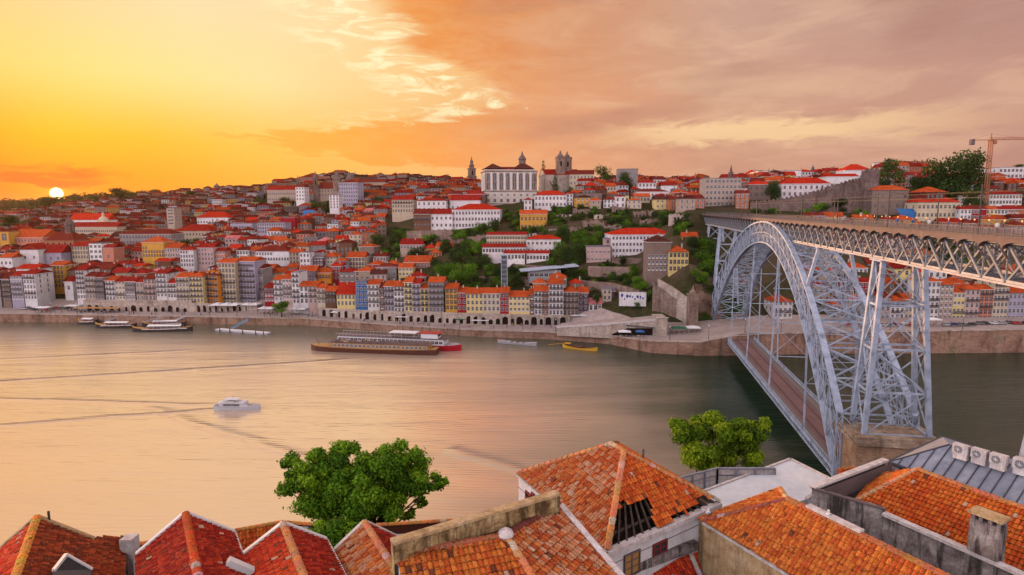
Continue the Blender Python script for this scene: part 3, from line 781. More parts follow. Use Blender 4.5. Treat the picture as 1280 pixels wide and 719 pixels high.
# ------------------------------------------------------------------ riverfront rows, left to right
ARC = [(-60,386),(100,389),(240,390),(321,389),(400,395),(480,401),(600,405.5),(700,406.5),(760,404),(800,404)]
def yarc(u):
    v = interp(ARC, u); q = 4.6 if u < 330 else 4.2
    return gnd(u, v, q).y
G1 = 'tall narrow houses in the riverfront row'
def row(u0, u1, vb, ve, wall, roof, desc, dy=3., **k):
    k.setdefault('balc', .8); k.setdefault('ww', 1.1); k.setdefault('wh', 2.2)
    Yh = yarc((u0+u1)/2)+dy
    return house(u0, u1, vb, ve, wall, roof, k.pop('kind', 'gable'), Y=Yh, down=k.pop('down', 8), d=k.pop('d', 13), label=desc, group=k.pop('group', G1), rz=k.pop('rz', R(-4)), rise=k.pop('rise', 2.4), **k)
row(-22,3,378,347,'grey','brown','tall grey stone house at the left edge, dark roof', wstyle='w')
row(4,15,378,349,'stone','rust','grey stone house with pointed front gable at far left', kind='gablef', rise=4)
row(15,31,376,345,'lavender','red','lavender tiled house with white banded floors, left of two', d=14)
row(31,47,375,343,'white','red','white and lavender house with blue side, beside dark lane', d=14)
row(20,46,345,336,'white','bright red','white attic house with bright red roof above lavender houses', dy=16, balc=0)
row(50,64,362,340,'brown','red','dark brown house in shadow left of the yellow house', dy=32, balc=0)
row(64,82,360,332,'ochre','orange','bright ochre house with dark window frames above the square', dy=34, balc=.5, wstyle='g')
row(82,103,356,338,'stone','rust','blank brown stone house beside the ochre house', dy=38, cols=1, rows=1)
row(81,92,365,352,'white','red','small white chapel with round window facing the square', dy=18, kind='gablef', rise=3.2, balc=0, cols=1, rows=1, wstyle='g', chim=0)
row(97,108,374,338,'white','red','white house with five banded floors at left row end', dy=4)
row(108,120,374,346,'beige','rust','beige house with rust roof and small shop doors')
row(120,131,374,347,'grey','rust','grey house with pale balconies and rust roof, left row')
row(133,145,376,351,'white','orange','white house with four dark bands and orange roof')
row(145,158,376,352,'cream','red','cream house with many small panes right of banded house')
row(158,170,376,352,'grey','red','grey white house with pink ground floor, riverfront')
row(171,181,376,353,'beige','red','beige narrow house with green balconies beside pink house')
row(181,196,376,349,'pale pink','rust','pale pink house with three grey balconies, tall row')
row(196,210,373,342,'white','red','tallest white lavender house of the left riverfront row', chim=2)
row(210,221,373,354,'white','bright red','low white pink house with large red roof')
row(221,238,379,347,'cream','orange','cream house with green arcade shopfront beside yellow corner')
row(238,255,379,346,'pale yellow','orange','yellow corner house with iron balconies facing river', d=12, dorm=0, kind='hip')
row(255,275,380,344,'orange','rust','vivid orange house wing with dormers beside yellow corner', dy=6, rz=R(-14), kind='hip', dorm=3, wstyle='g')
row(275,297,382,329,'cream','orange','large cream six storey house with orange roof and cornice', dy=8, rz=R(-8), chim=2, wstyle='g')
row(297,322,382,327,'lavender','orange','large lavender six storey house right of cream one', dy=10, rz=R(-10), chim=2, wstyle='g')
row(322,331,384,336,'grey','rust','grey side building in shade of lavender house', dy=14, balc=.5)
row(331,343,378,360,'crimson','red','small crimson house right of the grey shaded building', dy=5)
row(343,354,378,350,'white','orange','white house with three crimson bands and orange roof')
row(354,366,376,349,'pale pink','orange','pale pink house over a yellow ground floor')
row(366,375,380,341,'white','grey','slim white tower house, one storey above neighbours', kind='flat', rise=.4)
row(375,386,380,358,'white','orange','white house of paired windows right of slim tower house')
row(386,397,380,358,'pale pink','orange','pinkish white house with grey stone door, riverfront middle')
row(397,407,382,361,'cream','orange','cream house with two window rows beside maroon house')
row(407,420,380,364,'brown','orange','maroon house with two white window bands')
row(421,445,383,368,'pale yellow','bright red','low yellow house with big steep red roof', rise=6, kind='gable', d=16, balc=0)
row(445,460,385,352,'blue','grey','house wrapped in bright blue scaffold netting', kind='flat', rise=.3, balc=0, wstyle='n', rows=5, cols=3)
row(460,475,387,356,'white','orange','white house with dark purple balconies right of blue house', balc=1)
row(475,481,388,360,'brown','rust','thin brown house wedged between two white houses')
row(481,493,390,358,'lavender','orange','lavender white house with full width balconies', balc=1)
row(493,506,391,358,'white','orange','white house with a yellow third floor')
row(506,516,390,353,'pale yellow','orange','bright yellow narrow house between lavender houses')
row(516,526,391,355,'lavender','red','narrow lavender house with white shop band')
row(526,536,391,361,'pale yellow','orange','yellow and pink narrow house with small roof')
row(536,555,391,353,'grey','orange','tall grey end house with dark balconies and blank side', balc=1)
G2='painted houses above the arcade'
row(557,572,388,361,'ochre','orange','burnt orange house with green shutters right of grey end', group=G2, balc=0, wstyle='g')
row(572,583,389,366,'crimson','orange','dark crimson house with white windows, left of yellow', group=G2, balc=0, wstyle='w')
row(583,604,390,367,'pale yellow','orange','left half of long yellow terrace above the arcade', group=G2, balc=0)
row(604,625,390,367,'cream','orange','right half of long yellow cream terrace above arcade', group=G2, balc=0)
row(625,636,391,366,'crimson','orange','bright crimson house with six white windows', group=G2, balc=0, cols=2, rows=3, wstyle='w', ww=1.6)
row(636,662,391,371,'pale yellow','orange','plain yellow cream house right of bright crimson house', group=G2, balc=0)
row(662,668,393,368,'brown','orange','thin brown house with red door by the arcade end', group=G2)
row(668,677,394,364,'white','orange','white house of tall windows over crimson shop', group=G2, balc=1)
row(677,686,394,364,'terracotta','orange','house with crimson frames between two white ones', group=G2, balc=1, wstyle='w')
row(686,704,395,355,'white','orange','tallest pale house with five grey balconies near ramp', group=G2, balc=1, chim=2)
row(704,723,395,365,'beige','orange','house with dark balconies and bright orange roof near ramp', group=G2, balc=1, kind='hip')
row(723,735,396,366,'purple','orange','dark purple house at the right end of row', group=G2, balc=1)
row(736,752,399,380,'white','pink','low white house with black tall door by the ramp', group=G2, balc=0, dy=1, cols=3, rows=2, wstyle='g')
row(753,764,396,362,'cream','grey','narrow cream tower house with dark slate side', group=G2, balc=0, dy=3, cols=2, kind='flat', rise=.4)
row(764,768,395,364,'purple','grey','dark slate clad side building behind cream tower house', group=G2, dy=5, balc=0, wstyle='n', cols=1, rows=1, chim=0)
row(767,783,395,380,'pale yellow','bright red','small yellow house with steep red roof by ramp', group=G2, dy=6, kind='gable', rise=3, balc=0)
# second rows just behind
G3 = 'red roofed houses stacked behind the riverfront row'
BK = [ # u0,u1,vb,ve,wall,roof,kind,Y,label
 (100,118,345,333,'salmon','red','hip',402,'salmon house with red roof behind the left row'),
 (118,140,348,337,'brown','rust','gable',396,'dark brown roofed house behind beige house'),
 (140,160,350,341,'cream','red','gable',392,'low cream house with long red roof behind left row'),
 (160,182,349,342,'terracotta','red','hip',396,'terracotta house behind the pink riverfront house'),
 (178,206,322,303,'ochre','orange','hip',470,'amber yellow house with hipped roof above left row'),
 (206,226,322,310,'pale pink','orange','gable',468,'pale pink house beside the amber house'),
 (226,243,334,313,'white','red','hip',440,'lavender white house with eight dark windows mid slope'),
 (248,268,332,310,'pale pink','red','gable',444,'pink house with four pale balconies mid slope'),
 (268,282,331,314,'salmon','red','gable',446,'salmon house right of the pink balcony house'),
 (296,311,325,313,'white','rust','gablef',455,'white gabled house with round attic window'),
 (312,330,324,314,'pale pink','orange','gable',458,'low pink house right of the white gabled house'),
 (320,362,327,314,'white','rust','hip',452,'wide white house with arcaded white bays, brown roof'),
 (362,378,330,316,'beige','orange','gable',440,'beige house with pointed pediment right of wide white one'),
 (375,388,336,316,'white','grey','flat',420,'tall pale grey block above the riverfront middle'),
 (388,404,333,322,'purple','grey','shed',424,'dark slate sided building above the riverfront middle'),
 (404,421,331,321,'cream','orange','hip',428,'cream house with orange hipped roof beside slate building'),
 (374,395,352,339,'purple','orange','gable',385,'house with dark purple gable wall behind the white row'),
 (395,414,350,341,'orange','orange','gable',387,'pale orange gabled house behind the riverfront'),
 (414,427,350,333,'crimson','bright red','shed',390,'blazing red gable walled house behind riverfront'),
 (420,433,339,326,'lavender','orange','hip',405,'pale blue house left of the cream pedimented house'),
 (433,456,338,322,'cream','orange','gable',412,'cream house with decorated centre bay and pinnacles'),
 (460,478,340,331,'crimson','orange','hip',405,'crimson house behind the blue wrapped house'),
 (467,483,333,321,'pale pink','rust','gable',420,'pink house with dark slate wall under the garden'),
 (483,498,341,330,'lavender','orange','hip',398,'small lavender house with white windows under orange roofs'),
 (498,516,346,335,'pale yellow','orange','gable',388,'yellow wall house under a cascade of orange roofs'),
 (505,538,336,328,'terracotta','orange','gable',398,'long orange roofed house below the garden'),
 (530,545,318,310,'orange','bright red','hip',425,'deep orange house with pyramid roof by the big trees'),
 (537,552,326,316,'orange','orange','hip',412,'vivid yellow orange house stepping down the slope'),
 (545,566,318,309,'ochre','orange','gable',424,'golden orange house beside the terraced trees'),
 (500,528,312,306,'beige','red','gable',425,'low garden pavilion with red roof amid green terraces'),
 (666,684,362,354,'orange','orange','hip',335,'small orange roofed house behind crimson framed house'),
 (688,708,357,347,'white','orange','hip',333,'white rooftop house with three windows above pale house'),
 (712,728,360,354,'terracotta','bright red','hip',332,'red domed roof house above the purple house'),
 (853,872,303,296,'orange','orange','gable',345,'orange house under the upper deck by cliff'),
 (836,860,340,315,'pale yellow','orange','hip',322,'yellow house with orange roof on the cliff edge'),
 (809,838,340,303,'stone','brown','hip',325,'ruined bare stone house with brown roof on cliff'),
]
for u0,u1,vb,ve,w_,r_,k_,Y_,lb in BK:
    house(u0,u1,vb,ve,w_,r_,k_,Y=Y_,label=lb,group=G3,down=9,maxw=18)
# right bank row under the bridge
G4 = 'waterfront houses right of the bridge'
RW = [(1150,1172,402,352,'white','orange','hip'),(1172,1189,402,356,'beige','orange','gable'),(1189,1204,402,366,'pale yellow','orange','gable'),(1204,1222,402,362,'pale pink','orange','hip'),
 (1222,1239,402,362,'salmon','orange','gable'),(1239,1258,402,351,'cream','red','hip'),(1258,1284,402,366,'lavender','orange','gable'),(1284,1310,402,360,'cream','orange','gable'),
 (1060,1078,400,375,'beige','orange','gable'),(1078,1094,400,378,'white','orange','gable'),(1094,1112,400,372,'pale pink','rust','gable'),(1112,1130,400,376,'white','orange','hip'),(1130,1150,400,374,'cream','orange','gable'),
 (966,990,399,377,'white','orange','hip'),(1040,1060,399,381,'grey','orange','gable')]
RL = ['white house with wide orange roof, tallest at row start','beige house with long dark balconies beside the braced tower','yellow house with orange front and green doors','pink white house with five panes above pink shop',
 'salmon house with magenta ground floor doors','cream six storey house, tallest of the waterfront','lavender grey house with orange roof by right edge','cream house cut by the right picture edge',
 'beige house seen between arch and braced tower','white low house seen behind the braced tower','pink house with rust roof seen through tower bracing','white hipped house seen through the braced tower','cream house just left of the wide white one',
 'white house with orange roof seen under the arch','grey house seen through the arch lattice']
for (u0,u1,vb,ve,w_,r_,k_),lb in zip(RW,RL):
    house(u0,u1,vb,ve,w_,r_,k_,Y=296,label=lb,group=G4,balc=.6,down=4,rz=R(1),d=11,maxw=40)
for u0,u1,vb,ve,w_,r_,k_,Y_,lb in [
 (1057,1083,352,335,'white','orange','hip',330,'white house with bright orange roof seen beside the arch'),
 (1074,1090,374,353,'crimson','red','gable',312,'crimson house between arch and braced tower'),
 (1106,1128,350,331,'cream','orange','gable',332,'cream house with ochre windows behind the braced tower'),
 (1084,1106,348,330,'pale pink','rust','gable',335,'tall pink house under the girder near the tower'),
 (1190,1215,356,346,'terracotta','bright red','gable',325,'terracotta house behind waterfront row under girder'),
 (1216,1240,352,344,'crimson','rust','gable',330,'dark red roofed shed like house under the girder'),
 (1262,1290,352,340,'cream','orange','gable',328,'cream house with orange roof near right picture edge')]:
    house(u0,u1,vb,ve,w_,r_,k_,Y=Y_,label=lb,group=G4,down=9,maxw=16)
# ------------------------------------------------------------------ large buildings
def big(name, u0,u1,vb,ve,wall,roof,kind,Y,label,cat='building',**k):
    k.setdefault('maxw', 95); k.setdefault('chim', 0); k.setdefault('wstyle', 'g'); k.setdefault('down', 8)
    return house(u0,u1,vb,ve,wall,roof,kind,Y=Y,label=label,cat=cat,name=name,**k)
big('seminary',764,846,324,293.5,'white','bright red','hip',372,'long white seminary with four rows of windows and red roof',d=22,rise=3.6,cols=19,rows=4,rz=R(3),ww=.9,wh=1.4)
big('seminary_annex',733,763,327,309,'pale pink','grey','flat',366,'low pinkish annex with window strips left of white seminary',d=14,cols=6,rows=2,ww=2.2,wh=.8,wstyle='w',rise=.3)
big('annex_tower',755,764,312,299,'pale pink','grey','flat',374,'small pink stair block between annex and seminary',d=8,cols=1,rows=2,rise=.3)
big('convent_college',565,625,285,262.5,'white','bright red','hip',462,'white three storey college with red hipped roof below palace',d=24,rise=4.4,cols=15,rows=3,rz=R(-3),ww=1.1,wh=1.9)
big('convent_wing',538,566,285,268,'white','red','gable',462,'white two storey wing left of the large white college',d=16,rise=4,cols=5,rows=2,rz=R(-3),ww=1.1,wh=1.7)
big('loggia_wing',517,538,285,268,'brown','rust','gable',461,'brown loggia house with wooden balconies beside white wing',d=16,rise=4,cols=5,rows=2,rz=R(-3),balc=1)
big('hill_house',521,558,265,251,'white','red','hip',505,'white house with small red roof above the loggia',d=14,cols=6,rows=2,rise=2.2,cat='house')
big('hill_house',563,600,264,251,'white','red','gable',510,'white house with red roof between college and palace',d=14,cols=6,rows=1,rise=5,cat='house')
big('hill_house',580,607,254,243,'brown','red','hip',545,'brown house with broad dark red roof left of palace',d=16,rise=4,cat='house')
big('townhouse',490,517,266,250,'cream','red','gable',545,'cream balconied townhouse left of the white hill houses',d=14,cols=8,rows=3,balc=.7,cat='house')
big('convent',608,658,306,294,'cream','red','gable',396,'long cream convent wing with double row of arches',d=12,cols=14,rows=2,rise=1.8,wh=1.2)
big('convent',658,701,316,299,'white','bright red','hip',392,'white block with dark square windows right of convent wing',d=12,cols=8,rows=2,rise=2.2,ww=1.,wh=1.2)
big('convent',603,657,317,309,'white','red','gable',386,'low white convent gallery with long red roof',d=7,cols=14,rows=1,rise=2.0)
big('convent',630,656,325,317,'white','red','gable',378,'low white convent lodge left of the crimson stair',d=7,cols=6,rows=1,rise=1.8)
big('convent',658,686,326,317,'white','red','gable',378,'low white convent lodge right of the crimson stair',d=7,cols=7,rows=1,rise=1.8)
big('hill_house',668,708,259,244,'white','bright red','hip',485,'white two storey house with orange red roof beneath cypress',d=14,cols=9,rows=2,rise=3.4,cat='house',balc=.5)
big('hill_house',708,716,262,243,'white','red','gable',486,'slim white house end beside the two storey house',d=12,cols=2,rows=4,cat='house')
big('old_terrace',718,752,257,242,'stone','brown','flat',492,'brown stone terrace with tall openings beneath cathedral trees',d=12,cols=8,rows=2,rise=.4)
big('hill_house',650,684,287,268,'ochre','orange','gable',440,'golden yellow house with orange roofs below palace',d=12,cols=7,rows=2,rise=3,cat='house')
big('hill_house',655,665,263,250,'white','red','hip',470,'slim white house with lantern roof before the palace',d=7,cols=2,rows=2,cat='house')
big('hill_house',686,716,297,287,'cream','grey','flat',425,'cream house row with terrace right of golden house',d=10,cols=8,rows=2,cat='house',rise=.3)
big('hill_house',716,732,301,292,'white','red','gable',420,'pale house with red roof at cream row end',d=10,cols=4,rows=2,cat='house')
big('hill_house',781,786,262,245,'pale yellow','brown','flat',480,'thin bright yellow house on the slope',d=8,cols=1,rows=2,cat='house',rise=.2)
big('hill_house',792,812,259,246,'cream','orange','gable',486,'cream house with orange roof right of thin yellow one',d=9,cols=5,rows=2,cat='house')
big('pavilion',796,835,255,240,'white','rust','hip',500,'white house with column like tall windows, rust roof',d=12,cols=9,rows=2,rise=2.4)
big('pavilion',798,820,240,229,'white','red','hip',520,'white upper house with pyramid red roof on skyline',d=12,cols=5,rows=2,rise=3)
big('hill_house',826,846,244,232,'white','red','gable',520,'plain white house right of pyramid roofed house',d=12,cols=2,rows=1,cat='house')
big('museum_block',772,797,236,212,'grey','grey','flat',560,'plain grey block behind the round trees on skyline',d=20,cols=1,rows=1,wstyle='n',rise=.6,side=False)
big('apartment_block',881,925,265,224,'beige','grey','flat',440,'beige apartment block with six rows of balconies',d=16,cols=9,rows=6,balc=.0,ww=2.2,wh=1.9,rise=.5,wstyle='w')
big('hill_house',925,933,262,236,'white','red','flat',446,'narrow white house right of the apartment block',d=10,cols=1,rows=4,cat='house',rise=.2)
big('hill_house',935,962,255,231,'stone','bright red','hip',450,'dark stone house with red roof behind conical tree',d=14,cols=4,rows=3,rise=3,cat='house')
big('modern_hall',948,1000,228,214,'white','grey','flat',560,'long pale modern hall with dark flat roof on skyline',d=26,cols=9,rows=1,ww=3.5,wh=2.5,rise=1.2)
big('hill_house',905,935,236,222,'beige','red','gable',520,'beige church house with long red roof behind apartments',d=14,rise=3,cat='house')
big('barracks',978,1036,246,230,'white','bright red','hip',445,'long white house with red roof behind old wall',d=14,cols=9,rows=2,rise=4.5)
big('barracks',1033,1072,236,221,'white','bright red','gable',470,'white building with strip windows behind the old wall',d=14,cols=8,rows=1,ww=2.4,wh=1.4,rise=2.4)
big('hill_house',1056,1088,226,213,'white','bright red','hip',480,'white house with tall red hipped roof by wall tower',d=16,cols=4,rows=1,rise=5,cat='house')
big('stone_house',1090,1134,262,238,'stone','orange','hip',415,'bare stone house with orange roof below dark cedar',d=14,cols=5,rows=2,rise=3.2,cat='house')
big('hill_house',1130,1162,232,220,'white','red','hip',545,'white house with red roof between cedar and large tree',d=14,cols=7,rows=2,rise=3.5,cat='house')
big('office_block',1248,1300,237,210,'white','grey','flat',520,'white four storey block at right edge beside crane',d=24,cols=11,rows=4,ww=1.6,wh=2.0,rise=1.5,wstyle='g')
big('hill_house',1238,1275,256,243,'white','red','hip',440,'low white house with wide red roof below white block',d=14,rise=3,cat='house')
big('station_house',1147,1198,273,253,'cream','bright red','hip',398,'cream house with grand red roof beneath red turret',d=20,cols=10,rows=2,rise=5,balc=.4)
for (u0,u1,wl,rf,lb) in [(1200,1213,'white','red','white low house right of the grand red roof'),(1213,1232,'crimson','rust','crimson low house left of the yellow one'),(1232,1246,'pale yellow','orange','little yellow house among low deckside houses'),(1246,1259,'white','red','white gabled low house right of yellow one'),(1259,1280,'terracotta','red','terracotta low house beside right edge above deck')]:
    house(u0,u1,275,262,wl,rf,'gable',Y=392,label=lb,group='low houses above the deck railing at right',d=9,maxw=8)
# long grey palace, left slope
big('grey_palace',150,216,313,293,'grey','rust','hip',540,'long grey palace with central columns on the left slope',d=20,cols=17,rows=3,rise=4,ww=1.3,wh=2.2)
big('market_hall',216,265,303,289,'cream','red','hip',590,'long cream hall with red roof right of grey palace',d=24,cols=12,rows=2,rise=6)
big('hill_house',246,286,281,272,'white','bright red','hip',660,'wide white house with bright red roof, upper left slope',d=18,cols=11,rows=1,rise=6,cat='house')
big('tower_block',209,219,281,261,'beige','grey','flat',640,'narrow white tower block with striped floors',d=12,cols=1,rows=5,ww=5,wh=1.2,rise=.5)
big('hill_house',288,316,294,280,'lavender','grey','flat',590,'pale blue flat roofed building on the left slope',d=16,cols=8,rows=2,cat='house',rise=.4)
big('hill_house',322,357,292,279,'lavender','grey','flat',560,'blue white patterned building with flat roof mid slope',d=14,cols=12,rows=3,cat='house',rise=.4)
big('hill_house',351,369,283,273,'crimson','grey','flat',580,'windowless dark red box building mid slope',d=12,cols=1,rows=1,wstyle='n',cat='house',rise=.3)
big('monastery',334,372,252,238,'beige','red','gable',760,'long skyline monastery wing with sloping red roof',d=18,cols=14,rows=2,rise=6)
big('hill_house',370,381,251,234,'white','rust','gable',720,'white tall house on skyline left of church tower',d=14,cols=3,rows=4,cat='house')
big('hill_house',412,424,261,244,'white','rust','flat',640,'slim white house below the grey domed hospital',d=12,cols=3,rows=5,cat='house')
big('domed_hospital',424,448,262,229,'lavender','rust','hip',690,'tall grey lavender block under the twin brown domes',d=20,cols=8,rows=7,rise=4)
big('long_barracks',446,482,243,228,'beige','rust','gable',770,'long brown roofed skyline building right of domes',d=18,cols=10,rows=2,rise=4)
big('church_hall',398,424,246,236,'beige','rust','gable',740,'brown roofed church hall right of the pointed tower',d=18,cols=7,rows=2,rise=8)
big('hill_house',0,12,304,290,'ochre','red','flat',560,'ochre house with dark arch at the left edge',d=12,cols=1,rows=1,ww=4,wh=6,cat='house',rise=.4)
big('long_house',12,56,304,297,'salmon','orange','gable',565,'long salmon house with broad orange roof at left',d=22,cols=10,rows=1,rise=7)
big('hill_house',26,49,327,312,'white','red','gablef',470,'white gabled house with single attic window at left',d=14,cols=2,rows=1,rise=4.5,cat='house')
big('hill_house',50,78,327,316,'lavender','red','gable',475,'lavender walled house with red roof beside white gable',d=14,cols=3,rows=1,rise=6,cat='house')
big('hill_house',112,129,324,305,'white','grey','flat',478,'white round topped house with three glazed floors',d=12,cols=3,rows=3,cat='house',wstyle='w',ww=2,rise=1.6)
big('hill_house',129,143,326,310,'salmon','red','gable',474,'salmon pink house right of the round topped house',d=12,cols=1,rows=1,cat='house')
big('hill_house',90,112,324,308,'cream','red','gable',482,'cream house with white window grid left of round top',d=12,cols=6,rows=3,cat='house')
big('hill_house',0,16,333,322,'white','orange','gable',460,'white house with orange roof low at left edge',d=12,cols=3,rows=1,cat='house')
big('cloister',88,148,292,284,'cream','red','gable',640,'long cloister with red roof and row of white arches',d=14,cols=22,rows=1,rise=5)
big('white_church',88,136,284,275,'white','bright red','gable',680,'white church nave with bright red roof under the sun',d=16,cols=7,rows=1,rise=7)
# special shapes ---------------------------------------------------
def at(u, v, Y): return pix(u, v, Y)
def spire_tower(name, uc, wpx, vb, vt, Y, label, mat='dark_stone', dome=False, rz=.3, tiers=3, cat='tower'):
    p = at(uc, vb, Y); k = Y/FPX; w = wpx*k; h = (vb-vt)*k
    o = empty(name, p, rz); a = MB(); a.box((-w/2, -w/2, -12), (w/2, w/2, h*.42)); a.box((-w*.56, -w*.56, h*.42), (w*.56, w*.56, h*.45)); a.build('tower_body', mat, o)
    a = MB(); a.box((-w*.42, -w*.42, h*.45), (w*.42, w*.42, h*.64)); a.box((-w*.5, -w*.5, h*.64), (w*.5, w*.5, h*.665)); a.build('belfry', mat, o)
    for sx, sy, rr in ((0,-1,0),(1,0,R(90)),(-1,0,R(-90))):
        link('opening', open_mesh(w*.28, h*.14), o, (sx*w*.42, sy*w*.42, h*.47), rr)
    a = MB()
    if dome: a.lathe((0,0,h*.665), [(w*.42,0),(w*.45,h*.04),(w*.40,h*.12),(w*.26,h*.19),(w*.1,h*.235),(w*.12,h*.25),(w*.1,h*.29),(.15,h*.335)], 12)
    else: a.lathe((0,0,h*.665), [(w*.32,0),(w*.33,h*.08),(w*.38,h*.085),(w*.2,h*.12),(w*.2,h*.18),(w*.24,h*.185),(w*.08,h*.25),(.2,h*.335)], 8)
    a.build('dome' if dome else 'spire', mat, o)
    register(o, label, cat); FOOT.append((p.x, p.y-w/2, w, w)); return o
_oc = {}
def open_mesh(w, h, arch=True):
    key = (round(w, 1), round(h, 1), arch)
    if key in _oc: return _oc[key]
    w, h = key[:2]; a = MB(); n = 8; pts = [(-w/2, 0), (w/2, 0)]
    if arch: pts += [(math.cos(math.pi*i/n)*w/2, h-w/2+math.sin(math.pi*i/n)*w/2) for i in range(n+1)]
    else: pts += [(w/2, h), (-w/2, h)]
    a.face([(x, -.04, z) for x, z in pts])
    outer = [(x*1.22 if z > .01 else x*1.22, z if z < .01 else z+(.12*w)*(1 if z > h*.5 else 0)) for x, z in pts]
    for i in range(1, len(pts)):
        j = (i+1) % len(pts)
        if j == 0: j = 0
        a.face([(pts[i][0],-.06,pts[i][1]), (outer[i][0],-.06,outer[i][1]), (outer[j][0],-.06,outer[j][1]), (pts[j][0],-.06,pts[j][1])], 1)
    me = a.mesh('opening', ['void_dark', 'pale_stone']); _oc[key] = me; return me
# the palace on the hill
def palace():
    Y = 560; k = Y/FPX; p = at(639, 255, Y); w = 65*k; h = 42*k; d = 30.; o = empty('bishop_palace', p, R(9))
    a = MB(); a.box((-w/2, 0, -9), (w/2, d, h)); a.build('wall', 'plaster', o, color=(.62,.55,.50))
    for z, t in ((h*.0,.5),(h*.36,.9),(h*.93,1.2)):
        a = MB(); a.box((-w/2-.5, -.5, z), (w/2+.5, d+.5, z+t)); a.build('cornice', 'old_stone', o)
    n = 8
    for i in range(n):
        x = -w/2+w*(i+.5)/n
        link('window', palace_win(), o, (x, -.03, h*.41)); 
        link('window', win_mesh(2., 2.4, 'g'), o, (x, -.02, h*.06)); link('window', win_mesh(1.4, 1.2, 'g'), o, (x, -.02, h*.24))
    for i in range(n+1):
        x = -w/2+w*i/n; x = max(-w/2+.5, min(w/2-.5, x)); a = MB(); a.box((x-.45, -.28, h*.40), (x+.45, 0, h*.93)); a.build('pilaster', 'white_paint' if 0<i<n else 'old_stone', o)
    for i in range(4):
        y = d*(i+.5)/4
        link('window', palace_win(), o, (w/2+.03, y, h*.41), R(90)); link('window', win_mesh(2., 2.4, 'g'), o, (w/2+.02, y, h*.06), R(90))
    a = roof_mb(w-2, d-2, h+.02, 'hip', 3.2, .2); r_ = a.build('roof', ['clay_roof','clay_roof','old_stone'], o, loc=(0,1,0), color=ROOFC['rust'])
    for x, hh in ((-w*.31, 5.2), (w*.27, 6.6)):
        a = MB(); s = 9.; zz = h+1.0; a.face([(x-s,1,zz),(x+s,1,zz),(x,d*.45,zz+hh)]); a.face([(x+s,1,zz),(x+s,d*.9,zz),(x,d*.45,zz+hh)]); a.face([(x+s,d*.9,zz),(x-s,d*.9,zz),(x,d*.45,zz+hh)]); a.face([(x-s,d*.9,zz),(x-s,1,zz),(x,d*.45,zz+hh)])
        a.build('roof_pavilion', 'clay_roof', r_, color=ROOFC['brown'])
    a = MB(); a.lathe((w*.27, d*.45, h+5.5), [(3.2,0),(3.2,4),(3.7,4.2),(3.6,5),(2.6,6.8),(1.2,8.2),(1.,9.6),(.8,9.8),(.12,12)], 12); a.build('lantern', 'dark_stone', r_)
    register(o, 'monumental white palace with eight tall arched windows on the hilltop', 'palace'); FOOT.append((p.x, p.y, w, d))
_pw = []
def palace_win():
    if _pw: return _pw[0]
    a = MB(); W_, H_ = 2.1, 14.2; n = 8
    def arc(w, h): return [(-w/2, 0), (w/2, 0)] + [(math.cos(math.pi*i/n)*w/2, h-w/2+math.sin(math.pi*i/n)*w/2) for i in range(n+1)]
    A_, B_ = arc(W_+1.3, H_+.6), arc(W_, H_)
    a.face([(x, -.06, z) for x, z in A_]); a.face([(x, -.10, z+.1) for x, z in B_], 1)
    a.box((-1.5, -.4, 6.0), (1.5, -.08, 7.3)); a.box((-.1, -.14, .2), (.1, -.1, H_-.6), 2)
    _pw.append(a.mesh('window', ['old_stone', 'window_glass', 'window_frame'])); return _pw[0]
palace()
# cathedral with twin crenellated towers
o = empty('cathedral', at(700, 236, 590), R(8))
a = MB(); a.box((-14, 0, -10), (20, 34, 13)); a.build('nave', 'pale_stone', o)
a = roof_mb(34, 34, 13, 'gable', 6, .3); a.build('roof', ['clay_roof','pale_stone','old_stone'], o, loc=(3,0,0), color=ROOFC['red'])
for x, y in ((1.5, 6), (9.8, 14)):
    a = MB(); s = 3.8; a.box((x-s, y-s, -5), (x+s, y+s, 28)); a.box((x-s-.4, y-s-.4, 28), (x+s+.4, y+s+.4, 28.8))
    for i in range(4):
        for j in range(4):
            if 0 < i < 3 and 0 < j < 3: continue
            a.box((x-s+i*2.3-.1, y-s+j*2.3-.1, 28.8), (x-s+i*2.3+.9, y-s+j*2.3+.9, 30.2))
    tb = a.build('bell_tower', 'old_stone', o)
    a = MB(); a.lathe((x, y, 28.8), [(3.0,0),(3.1,1.6),(2.3,3.2),(1.0,4.2),(.9,5.4),(.2,7)], 10); a.build('cupola', 'dark_stone', tb)
    link('opening', open_mesh(2, 5), tb, (x, y-s, 21))
register(o, 'brown stone cathedral with two domed battlement towers on hilltop', 'cathedral'); FOOT.append((*at(700,236,590)[:2], 34, 34))
big('cathedral_house',712,742,232,218,'cream','rust','gable',575,'pale cloister house with red roof right of cathedral',d=14,cols=7,rows=2,rise=4)
spire_tower('bell_tower', 590, 9.5, 240, 197, 1050, 'very tall slender baroque bell tower on the skyline', tiers=4)
spire_tower('church_tower', 395, 6.5, 244, 215, 740, 'pointed church tower on skyline left of twin domes', dome=True)
spire_tower('church_tower', 373, 4.5, 244, 220, 780, 'small thin church turret above the monastery roof')
spire_tower('church_tower', 913, 5.0, 234, 207, 500, 'small pointed bell turret above the apartment block')
spire_tower('church_tower', 1015, 8.0, 230, 207, 620, 'grey square tower with small spire beside little crane', 'slate')
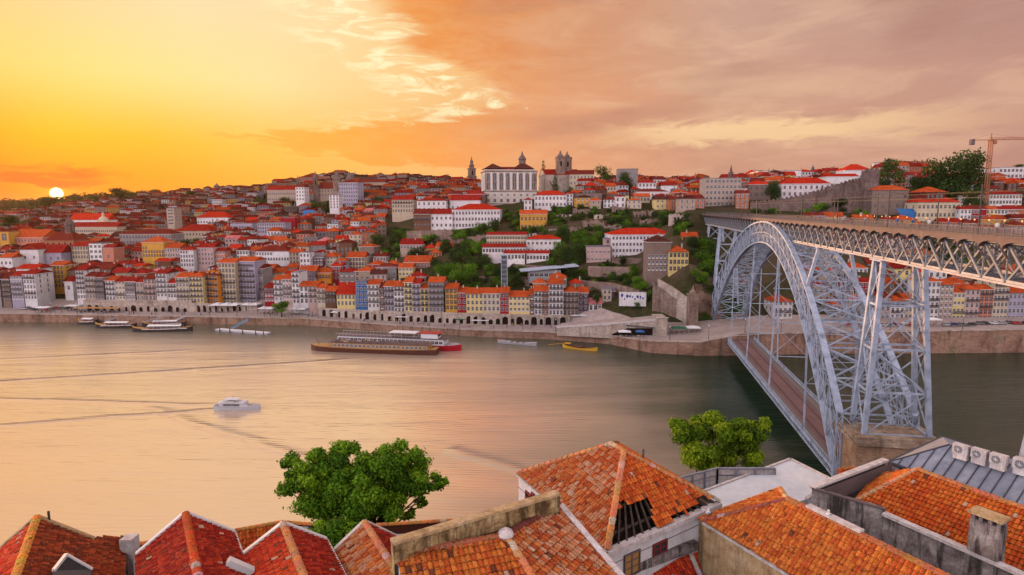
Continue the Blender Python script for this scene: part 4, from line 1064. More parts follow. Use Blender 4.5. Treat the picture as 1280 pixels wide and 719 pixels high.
for uc, vt, lb in ((421.5, 213, 'left of two round brown domes on the skyline'), (437.5, 215, 'right of two round brown domes on the skyline')):
    p = at(uc, 232, 715); k = 715/FPX; r = 5.2*k; hh = (232-vt)*k; o = empty('dome_lantern', p)
    a = MB(); a.lathe((0,0,-6), [(r*.95,0),(r*.95,6+hh*.35)], 14); a.build('drum', 'old_stone', o)
    a = MB(); a.lathe((0,0,hh*.33), [(r*1.08,0),(r*1.06,hh*.08),(r*.85,hh*.25),(r*.5,hh*.40),(r*.16,hh*.47),(r*.16,hh*.56),(.1,hh*.67)], 14); a.build('dome', 'dark_stone', o); register(o, lb, 'dome')
# domed villa on skyline, brown church at left, cream dome
o = empty('domed_villa', at(270.5, 247, 1000), .2); a = MB(); a.box((-10,0,-8),(11,14,14)); a.build('wall','old_stone',o); a = MB(); a.lathe((0,7,14), [(5,0),(5,3),(4.2,5),(2,6.5),(.3,9)], 10); a.build('dome','dark_stone',o)
for x in (-6,-2,2,6): link('window', win_mesh(1.6,2.6,'w'), o, (x,0,7))
register(o, 'square villa with small dome on the left skyline', 'villa'); FOOT.append((*o.location[:2], 21, 14))
o = empty('brown_church', at(75, 314, 520), R(-6)); k = 520/FPX
a = MB(); a.box((-13,0,-8),(13,18,9)); a.build('wall','plaster',o,color=WALLC['terracotta'])
roof_mb(26,18,9,'hip',8,.4).build('roof',['clay_roof','clay_roof','old_stone'],o,color=ROOFC['rust'])
a = MB(); a.lathe((3,9,14), [(3.6,0),(3.6,7),(4.1,7.4),(3.4,10),(2,12),(1,13),(.9,15),(.2,18)], 8); a.build('lantern_tower','dark_stone',o)
for i in range(5): link('window', open_mesh(1.8,3), o, (-10.4+5.2*i,0,4.4))
register(o, 'rust brown church with octagonal lantern tower at left', 'church'); FOOT.append((*o.location[:2], 26, 18))
o = empty('cream_dome', at(130, 283, 655)); a = MB(); a.lathe((0,0,-8), [(5.6,0),(5.6,11),(6.1,11.5),(5.2,14.5),(3.4,17),(1.3,18.5),(1.2,21),(.2,23)], 14); a.build('dome','plaster',o,color=WALLC['cream']); register(o,'cream coloured chapel dome right of white church','dome'); FOOT.append((*o.location[:2], 12, 12))
o = empty('red_turret', at(1168, 254, 402), .1); a = MB(); a.box((-7,0,-6),(7,12,7)); a.build('wall','plaster',o,color=(.16,.03,.025)); roof_mb(15,13,7,'hip',3.6,.8).build('roof',['clay_roof','clay_roof','ironwork'],o,color=ROOFC['orange']); 
for x in (-4.5,-1.5,1.5,4.5): link('window', win_mesh(1.4,2.6,'g'), o, (x,0,3))
register(o,'dark red turret pavilion with orange roof above the deck','pavilion')
# old city wall above the right end
def wall_strip(name, pts, thick, mat, label, cren=True, cat='wall', base=None):
    o = empty(name, (0,0,0)); P = [(pix(u, v, Y), base(u, Y) if callable(base) else pix(u, vb, Y).z) for u, v, vb, Y in pts]
    for (a, az_), (b_, bz) in zip(P, P[1:]):
        q = MB(); d = Vector((b_.x-a.x, b_.y-a.y, 0)).normalized(); n = Vector((-d.y, d.x, 0))*thick
        A0,B0 = Vector((a.x,a.y,az_-6)),Vector((b_.x,b_.y,bz-6)); A1,B1 = Vector((a.x,a.y,a.z)),Vector((b_.x,b_.y,b_.z))
        q.face([A0,B0,B1,A1]); q.face([A1,B1,B1+n,A1+n]); q.face([A0+n,A1+n,B1+n,B0+n]); q.face([A0,A1,A1+n,A0+n]); q.face([B0,B0+n,B1+n,B1])
        if cren:
            L = (B1-A1).length; k = int(L/2.6)
            for i in range(k):
                c = A1.lerp(B1, (i+.5)/k); e = d*.7; 
                for z0 in (0,): 
                    v0 = c-e; v1 = c+e; m_ = n*.35; t = Vector((0,0,1.1))
                    q.face([v0,v1,v1+t,v0+t]); q.face([v0+t,v1+t,v1+t+m_,v0+t+m_]); q.face([v0,v0+t,v0+t+m_,v0+m_]); q.face([v1,v1+m_,v1+m_+t,v1+t]); q.face([v0+m_,v0+m_+t,v1+m_+t,v1+m_])
        q.build('wall_section', mat, o)
    register(o, label, cat); return o
wall_strip('city_wall', [(938,254,268,424),(975,250,268,421),(1010,243,268,419),(1040,234,266,418),(1065,226,262,420),(1084,223,258,424)], 2.5, 'dark_stone', 'old battlemented city wall climbing the slope behind the deck')
wall_strip('wall_tower', [(1082,213,258,423),(1100,212,258,421)], 9, 'dark_stone', 'square tower at the top end of the city wall', cat='tower')
wall_strip('cliff_stair_wall', [(822,349,372,305),(838,358,385,302),(852,368,400,299),(869,379,410,295)], 2.2, 'pale_stone', 'pale stepped wall running down the cliff beside the bridge', cren=False)
wall_strip('bastion_wall', [(816,352,410,306),(842,372,412,301),(868,383,412,296)], 6, 'old_stone', 'massive brown stone bastion at the foot of the cliff', cren=False)
o = empty('wall_turret', pix(865, 405, 292)); a = MB(); a.box((-2.2,-2.2,-6),(2.2,2.2,14)); a.box((-2.5,-2.5,14),(2.5,2.5,14.6)); a.lathe((0,0,14.6), [(1.8,0),(1.6,1),(.5,2.2),(.1,4)], 8); a.build('turret_body','old_stone',o); register(o,'slim stone turret with finial below the cliff wall','turret')
# terraces of retaining walls on the green slope
TW = [([(640,366,376,350),(690,362,372,346)],'low terrace wall above the painted houses'),([(556,344,356,372),(625,346,358,366)],'brown terrace wall left of the glass lift'),([(636,349,362,357),(662,350,364,352)],'terrace wall right of the glass lift'),
 ([(735,333,345,352),(790,334,346,345)],'long retaining wall below the pink annex'),([(720,350,358,341),(765,354,361,333),(812,366,374,320)],'pale road wall under the green bank'),
 ([(560,296,306,430),(606,296,306,425)],'brown garden wall below the white college'),([(508,289,296,444),(566,287,295,440)],'long hedge topped garden wall'),([(700,284,292,430),(760,282,290,428)],'upper terrace wall below the stone terrace'),
 ([(745,268,276,462),(850,272,280,440)],'ruined terrace wall high on the slope'),([(640,330,338,371),(700,334,342,364)],'rocky wall above the metal roofed hall'),([(765,322,328,360),(802,323,329,358)],'arcaded terrace beneath the white seminary')]
for pts, lb in TW: wall_strip('terrace_wall', pts, 1.2, 'old_stone', lb, cren=False)
# metal roofed hall and glass lift
o = empty('metal_roofed_hall', pix(688, 347, 350), R(5)); a = MB(); a.box((-12,0,-3),(6,8,4.2)); a.build('wall','plaster',o,color=(.34,.36,.38))
a = MB(); a.face([(-17,-2,4.0),(16,-2,6.6),(16,10,6.9),(-17,10,4.3)]); a.face([(-17,-2,3.6),(-17,10,3.9),(16,10,6.5),(16,-2,6.2)]); a.face([(-17,-2,3.6),(16,-2,6.2),(16,-2,6.6),(-17,-2,4.0)]); a.build('roof','slate_pale' if 0 else 'bridge_steel',o)
for i in range(6): link('window', win_mesh(2.2,1.6,'w'), o, (-10.5+2.7*i,0,.8))
register(o,'grey hall with sloping metal roof on the terraces','hall')
o = empty('glass_lift', pix(630.5, 366, 340), 0); hh = 20.5
a = MB()
for sx in (-1.6,1.6):
    for sy in (0,3): a.box((sx-.14,sy-.14,-5),(sx+.14,sy+.14,hh))
for i in range(9):
    z = hh*i/8
    a.box((-1.7,-.1,z-.1),(1.7,.1,z+.1)); a.box((-1.7,2.9,z-.1),(1.7,3.1,z+.1)); a.box((-1.7,0,z-.08),(-1.5,3,z+.08)); a.box((1.5,0,z-.08),(1.7,3,z+.08))
a.build('frame','bridge_steel',o); a = MB(); a.box((-1.4,.2,-5),(1.4,2.8,hh-.3)); a.build('glass_shaft','slate',o); a = MB(); a.box((-3.4,-.6,hh-2.2),(4.6,3.6,hh-1.9)); a.box((-1.9,-.4,hh),(1.9,3.4,hh+.4)); a.build('landing','bridge_steel',o)
register(o,'tall grey glass lift tower climbing to the convent','lift')
# arcade below the painted houses
def arcade(name, us, dz_top, label, Yoff=0., n_arch=12, v_top=389, every=1):
    pts = [(u, yarc(u)) for u in us]
    o = empty(name, (0,0,0)); q = MB(); q2 = MB()
    for (ua, Ya), (ub, Yb) in zip(pts, pts[1:]):
        A_ = pix(ua, interp(v_top, ua), Ya); B_ = pix(ub, interp(v_top, ub), Yb)
        zt = (A_.z, B_.z)
        q.face([(A_.x,A_.y,2),(B_.x,B_.y,2),(B_.x,B_.y,zt[1]),(A_.x,A_.y,zt[0])]); q.face([(A_.x,A_.y,zt[0]),(B_.x,B_.y,zt[1]),(B_.x,B_.y+4,zt[1]),(A_.x,A_.y+4,zt[0])])
        q2.face([(A_.x,A_.y-.25,zt[0]-.5),(B_.x,B_.y-.25,zt[1]-.5),(B_.x,B_.y-.25,zt[1]+.6),(A_.x,A_.y-.25,zt[0]+.6)]); q2.face([(A_.x,A_.y-.25,zt[0]+.6),(B_.x,B_.y-.25,zt[1]+.6),(B_.x,B_.y+.2,zt[1]+.6),(A_.x,A_.y+.2,zt[0]+.6)])
    q.face([(pix(us[0],389,pts[0][1]).x, pts[0][1], 2), (pix(us[0],389,pts[0][1]).x, pts[0][1]+4, 2), (pix(us[0],389,pts[0][1]).x, pts[0][1]+4, 6), (pix(us[0],389,pts[0][1]).x, pts[0][1], 6)])
    q.build('arcade_wall', 'pale_stone', o); q2.build('parapet', 'pale_stone', o)
    u0, u1 = us[0]+4, us[-1]-4; rs = random.Random(5)
    for i in range(n_arch):
        u = u0+(u1-u0)*(i+.5)/n_arch; Yc = yarc(u); v = interp(ARC, u); p = pix(u, v, Yc)
        w = rs.choice([1.6,2.2,3.0,3.4]); h = rs.choice([2.6,3.2,3.8]) if w < 3 else 4.2
        link('arch_opening', open_mesh(w, h), o, (p.x, p.y-.03, 4.25), R(-5))
    register(o, label, 'arcade')
arcade('stone_arcade', [398,440,480,520,560,600,640,680,712], 0, 'long pale stone arcade with arched doorways under painted houses', n_arch=34, v_top=[(398,386),(480,390),(560,392),(712,396)])
arcade('stone_arcade', [104,140,180,220,240], 0, 'left stone arcade wall beneath the narrow houses', n_arch=14, v_top=[(104,376),(240,377)])
arcade('stone_arcade', [240,260,280,300,322], 0, 'dark stone arcade beneath the orange and lavender houses', n_arch=10, v_top=[(240,380),(322,382)])
# ------------------------------------------------------------------ hillside filler houses
def inpoly(u, v, poly):
    c = False; n = len(poly)
    for i in range(n):
        (x1, y1), (x2, y2) = poly[i], poly[(i+1) % n]
        if (y1 > v) != (y2 > v) and u < (x2-x1)*(v-y1)/(y2-y1)+x1: c = not c
    return c
TOWN = [[(-60,262),(60,262),(110,252),(205,244),(250,246),(330,240),(420,226),(520,231),(606,236),(606,262),(520,266),(486,268),(480,300),(455,318),(462,330),(520,332),(540,345),(540,362),(400,372),(330,376),(240,372),(-60,372)],
        [(716,234),(790,234),(880,232),(884,262),(826,264),(716,258)],
        [(925,228),(1080,224),(1080,236),(925,262)], [(1100,216),(1165,212),(1180,232),(1110,236)],[(1190,232),(1300,222),(1300,262),(1215,262)],
        [(985,296),(1300,290),(1300,386),(985,386)],[(735,246),(790,246),(790,262),(735,262)],[(478,326),(560,322),(560,350),(500,352)]]
GREEN = [[(318,243),(372,250),(372,262),(318,262)],[(374,250),(440,258),(440,270),(374,266)],[(450,312),(486,300),(486,326),(456,324)],[(222,302),(252,302),(252,316),(222,316)],
         [(330,292),(388,292),(388,301),(330,301)],[(1160,300),(1215,300),(1215,345),(1160,340)]]
EXTRA_W = [(1130,292),(1300,290),(1300,330),(1130,330)]
def ok_place(x, y, w, d):
    for fx, fy, fw, fd in FOOT:
        if abs(x-fx) < (w+fw)/2*.92 and (y < fy+fd*.98 and y+d > fy-.5): return False
    return True
rs = random.Random(11); cand = []
Yr = 372.
while Yr < 1150:
    x = -1.0*Yr + rs.uniform(0, 8)
    while x < 1.0*Yr:
        w = rs.uniform(7, 13) if Yr < 650 else rs.uniform(9, 20); d = rs.uniform(9, 13); yy = Yr+rs.uniform(-3, 3)
        z = H(x+w/2, yy); u, v = P2(Vector((x+w/2, yy, z)))
        if -50 < u < 1320 and y_ok(u, v, yy) if False else (-50 < u < 1320):
            if any(inpoly(u, v, p) for p in TOWN) and not any(inpoly(u, v, p) for p in GREEN) and ok_place(x+w/2, yy, w, d) and rs.random() < .93:
                cand.append((x+w/2, yy, z, w, d, u, v)); FOOT.append((x+w/2, yy, w, d))
        x += w+rs.choice([0.3, .3, .5, 2.2])
    Yr += 13.5 if Yr < 620 else (19 if Yr < 800 else 26)
# right-hand slope under the girder is nearer than 372
Yr = 310.
while Yr < 372:
    x = 118.
    while x < 330:
        w = rs.uniform(7, 12); d = 9.5; z = H(x+w/2, Yr); u, v = P2(Vector((x+w/2, Yr, z)))
        if 985 < u < 1300 and not inpoly(u, v, GREEN[-1]) and ok_place(x+w/2, Yr, w, d) and rs.random() < .85:
            cand.append((x+w/2, Yr, z, w, d, u, v)); FOOT.append((x+w/2, Yr, w, d))
        x += w+rs.choice([.3, .3, 3.])
    Yr += 12.
print('filler candidates', len(cand))
cand.sort(key=lambda c: c[1])
LM = [((-80,60),'left of the brown church'),((60,100),'around the brown church'),((100,150),'below the white church nave'),((150,216),'around the grey palace'),((216,270),'around the cream hall'),((270,330),'right of the cream hall'),
      ((330,372),'below the monastery wing'),((372,412),'below the pointed church tower'),((412,450),'below the twin domes'),((450,490),'left of the green gardens'),((490,560),'above the white loggia house'),((560,620),'near the hilltop palace'),
      ((620,780),'below the cathedral'),((780,880),'between pavilion and apartment block'),((880,985),'behind the apartment block'),((985,1060),'seen behind the steel arch'),((1060,1160),'seen behind the braced tower'),((1160,1400),'under the girder at right')]
def landmark(u, v):
    for (a, b), t in LM:
        if a <= u < b:
            if u > 985 and v < 280: return 'above the deck at right'
            return t
    return 'on the hill'
def pick_cols(u, rs):
    wl = rs.choices(['white','cream','pale pink','beige','grey','pale yellow','lavender','terracotta','salmon','brown','stone','ochre'], [14,9,10,12,12,5,6,8,4,9,12,4])[0]
    rf = rs.choices(['orange','red','rust','bright red','brown','pink'], [34,20,22,10,10,3] if u > 330 else [8,24,38,6,22,2])[0]
    return wl, rf
for c in cand[:205]:
    x, y, z, w, d, u, v = c
    wl, rf = pick_cols(u, rs); h = rs.uniform(5.5, 10.5)
    uu = w*FPX/y/2; kind = rs.choices(['hip','gable','gablef','flat'], [45,32,17,6])[0]
    hp = h*FPX/y
    cw = max(1, round(w/3.2)); rw = max(1, round(h/3.3))
    band = 'low down' if v > 340 else 'mid slope' if v > 300 else 'high up'
    size = 'wide' if w > 10.5 else 'narrow' if w < 8.4 else ''
    shp = {'hip':'hipped','gable':'ridged','gablef':'front gabled','flat':'flat'}[kind]
    rname = rf if kind != 'flat' else 'grey'
    lb = ' '.join(f'{size} {wl if wl != "stone" else "bare stone"} house, {shp} {rname} roof, {band} {landmark(u, v)}'.split())
    house(u-uu, u+uu, v, v-hp, wl, rf if kind != 'flat' else 'grey', kind, Y=y, d=d, label=lb, group='red roofed houses crowding the hillside', down=7, maxw=9, rz=R(rs.uniform(-16, 12)), rise=rs.uniform(1.8, 3.2), cols=min(4, cw), rows=min(3, rw), chim=rs.choice([0,1,1,2]), side=False, seed=int(x*7+y))
far = MB(); wins = 0
for c in cand[205:]:
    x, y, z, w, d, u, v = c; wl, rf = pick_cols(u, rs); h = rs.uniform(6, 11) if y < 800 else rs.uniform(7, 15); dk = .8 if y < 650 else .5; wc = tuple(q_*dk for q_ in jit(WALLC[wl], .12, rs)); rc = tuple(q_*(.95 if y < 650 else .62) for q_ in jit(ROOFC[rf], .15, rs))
    M_ = Matrix.Translation((x, y, z)) @ Matrix.Rotation(R(rs.uniform(-25, 20)), 4, 'Z')
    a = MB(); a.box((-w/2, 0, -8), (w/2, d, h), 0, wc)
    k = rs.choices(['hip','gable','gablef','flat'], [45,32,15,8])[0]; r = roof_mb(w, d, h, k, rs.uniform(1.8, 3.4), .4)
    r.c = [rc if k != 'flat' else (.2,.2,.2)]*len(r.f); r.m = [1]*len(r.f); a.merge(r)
    for q in range(rs.randint(0, 2)):
        cx, cy = rs.uniform(-.35, .35)*w, rs.uniform(.3, .7)*d; a.box((cx-.4, cy-.4, h), (cx+.4, cy+.4, h+3.6), 0, (.35,.25,.2))
    nc = max(1, round(w/3)); nr = max(1, round(h/3.4))
    for i in range(nc):
        for j in range(nr):
            X = -w/2+w*(i+.5)/nc; Z = h/nr*j+.8; a.face([(X-.6,-.05,Z),(X+.6,-.05,Z),(X+.6,-.05,Z+1.5),(X-.6,-.05,Z+1.5)], 2)
    far.merge(a, M_)
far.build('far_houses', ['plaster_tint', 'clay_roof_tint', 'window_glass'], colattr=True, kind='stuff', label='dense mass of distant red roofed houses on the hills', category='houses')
# roofless ruins and garden walls on the slope beneath the cathedral
rs = random.Random(31)
for i, (u, v, w_) in enumerate([(705,272,20),(728,268,24),(752,274,18),(776,266,22),(800,272,16),(826,268,24),(848,276,18),(742,284,26),(716,290,20),(812,280,20),(690,262,18),(664,296,16),(840,258,18),(766,290,22),(660,352,22),(580,366,24),(700,352,18),(604,300,20)]):
    p = hit(u, v)
    if not ok_place(p.x, p.y, 4, 4): continue
    k = p.y/FPX; w = w_*k; h = rs.uniform(2.2, 5); d = rs.uniform(4, 8); o = empty('ruined_house', p, R(rs.uniform(-14, 10))); q = MB()
    n_ = 7
    for (x0, y0), (x1, y1) in (((-w/2,0),(w/2,0)),((w/2,0),(w/2,d)),((w/2,d),(-w/2,d)),((-w/2,d),(-w/2,0))):
        tops = [h*rs.uniform(.45, 1.1) for _ in range(n_+1)]
        for j in range(n_):
            a0, a1 = j/n_, (j+1)/n_; P0_, P1_ = (x0+(x1-x0)*a0, y0+(y1-y0)*a0), (x0+(x1-x0)*a1, y0+(y1-y0)*a1)
            q.face([(*P0_,-5),(*P1_,-5),(*P1_,tops[j+1]),(*P0_,tops[j])])
    q.build('broken_wall', rs.choice(['old_stone','old_stone','pale_stone']), o)
    for j in range(rs.randint(1, 3)): link('opening', open_mesh(1.1, 1.9, False), o, (-w/2+w*(j+1)/4, -.03, .3))
    register(o, 'roofless brown stone ruin on the green slope', 'ruin', 'roofless ruins on the slope'); FOOT.append((p.x, p.y, w, d))
# ------------------------------------------------------------------ trees
def leaf_mat(name, a, b_, c_):
    m, T, b = newmat(name, .75, .2); c = attr(T)
    oc = objcol(T)
    g = T.nodes.new('ShaderNodeSeparateColor'); T.links.new(c, g.inputs[0])
    cc = ramp(T, g.outputs[0], [(0, a), (.5, b_), (1, c_)]); cc = mixc(T, 1., cc, oc, 'MULTIPLY')
    T.links.new(cc, b.inputs['Base Color'])
    tr = T.nodes.new('ShaderNodeBsdfTranslucent'); T.links.new(cc, tr.inputs[0]); mx = T.nodes.new('ShaderNodeMixShader'); mx.inputs[0].default_value = .28
    out = T.nodes['Material Output']; T.links.new(b.outputs[0], mx.inputs[1]); T.links.new(tr.outputs[0], mx.inputs[2]); T.links.new(mx.outputs[0], out.inputs[0])
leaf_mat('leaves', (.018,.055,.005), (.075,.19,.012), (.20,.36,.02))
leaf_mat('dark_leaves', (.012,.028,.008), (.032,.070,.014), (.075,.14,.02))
stone_mat('bark', (.05,.035,.025), (.10,.07,.05), (.15,.11,.08), 3.)
def crown_mb(clumps, n, size, rs, flatten=1., surf=.55):
    """leaf faces spread through ellipsoid clumps (cx,cy,cz,rx,ry,rz)"""
    a = MB(); tot = sum((c[3]*c[4]*c[5])**(2/3) for c in clumps)
    for c in clumps:
        k = int(n*(c[3]*c[4]*c[5])**(2/3)/tot); tone = rs.uniform(.12, .85)
        for i in range(k):
            v = Vector((rs.gauss(0,1), rs.gauss(0,1), rs.gauss(0,1))).normalized(); r = rs.uniform(surf, 1)**.6
            nz = noise.noise(Vector((v.x*2.3+c[0], v.y*2.3+c[1], v.z*2.3+c[2])))
            r *= 1+.42*nz; r *= 1.18 if rs.random() < .06 else 1
            p = Vector((c[0]+v.x*r*c[3], c[1]+v.y*r*c[4], c[2]+v.z*r*c[5]))
            s = size*rs.uniform(.6, 1.3)
            nrm = (v+Vector((rs.uniform(-1.1,1.1), rs.uniform(-1.1,1.1), rs.uniform(-.4,1.2)))).normalized()
            t = nrm.cross(Vector((rs.uniform(-1,1), rs.uniform(-1,1), rs.uniform(-1,1)))).normalized(); bb = nrm.cross(t)
            tint = max(0, min(1, tone+rs.uniform(-.25,.25)))
            a.face([p-t*s, p-bb*s*.55, p+t*s, p+bb*s*.55], 0, (tint,)*3)
    return a
def limb_mb(h, r, clumps, rs, nl=6):
    a = MB(); top = Vector((rs.uniform(-.3,.3), rs.uniform(-.3,.3), h)); a.tube((0,0,-1.5), (0,0,h*.35), r*1.3, r, 8); a.tube((0,0,h*.35), top, r, r*.45, 8)
    for c in clumps[:nl]:
        s = Vector((0,0,h*rs.uniform(.3,.75))); e = Vector(c[:3]); mdl = s.lerp(e, .5)+Vector((0,0,-.1*(e-s).length)); a.tube(s, mdl, r*.5, r*.32, 6); a.tube(mdl, e, r*.32, r*.1, 6)
    return a
def make_proto(kind, seed):
    rs = random.Random(seed); cl = []
    if kind == 'round':
        for i in range(12):
            an = i*2.4; rr = rs.uniform(.15, .62); cl.append((math.cos(an)*rr*1., math.sin(an)*rr, rs.uniform(.45, 1.5), rs.uniform(.36, .56), rs.uniform(.36, .56), rs.uniform(.30, .42)))
        return crown_mb(cl, 3200, .06, rs, surf=.2), limb_mb(.95, .06, cl, rs)
    if kind == 'bush':
        for i in range(7): cl.append((rs.uniform(-.65,.65), rs.uniform(-.5,.5), rs.uniform(.2,.5), rs.uniform(.28,.45), rs.uniform(.3,.4), rs.uniform(.22,.4)))
        return crown_mb(cl, 900, .07, rs), limb_mb(.4, .04, cl, rs, 4)
    if kind == 'cypress':
        for i in range(9): t = i/8; cl.append((rs.uniform(-.04,.04), rs.uniform(-.04,.04), .25+t*2.6, .30*(1-t*.8), .30*(1-t*.8), .32))
        return crown_mb(cl, 1100, .055, rs), limb_mb(2.2, .05, [], rs)
    if kind == 'cedar':
        for i in range(14): an = i*2.4; t = i/13; rr = (1-t*.75)*rs.uniform(.5,.95); cl.append((math.cos(an)*rr, math.sin(an)*rr*.8, .45+t*1.15, .40, .34, .15))
        return crown_mb(cl, 1900, .055, rs, surf=.2), limb_mb(1.5, .07, cl, rs, 10)
PROTO = {}
def proto(kind, i, mat):
    key = (kind, i, mat)
    if key not in PROTO:
        c, l = make_proto(kind, 31*i+len(kind)); PROTO[key] = (c.mesh('crown', mat, True), l.mesh('trunk', 'bark'))
    return PROTO[key]
_ti = [0]
def tree_spot(u, vb, Y):
    if Y is not None:
        q0 = pix(u, vb, Y); h0 = H(q0.x, q0.y)
        if -6 < q0.z-h0 < 5 and all(not (abs(q0.x-fx) < fw/2 and fy < q0.y < fy+fd) for fx, fy, fw, fd in FOOT): return q0
    q = hit(u, vb)
    if Y is not None and q.y > Y*1.25:
        q = pix(u, vb, Y); h = H(q.x, q.y)
        if h > q.z: q.z = h
        return q
    for k in range(40):
        if all(not (abs(q.x-fx) < fw/2+1 and fy-1 < q.y < fy+fd+1) for fx, fy, fw, fd in FOOT): break
        q = Vector((q.x*(q.y+1.5)/q.y, q.y+1.5, 0)); q.z = H(q.x, q.y)
    return q
def tree(u, vb, wpx, hpx, kind='round', mat='leaves', label=None, group=None, cat='tree', Y=None, col=None, name=None):
    _ti[0] += 1; p = tree_spot(u, vb, Y); k = p.y/FPX; r_ = random.Random(_ti[0])
    c, t = proto(kind, _ti[0] % 3, mat); tall = {'round':1.85,'bush':.85,'cypress':3.1,'cedar':1.75}[kind]; wid = {'round':1.95,'bush':1.9,'cypress':.62,'cedar':2.3}[kind]
    o = empty(name or {'round':'broadleaf_tree','bush':'bush','cypress':'cypress_tree','cedar':'cedar_tree'}[kind], p-Vector((0,0,.3)), r_.uniform(0, 6.28))
    o.scale = (wpx*k/wid, wpx*k/wid, hpx*k/tall)
    cc = col or (1,1,1); f = r_.uniform(.8, 1.2); link('crown', c, o, color=tuple(x*f for x in cc)); link('trunk', t, o)
    if label: register(o, label, cat, group)
    return o
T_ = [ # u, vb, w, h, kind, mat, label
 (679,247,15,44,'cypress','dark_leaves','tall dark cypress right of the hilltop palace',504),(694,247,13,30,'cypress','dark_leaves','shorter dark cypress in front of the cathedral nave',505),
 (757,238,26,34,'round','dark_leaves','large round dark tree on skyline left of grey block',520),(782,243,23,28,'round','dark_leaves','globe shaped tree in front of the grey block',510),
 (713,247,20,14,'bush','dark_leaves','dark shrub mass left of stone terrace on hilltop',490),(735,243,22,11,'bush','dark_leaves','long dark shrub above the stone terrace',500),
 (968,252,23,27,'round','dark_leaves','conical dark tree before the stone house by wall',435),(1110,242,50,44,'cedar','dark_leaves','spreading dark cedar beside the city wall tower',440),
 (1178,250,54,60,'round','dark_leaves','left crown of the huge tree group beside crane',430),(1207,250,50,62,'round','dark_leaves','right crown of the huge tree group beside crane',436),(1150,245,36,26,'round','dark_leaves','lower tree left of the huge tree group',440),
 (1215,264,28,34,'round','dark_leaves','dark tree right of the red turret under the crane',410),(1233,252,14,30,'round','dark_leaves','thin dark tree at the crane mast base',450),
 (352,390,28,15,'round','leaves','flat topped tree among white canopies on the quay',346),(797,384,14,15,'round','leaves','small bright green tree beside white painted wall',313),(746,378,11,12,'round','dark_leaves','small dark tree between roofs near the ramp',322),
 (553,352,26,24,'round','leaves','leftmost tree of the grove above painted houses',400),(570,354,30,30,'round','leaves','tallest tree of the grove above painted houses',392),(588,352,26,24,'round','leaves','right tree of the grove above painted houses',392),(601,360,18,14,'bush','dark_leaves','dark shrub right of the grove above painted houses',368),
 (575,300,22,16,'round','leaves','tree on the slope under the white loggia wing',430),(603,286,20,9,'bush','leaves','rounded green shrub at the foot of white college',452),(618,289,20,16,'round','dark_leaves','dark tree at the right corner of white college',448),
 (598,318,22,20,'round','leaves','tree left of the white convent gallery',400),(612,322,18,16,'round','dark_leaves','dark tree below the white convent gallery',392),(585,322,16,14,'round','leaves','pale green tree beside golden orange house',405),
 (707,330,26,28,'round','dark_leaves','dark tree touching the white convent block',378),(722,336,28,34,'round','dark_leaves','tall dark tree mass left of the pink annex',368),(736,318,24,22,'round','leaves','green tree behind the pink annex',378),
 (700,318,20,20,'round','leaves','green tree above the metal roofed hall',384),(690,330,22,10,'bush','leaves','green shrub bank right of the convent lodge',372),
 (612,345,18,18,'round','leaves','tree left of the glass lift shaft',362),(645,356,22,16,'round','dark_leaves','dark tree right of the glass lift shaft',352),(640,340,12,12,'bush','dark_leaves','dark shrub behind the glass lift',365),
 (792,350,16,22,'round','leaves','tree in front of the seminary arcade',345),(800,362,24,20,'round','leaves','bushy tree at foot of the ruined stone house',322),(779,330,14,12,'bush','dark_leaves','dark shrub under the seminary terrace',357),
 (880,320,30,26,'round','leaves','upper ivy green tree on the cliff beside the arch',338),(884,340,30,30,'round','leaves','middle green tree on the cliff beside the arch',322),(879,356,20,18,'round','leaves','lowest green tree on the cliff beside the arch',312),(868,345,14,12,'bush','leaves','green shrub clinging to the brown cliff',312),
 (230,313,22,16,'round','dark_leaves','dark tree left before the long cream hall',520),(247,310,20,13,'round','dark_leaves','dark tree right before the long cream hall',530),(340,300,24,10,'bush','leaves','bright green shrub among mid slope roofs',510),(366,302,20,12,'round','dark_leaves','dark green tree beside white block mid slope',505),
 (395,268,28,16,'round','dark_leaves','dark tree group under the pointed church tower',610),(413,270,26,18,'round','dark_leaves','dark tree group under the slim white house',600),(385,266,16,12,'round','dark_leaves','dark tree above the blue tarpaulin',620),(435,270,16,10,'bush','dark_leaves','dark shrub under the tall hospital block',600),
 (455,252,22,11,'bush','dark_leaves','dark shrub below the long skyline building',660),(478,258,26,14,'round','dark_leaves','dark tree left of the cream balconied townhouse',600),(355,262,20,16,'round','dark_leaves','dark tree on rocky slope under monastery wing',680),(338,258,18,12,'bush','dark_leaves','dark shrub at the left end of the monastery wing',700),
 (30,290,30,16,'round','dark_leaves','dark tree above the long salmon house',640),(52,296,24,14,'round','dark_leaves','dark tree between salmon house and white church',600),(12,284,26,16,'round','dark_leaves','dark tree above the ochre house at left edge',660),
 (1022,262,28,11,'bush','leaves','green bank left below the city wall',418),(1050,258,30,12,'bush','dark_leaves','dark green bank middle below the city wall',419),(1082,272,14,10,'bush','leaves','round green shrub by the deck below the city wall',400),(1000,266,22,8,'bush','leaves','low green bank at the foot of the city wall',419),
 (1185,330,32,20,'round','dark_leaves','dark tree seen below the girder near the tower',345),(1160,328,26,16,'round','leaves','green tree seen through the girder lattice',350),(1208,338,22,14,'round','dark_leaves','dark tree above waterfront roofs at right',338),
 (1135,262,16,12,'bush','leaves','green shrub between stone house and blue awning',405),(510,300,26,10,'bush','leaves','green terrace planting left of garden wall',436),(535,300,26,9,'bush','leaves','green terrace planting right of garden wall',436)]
for u, vb, w_, h_, k_, m_, lb, Y_ in T_: tree(u, vb, w_, h_, k_, m_, lb, 'trees and shrubs on the far hillside', cat='shrub' if k_ == 'bush' else 'tree', Y=Y_)
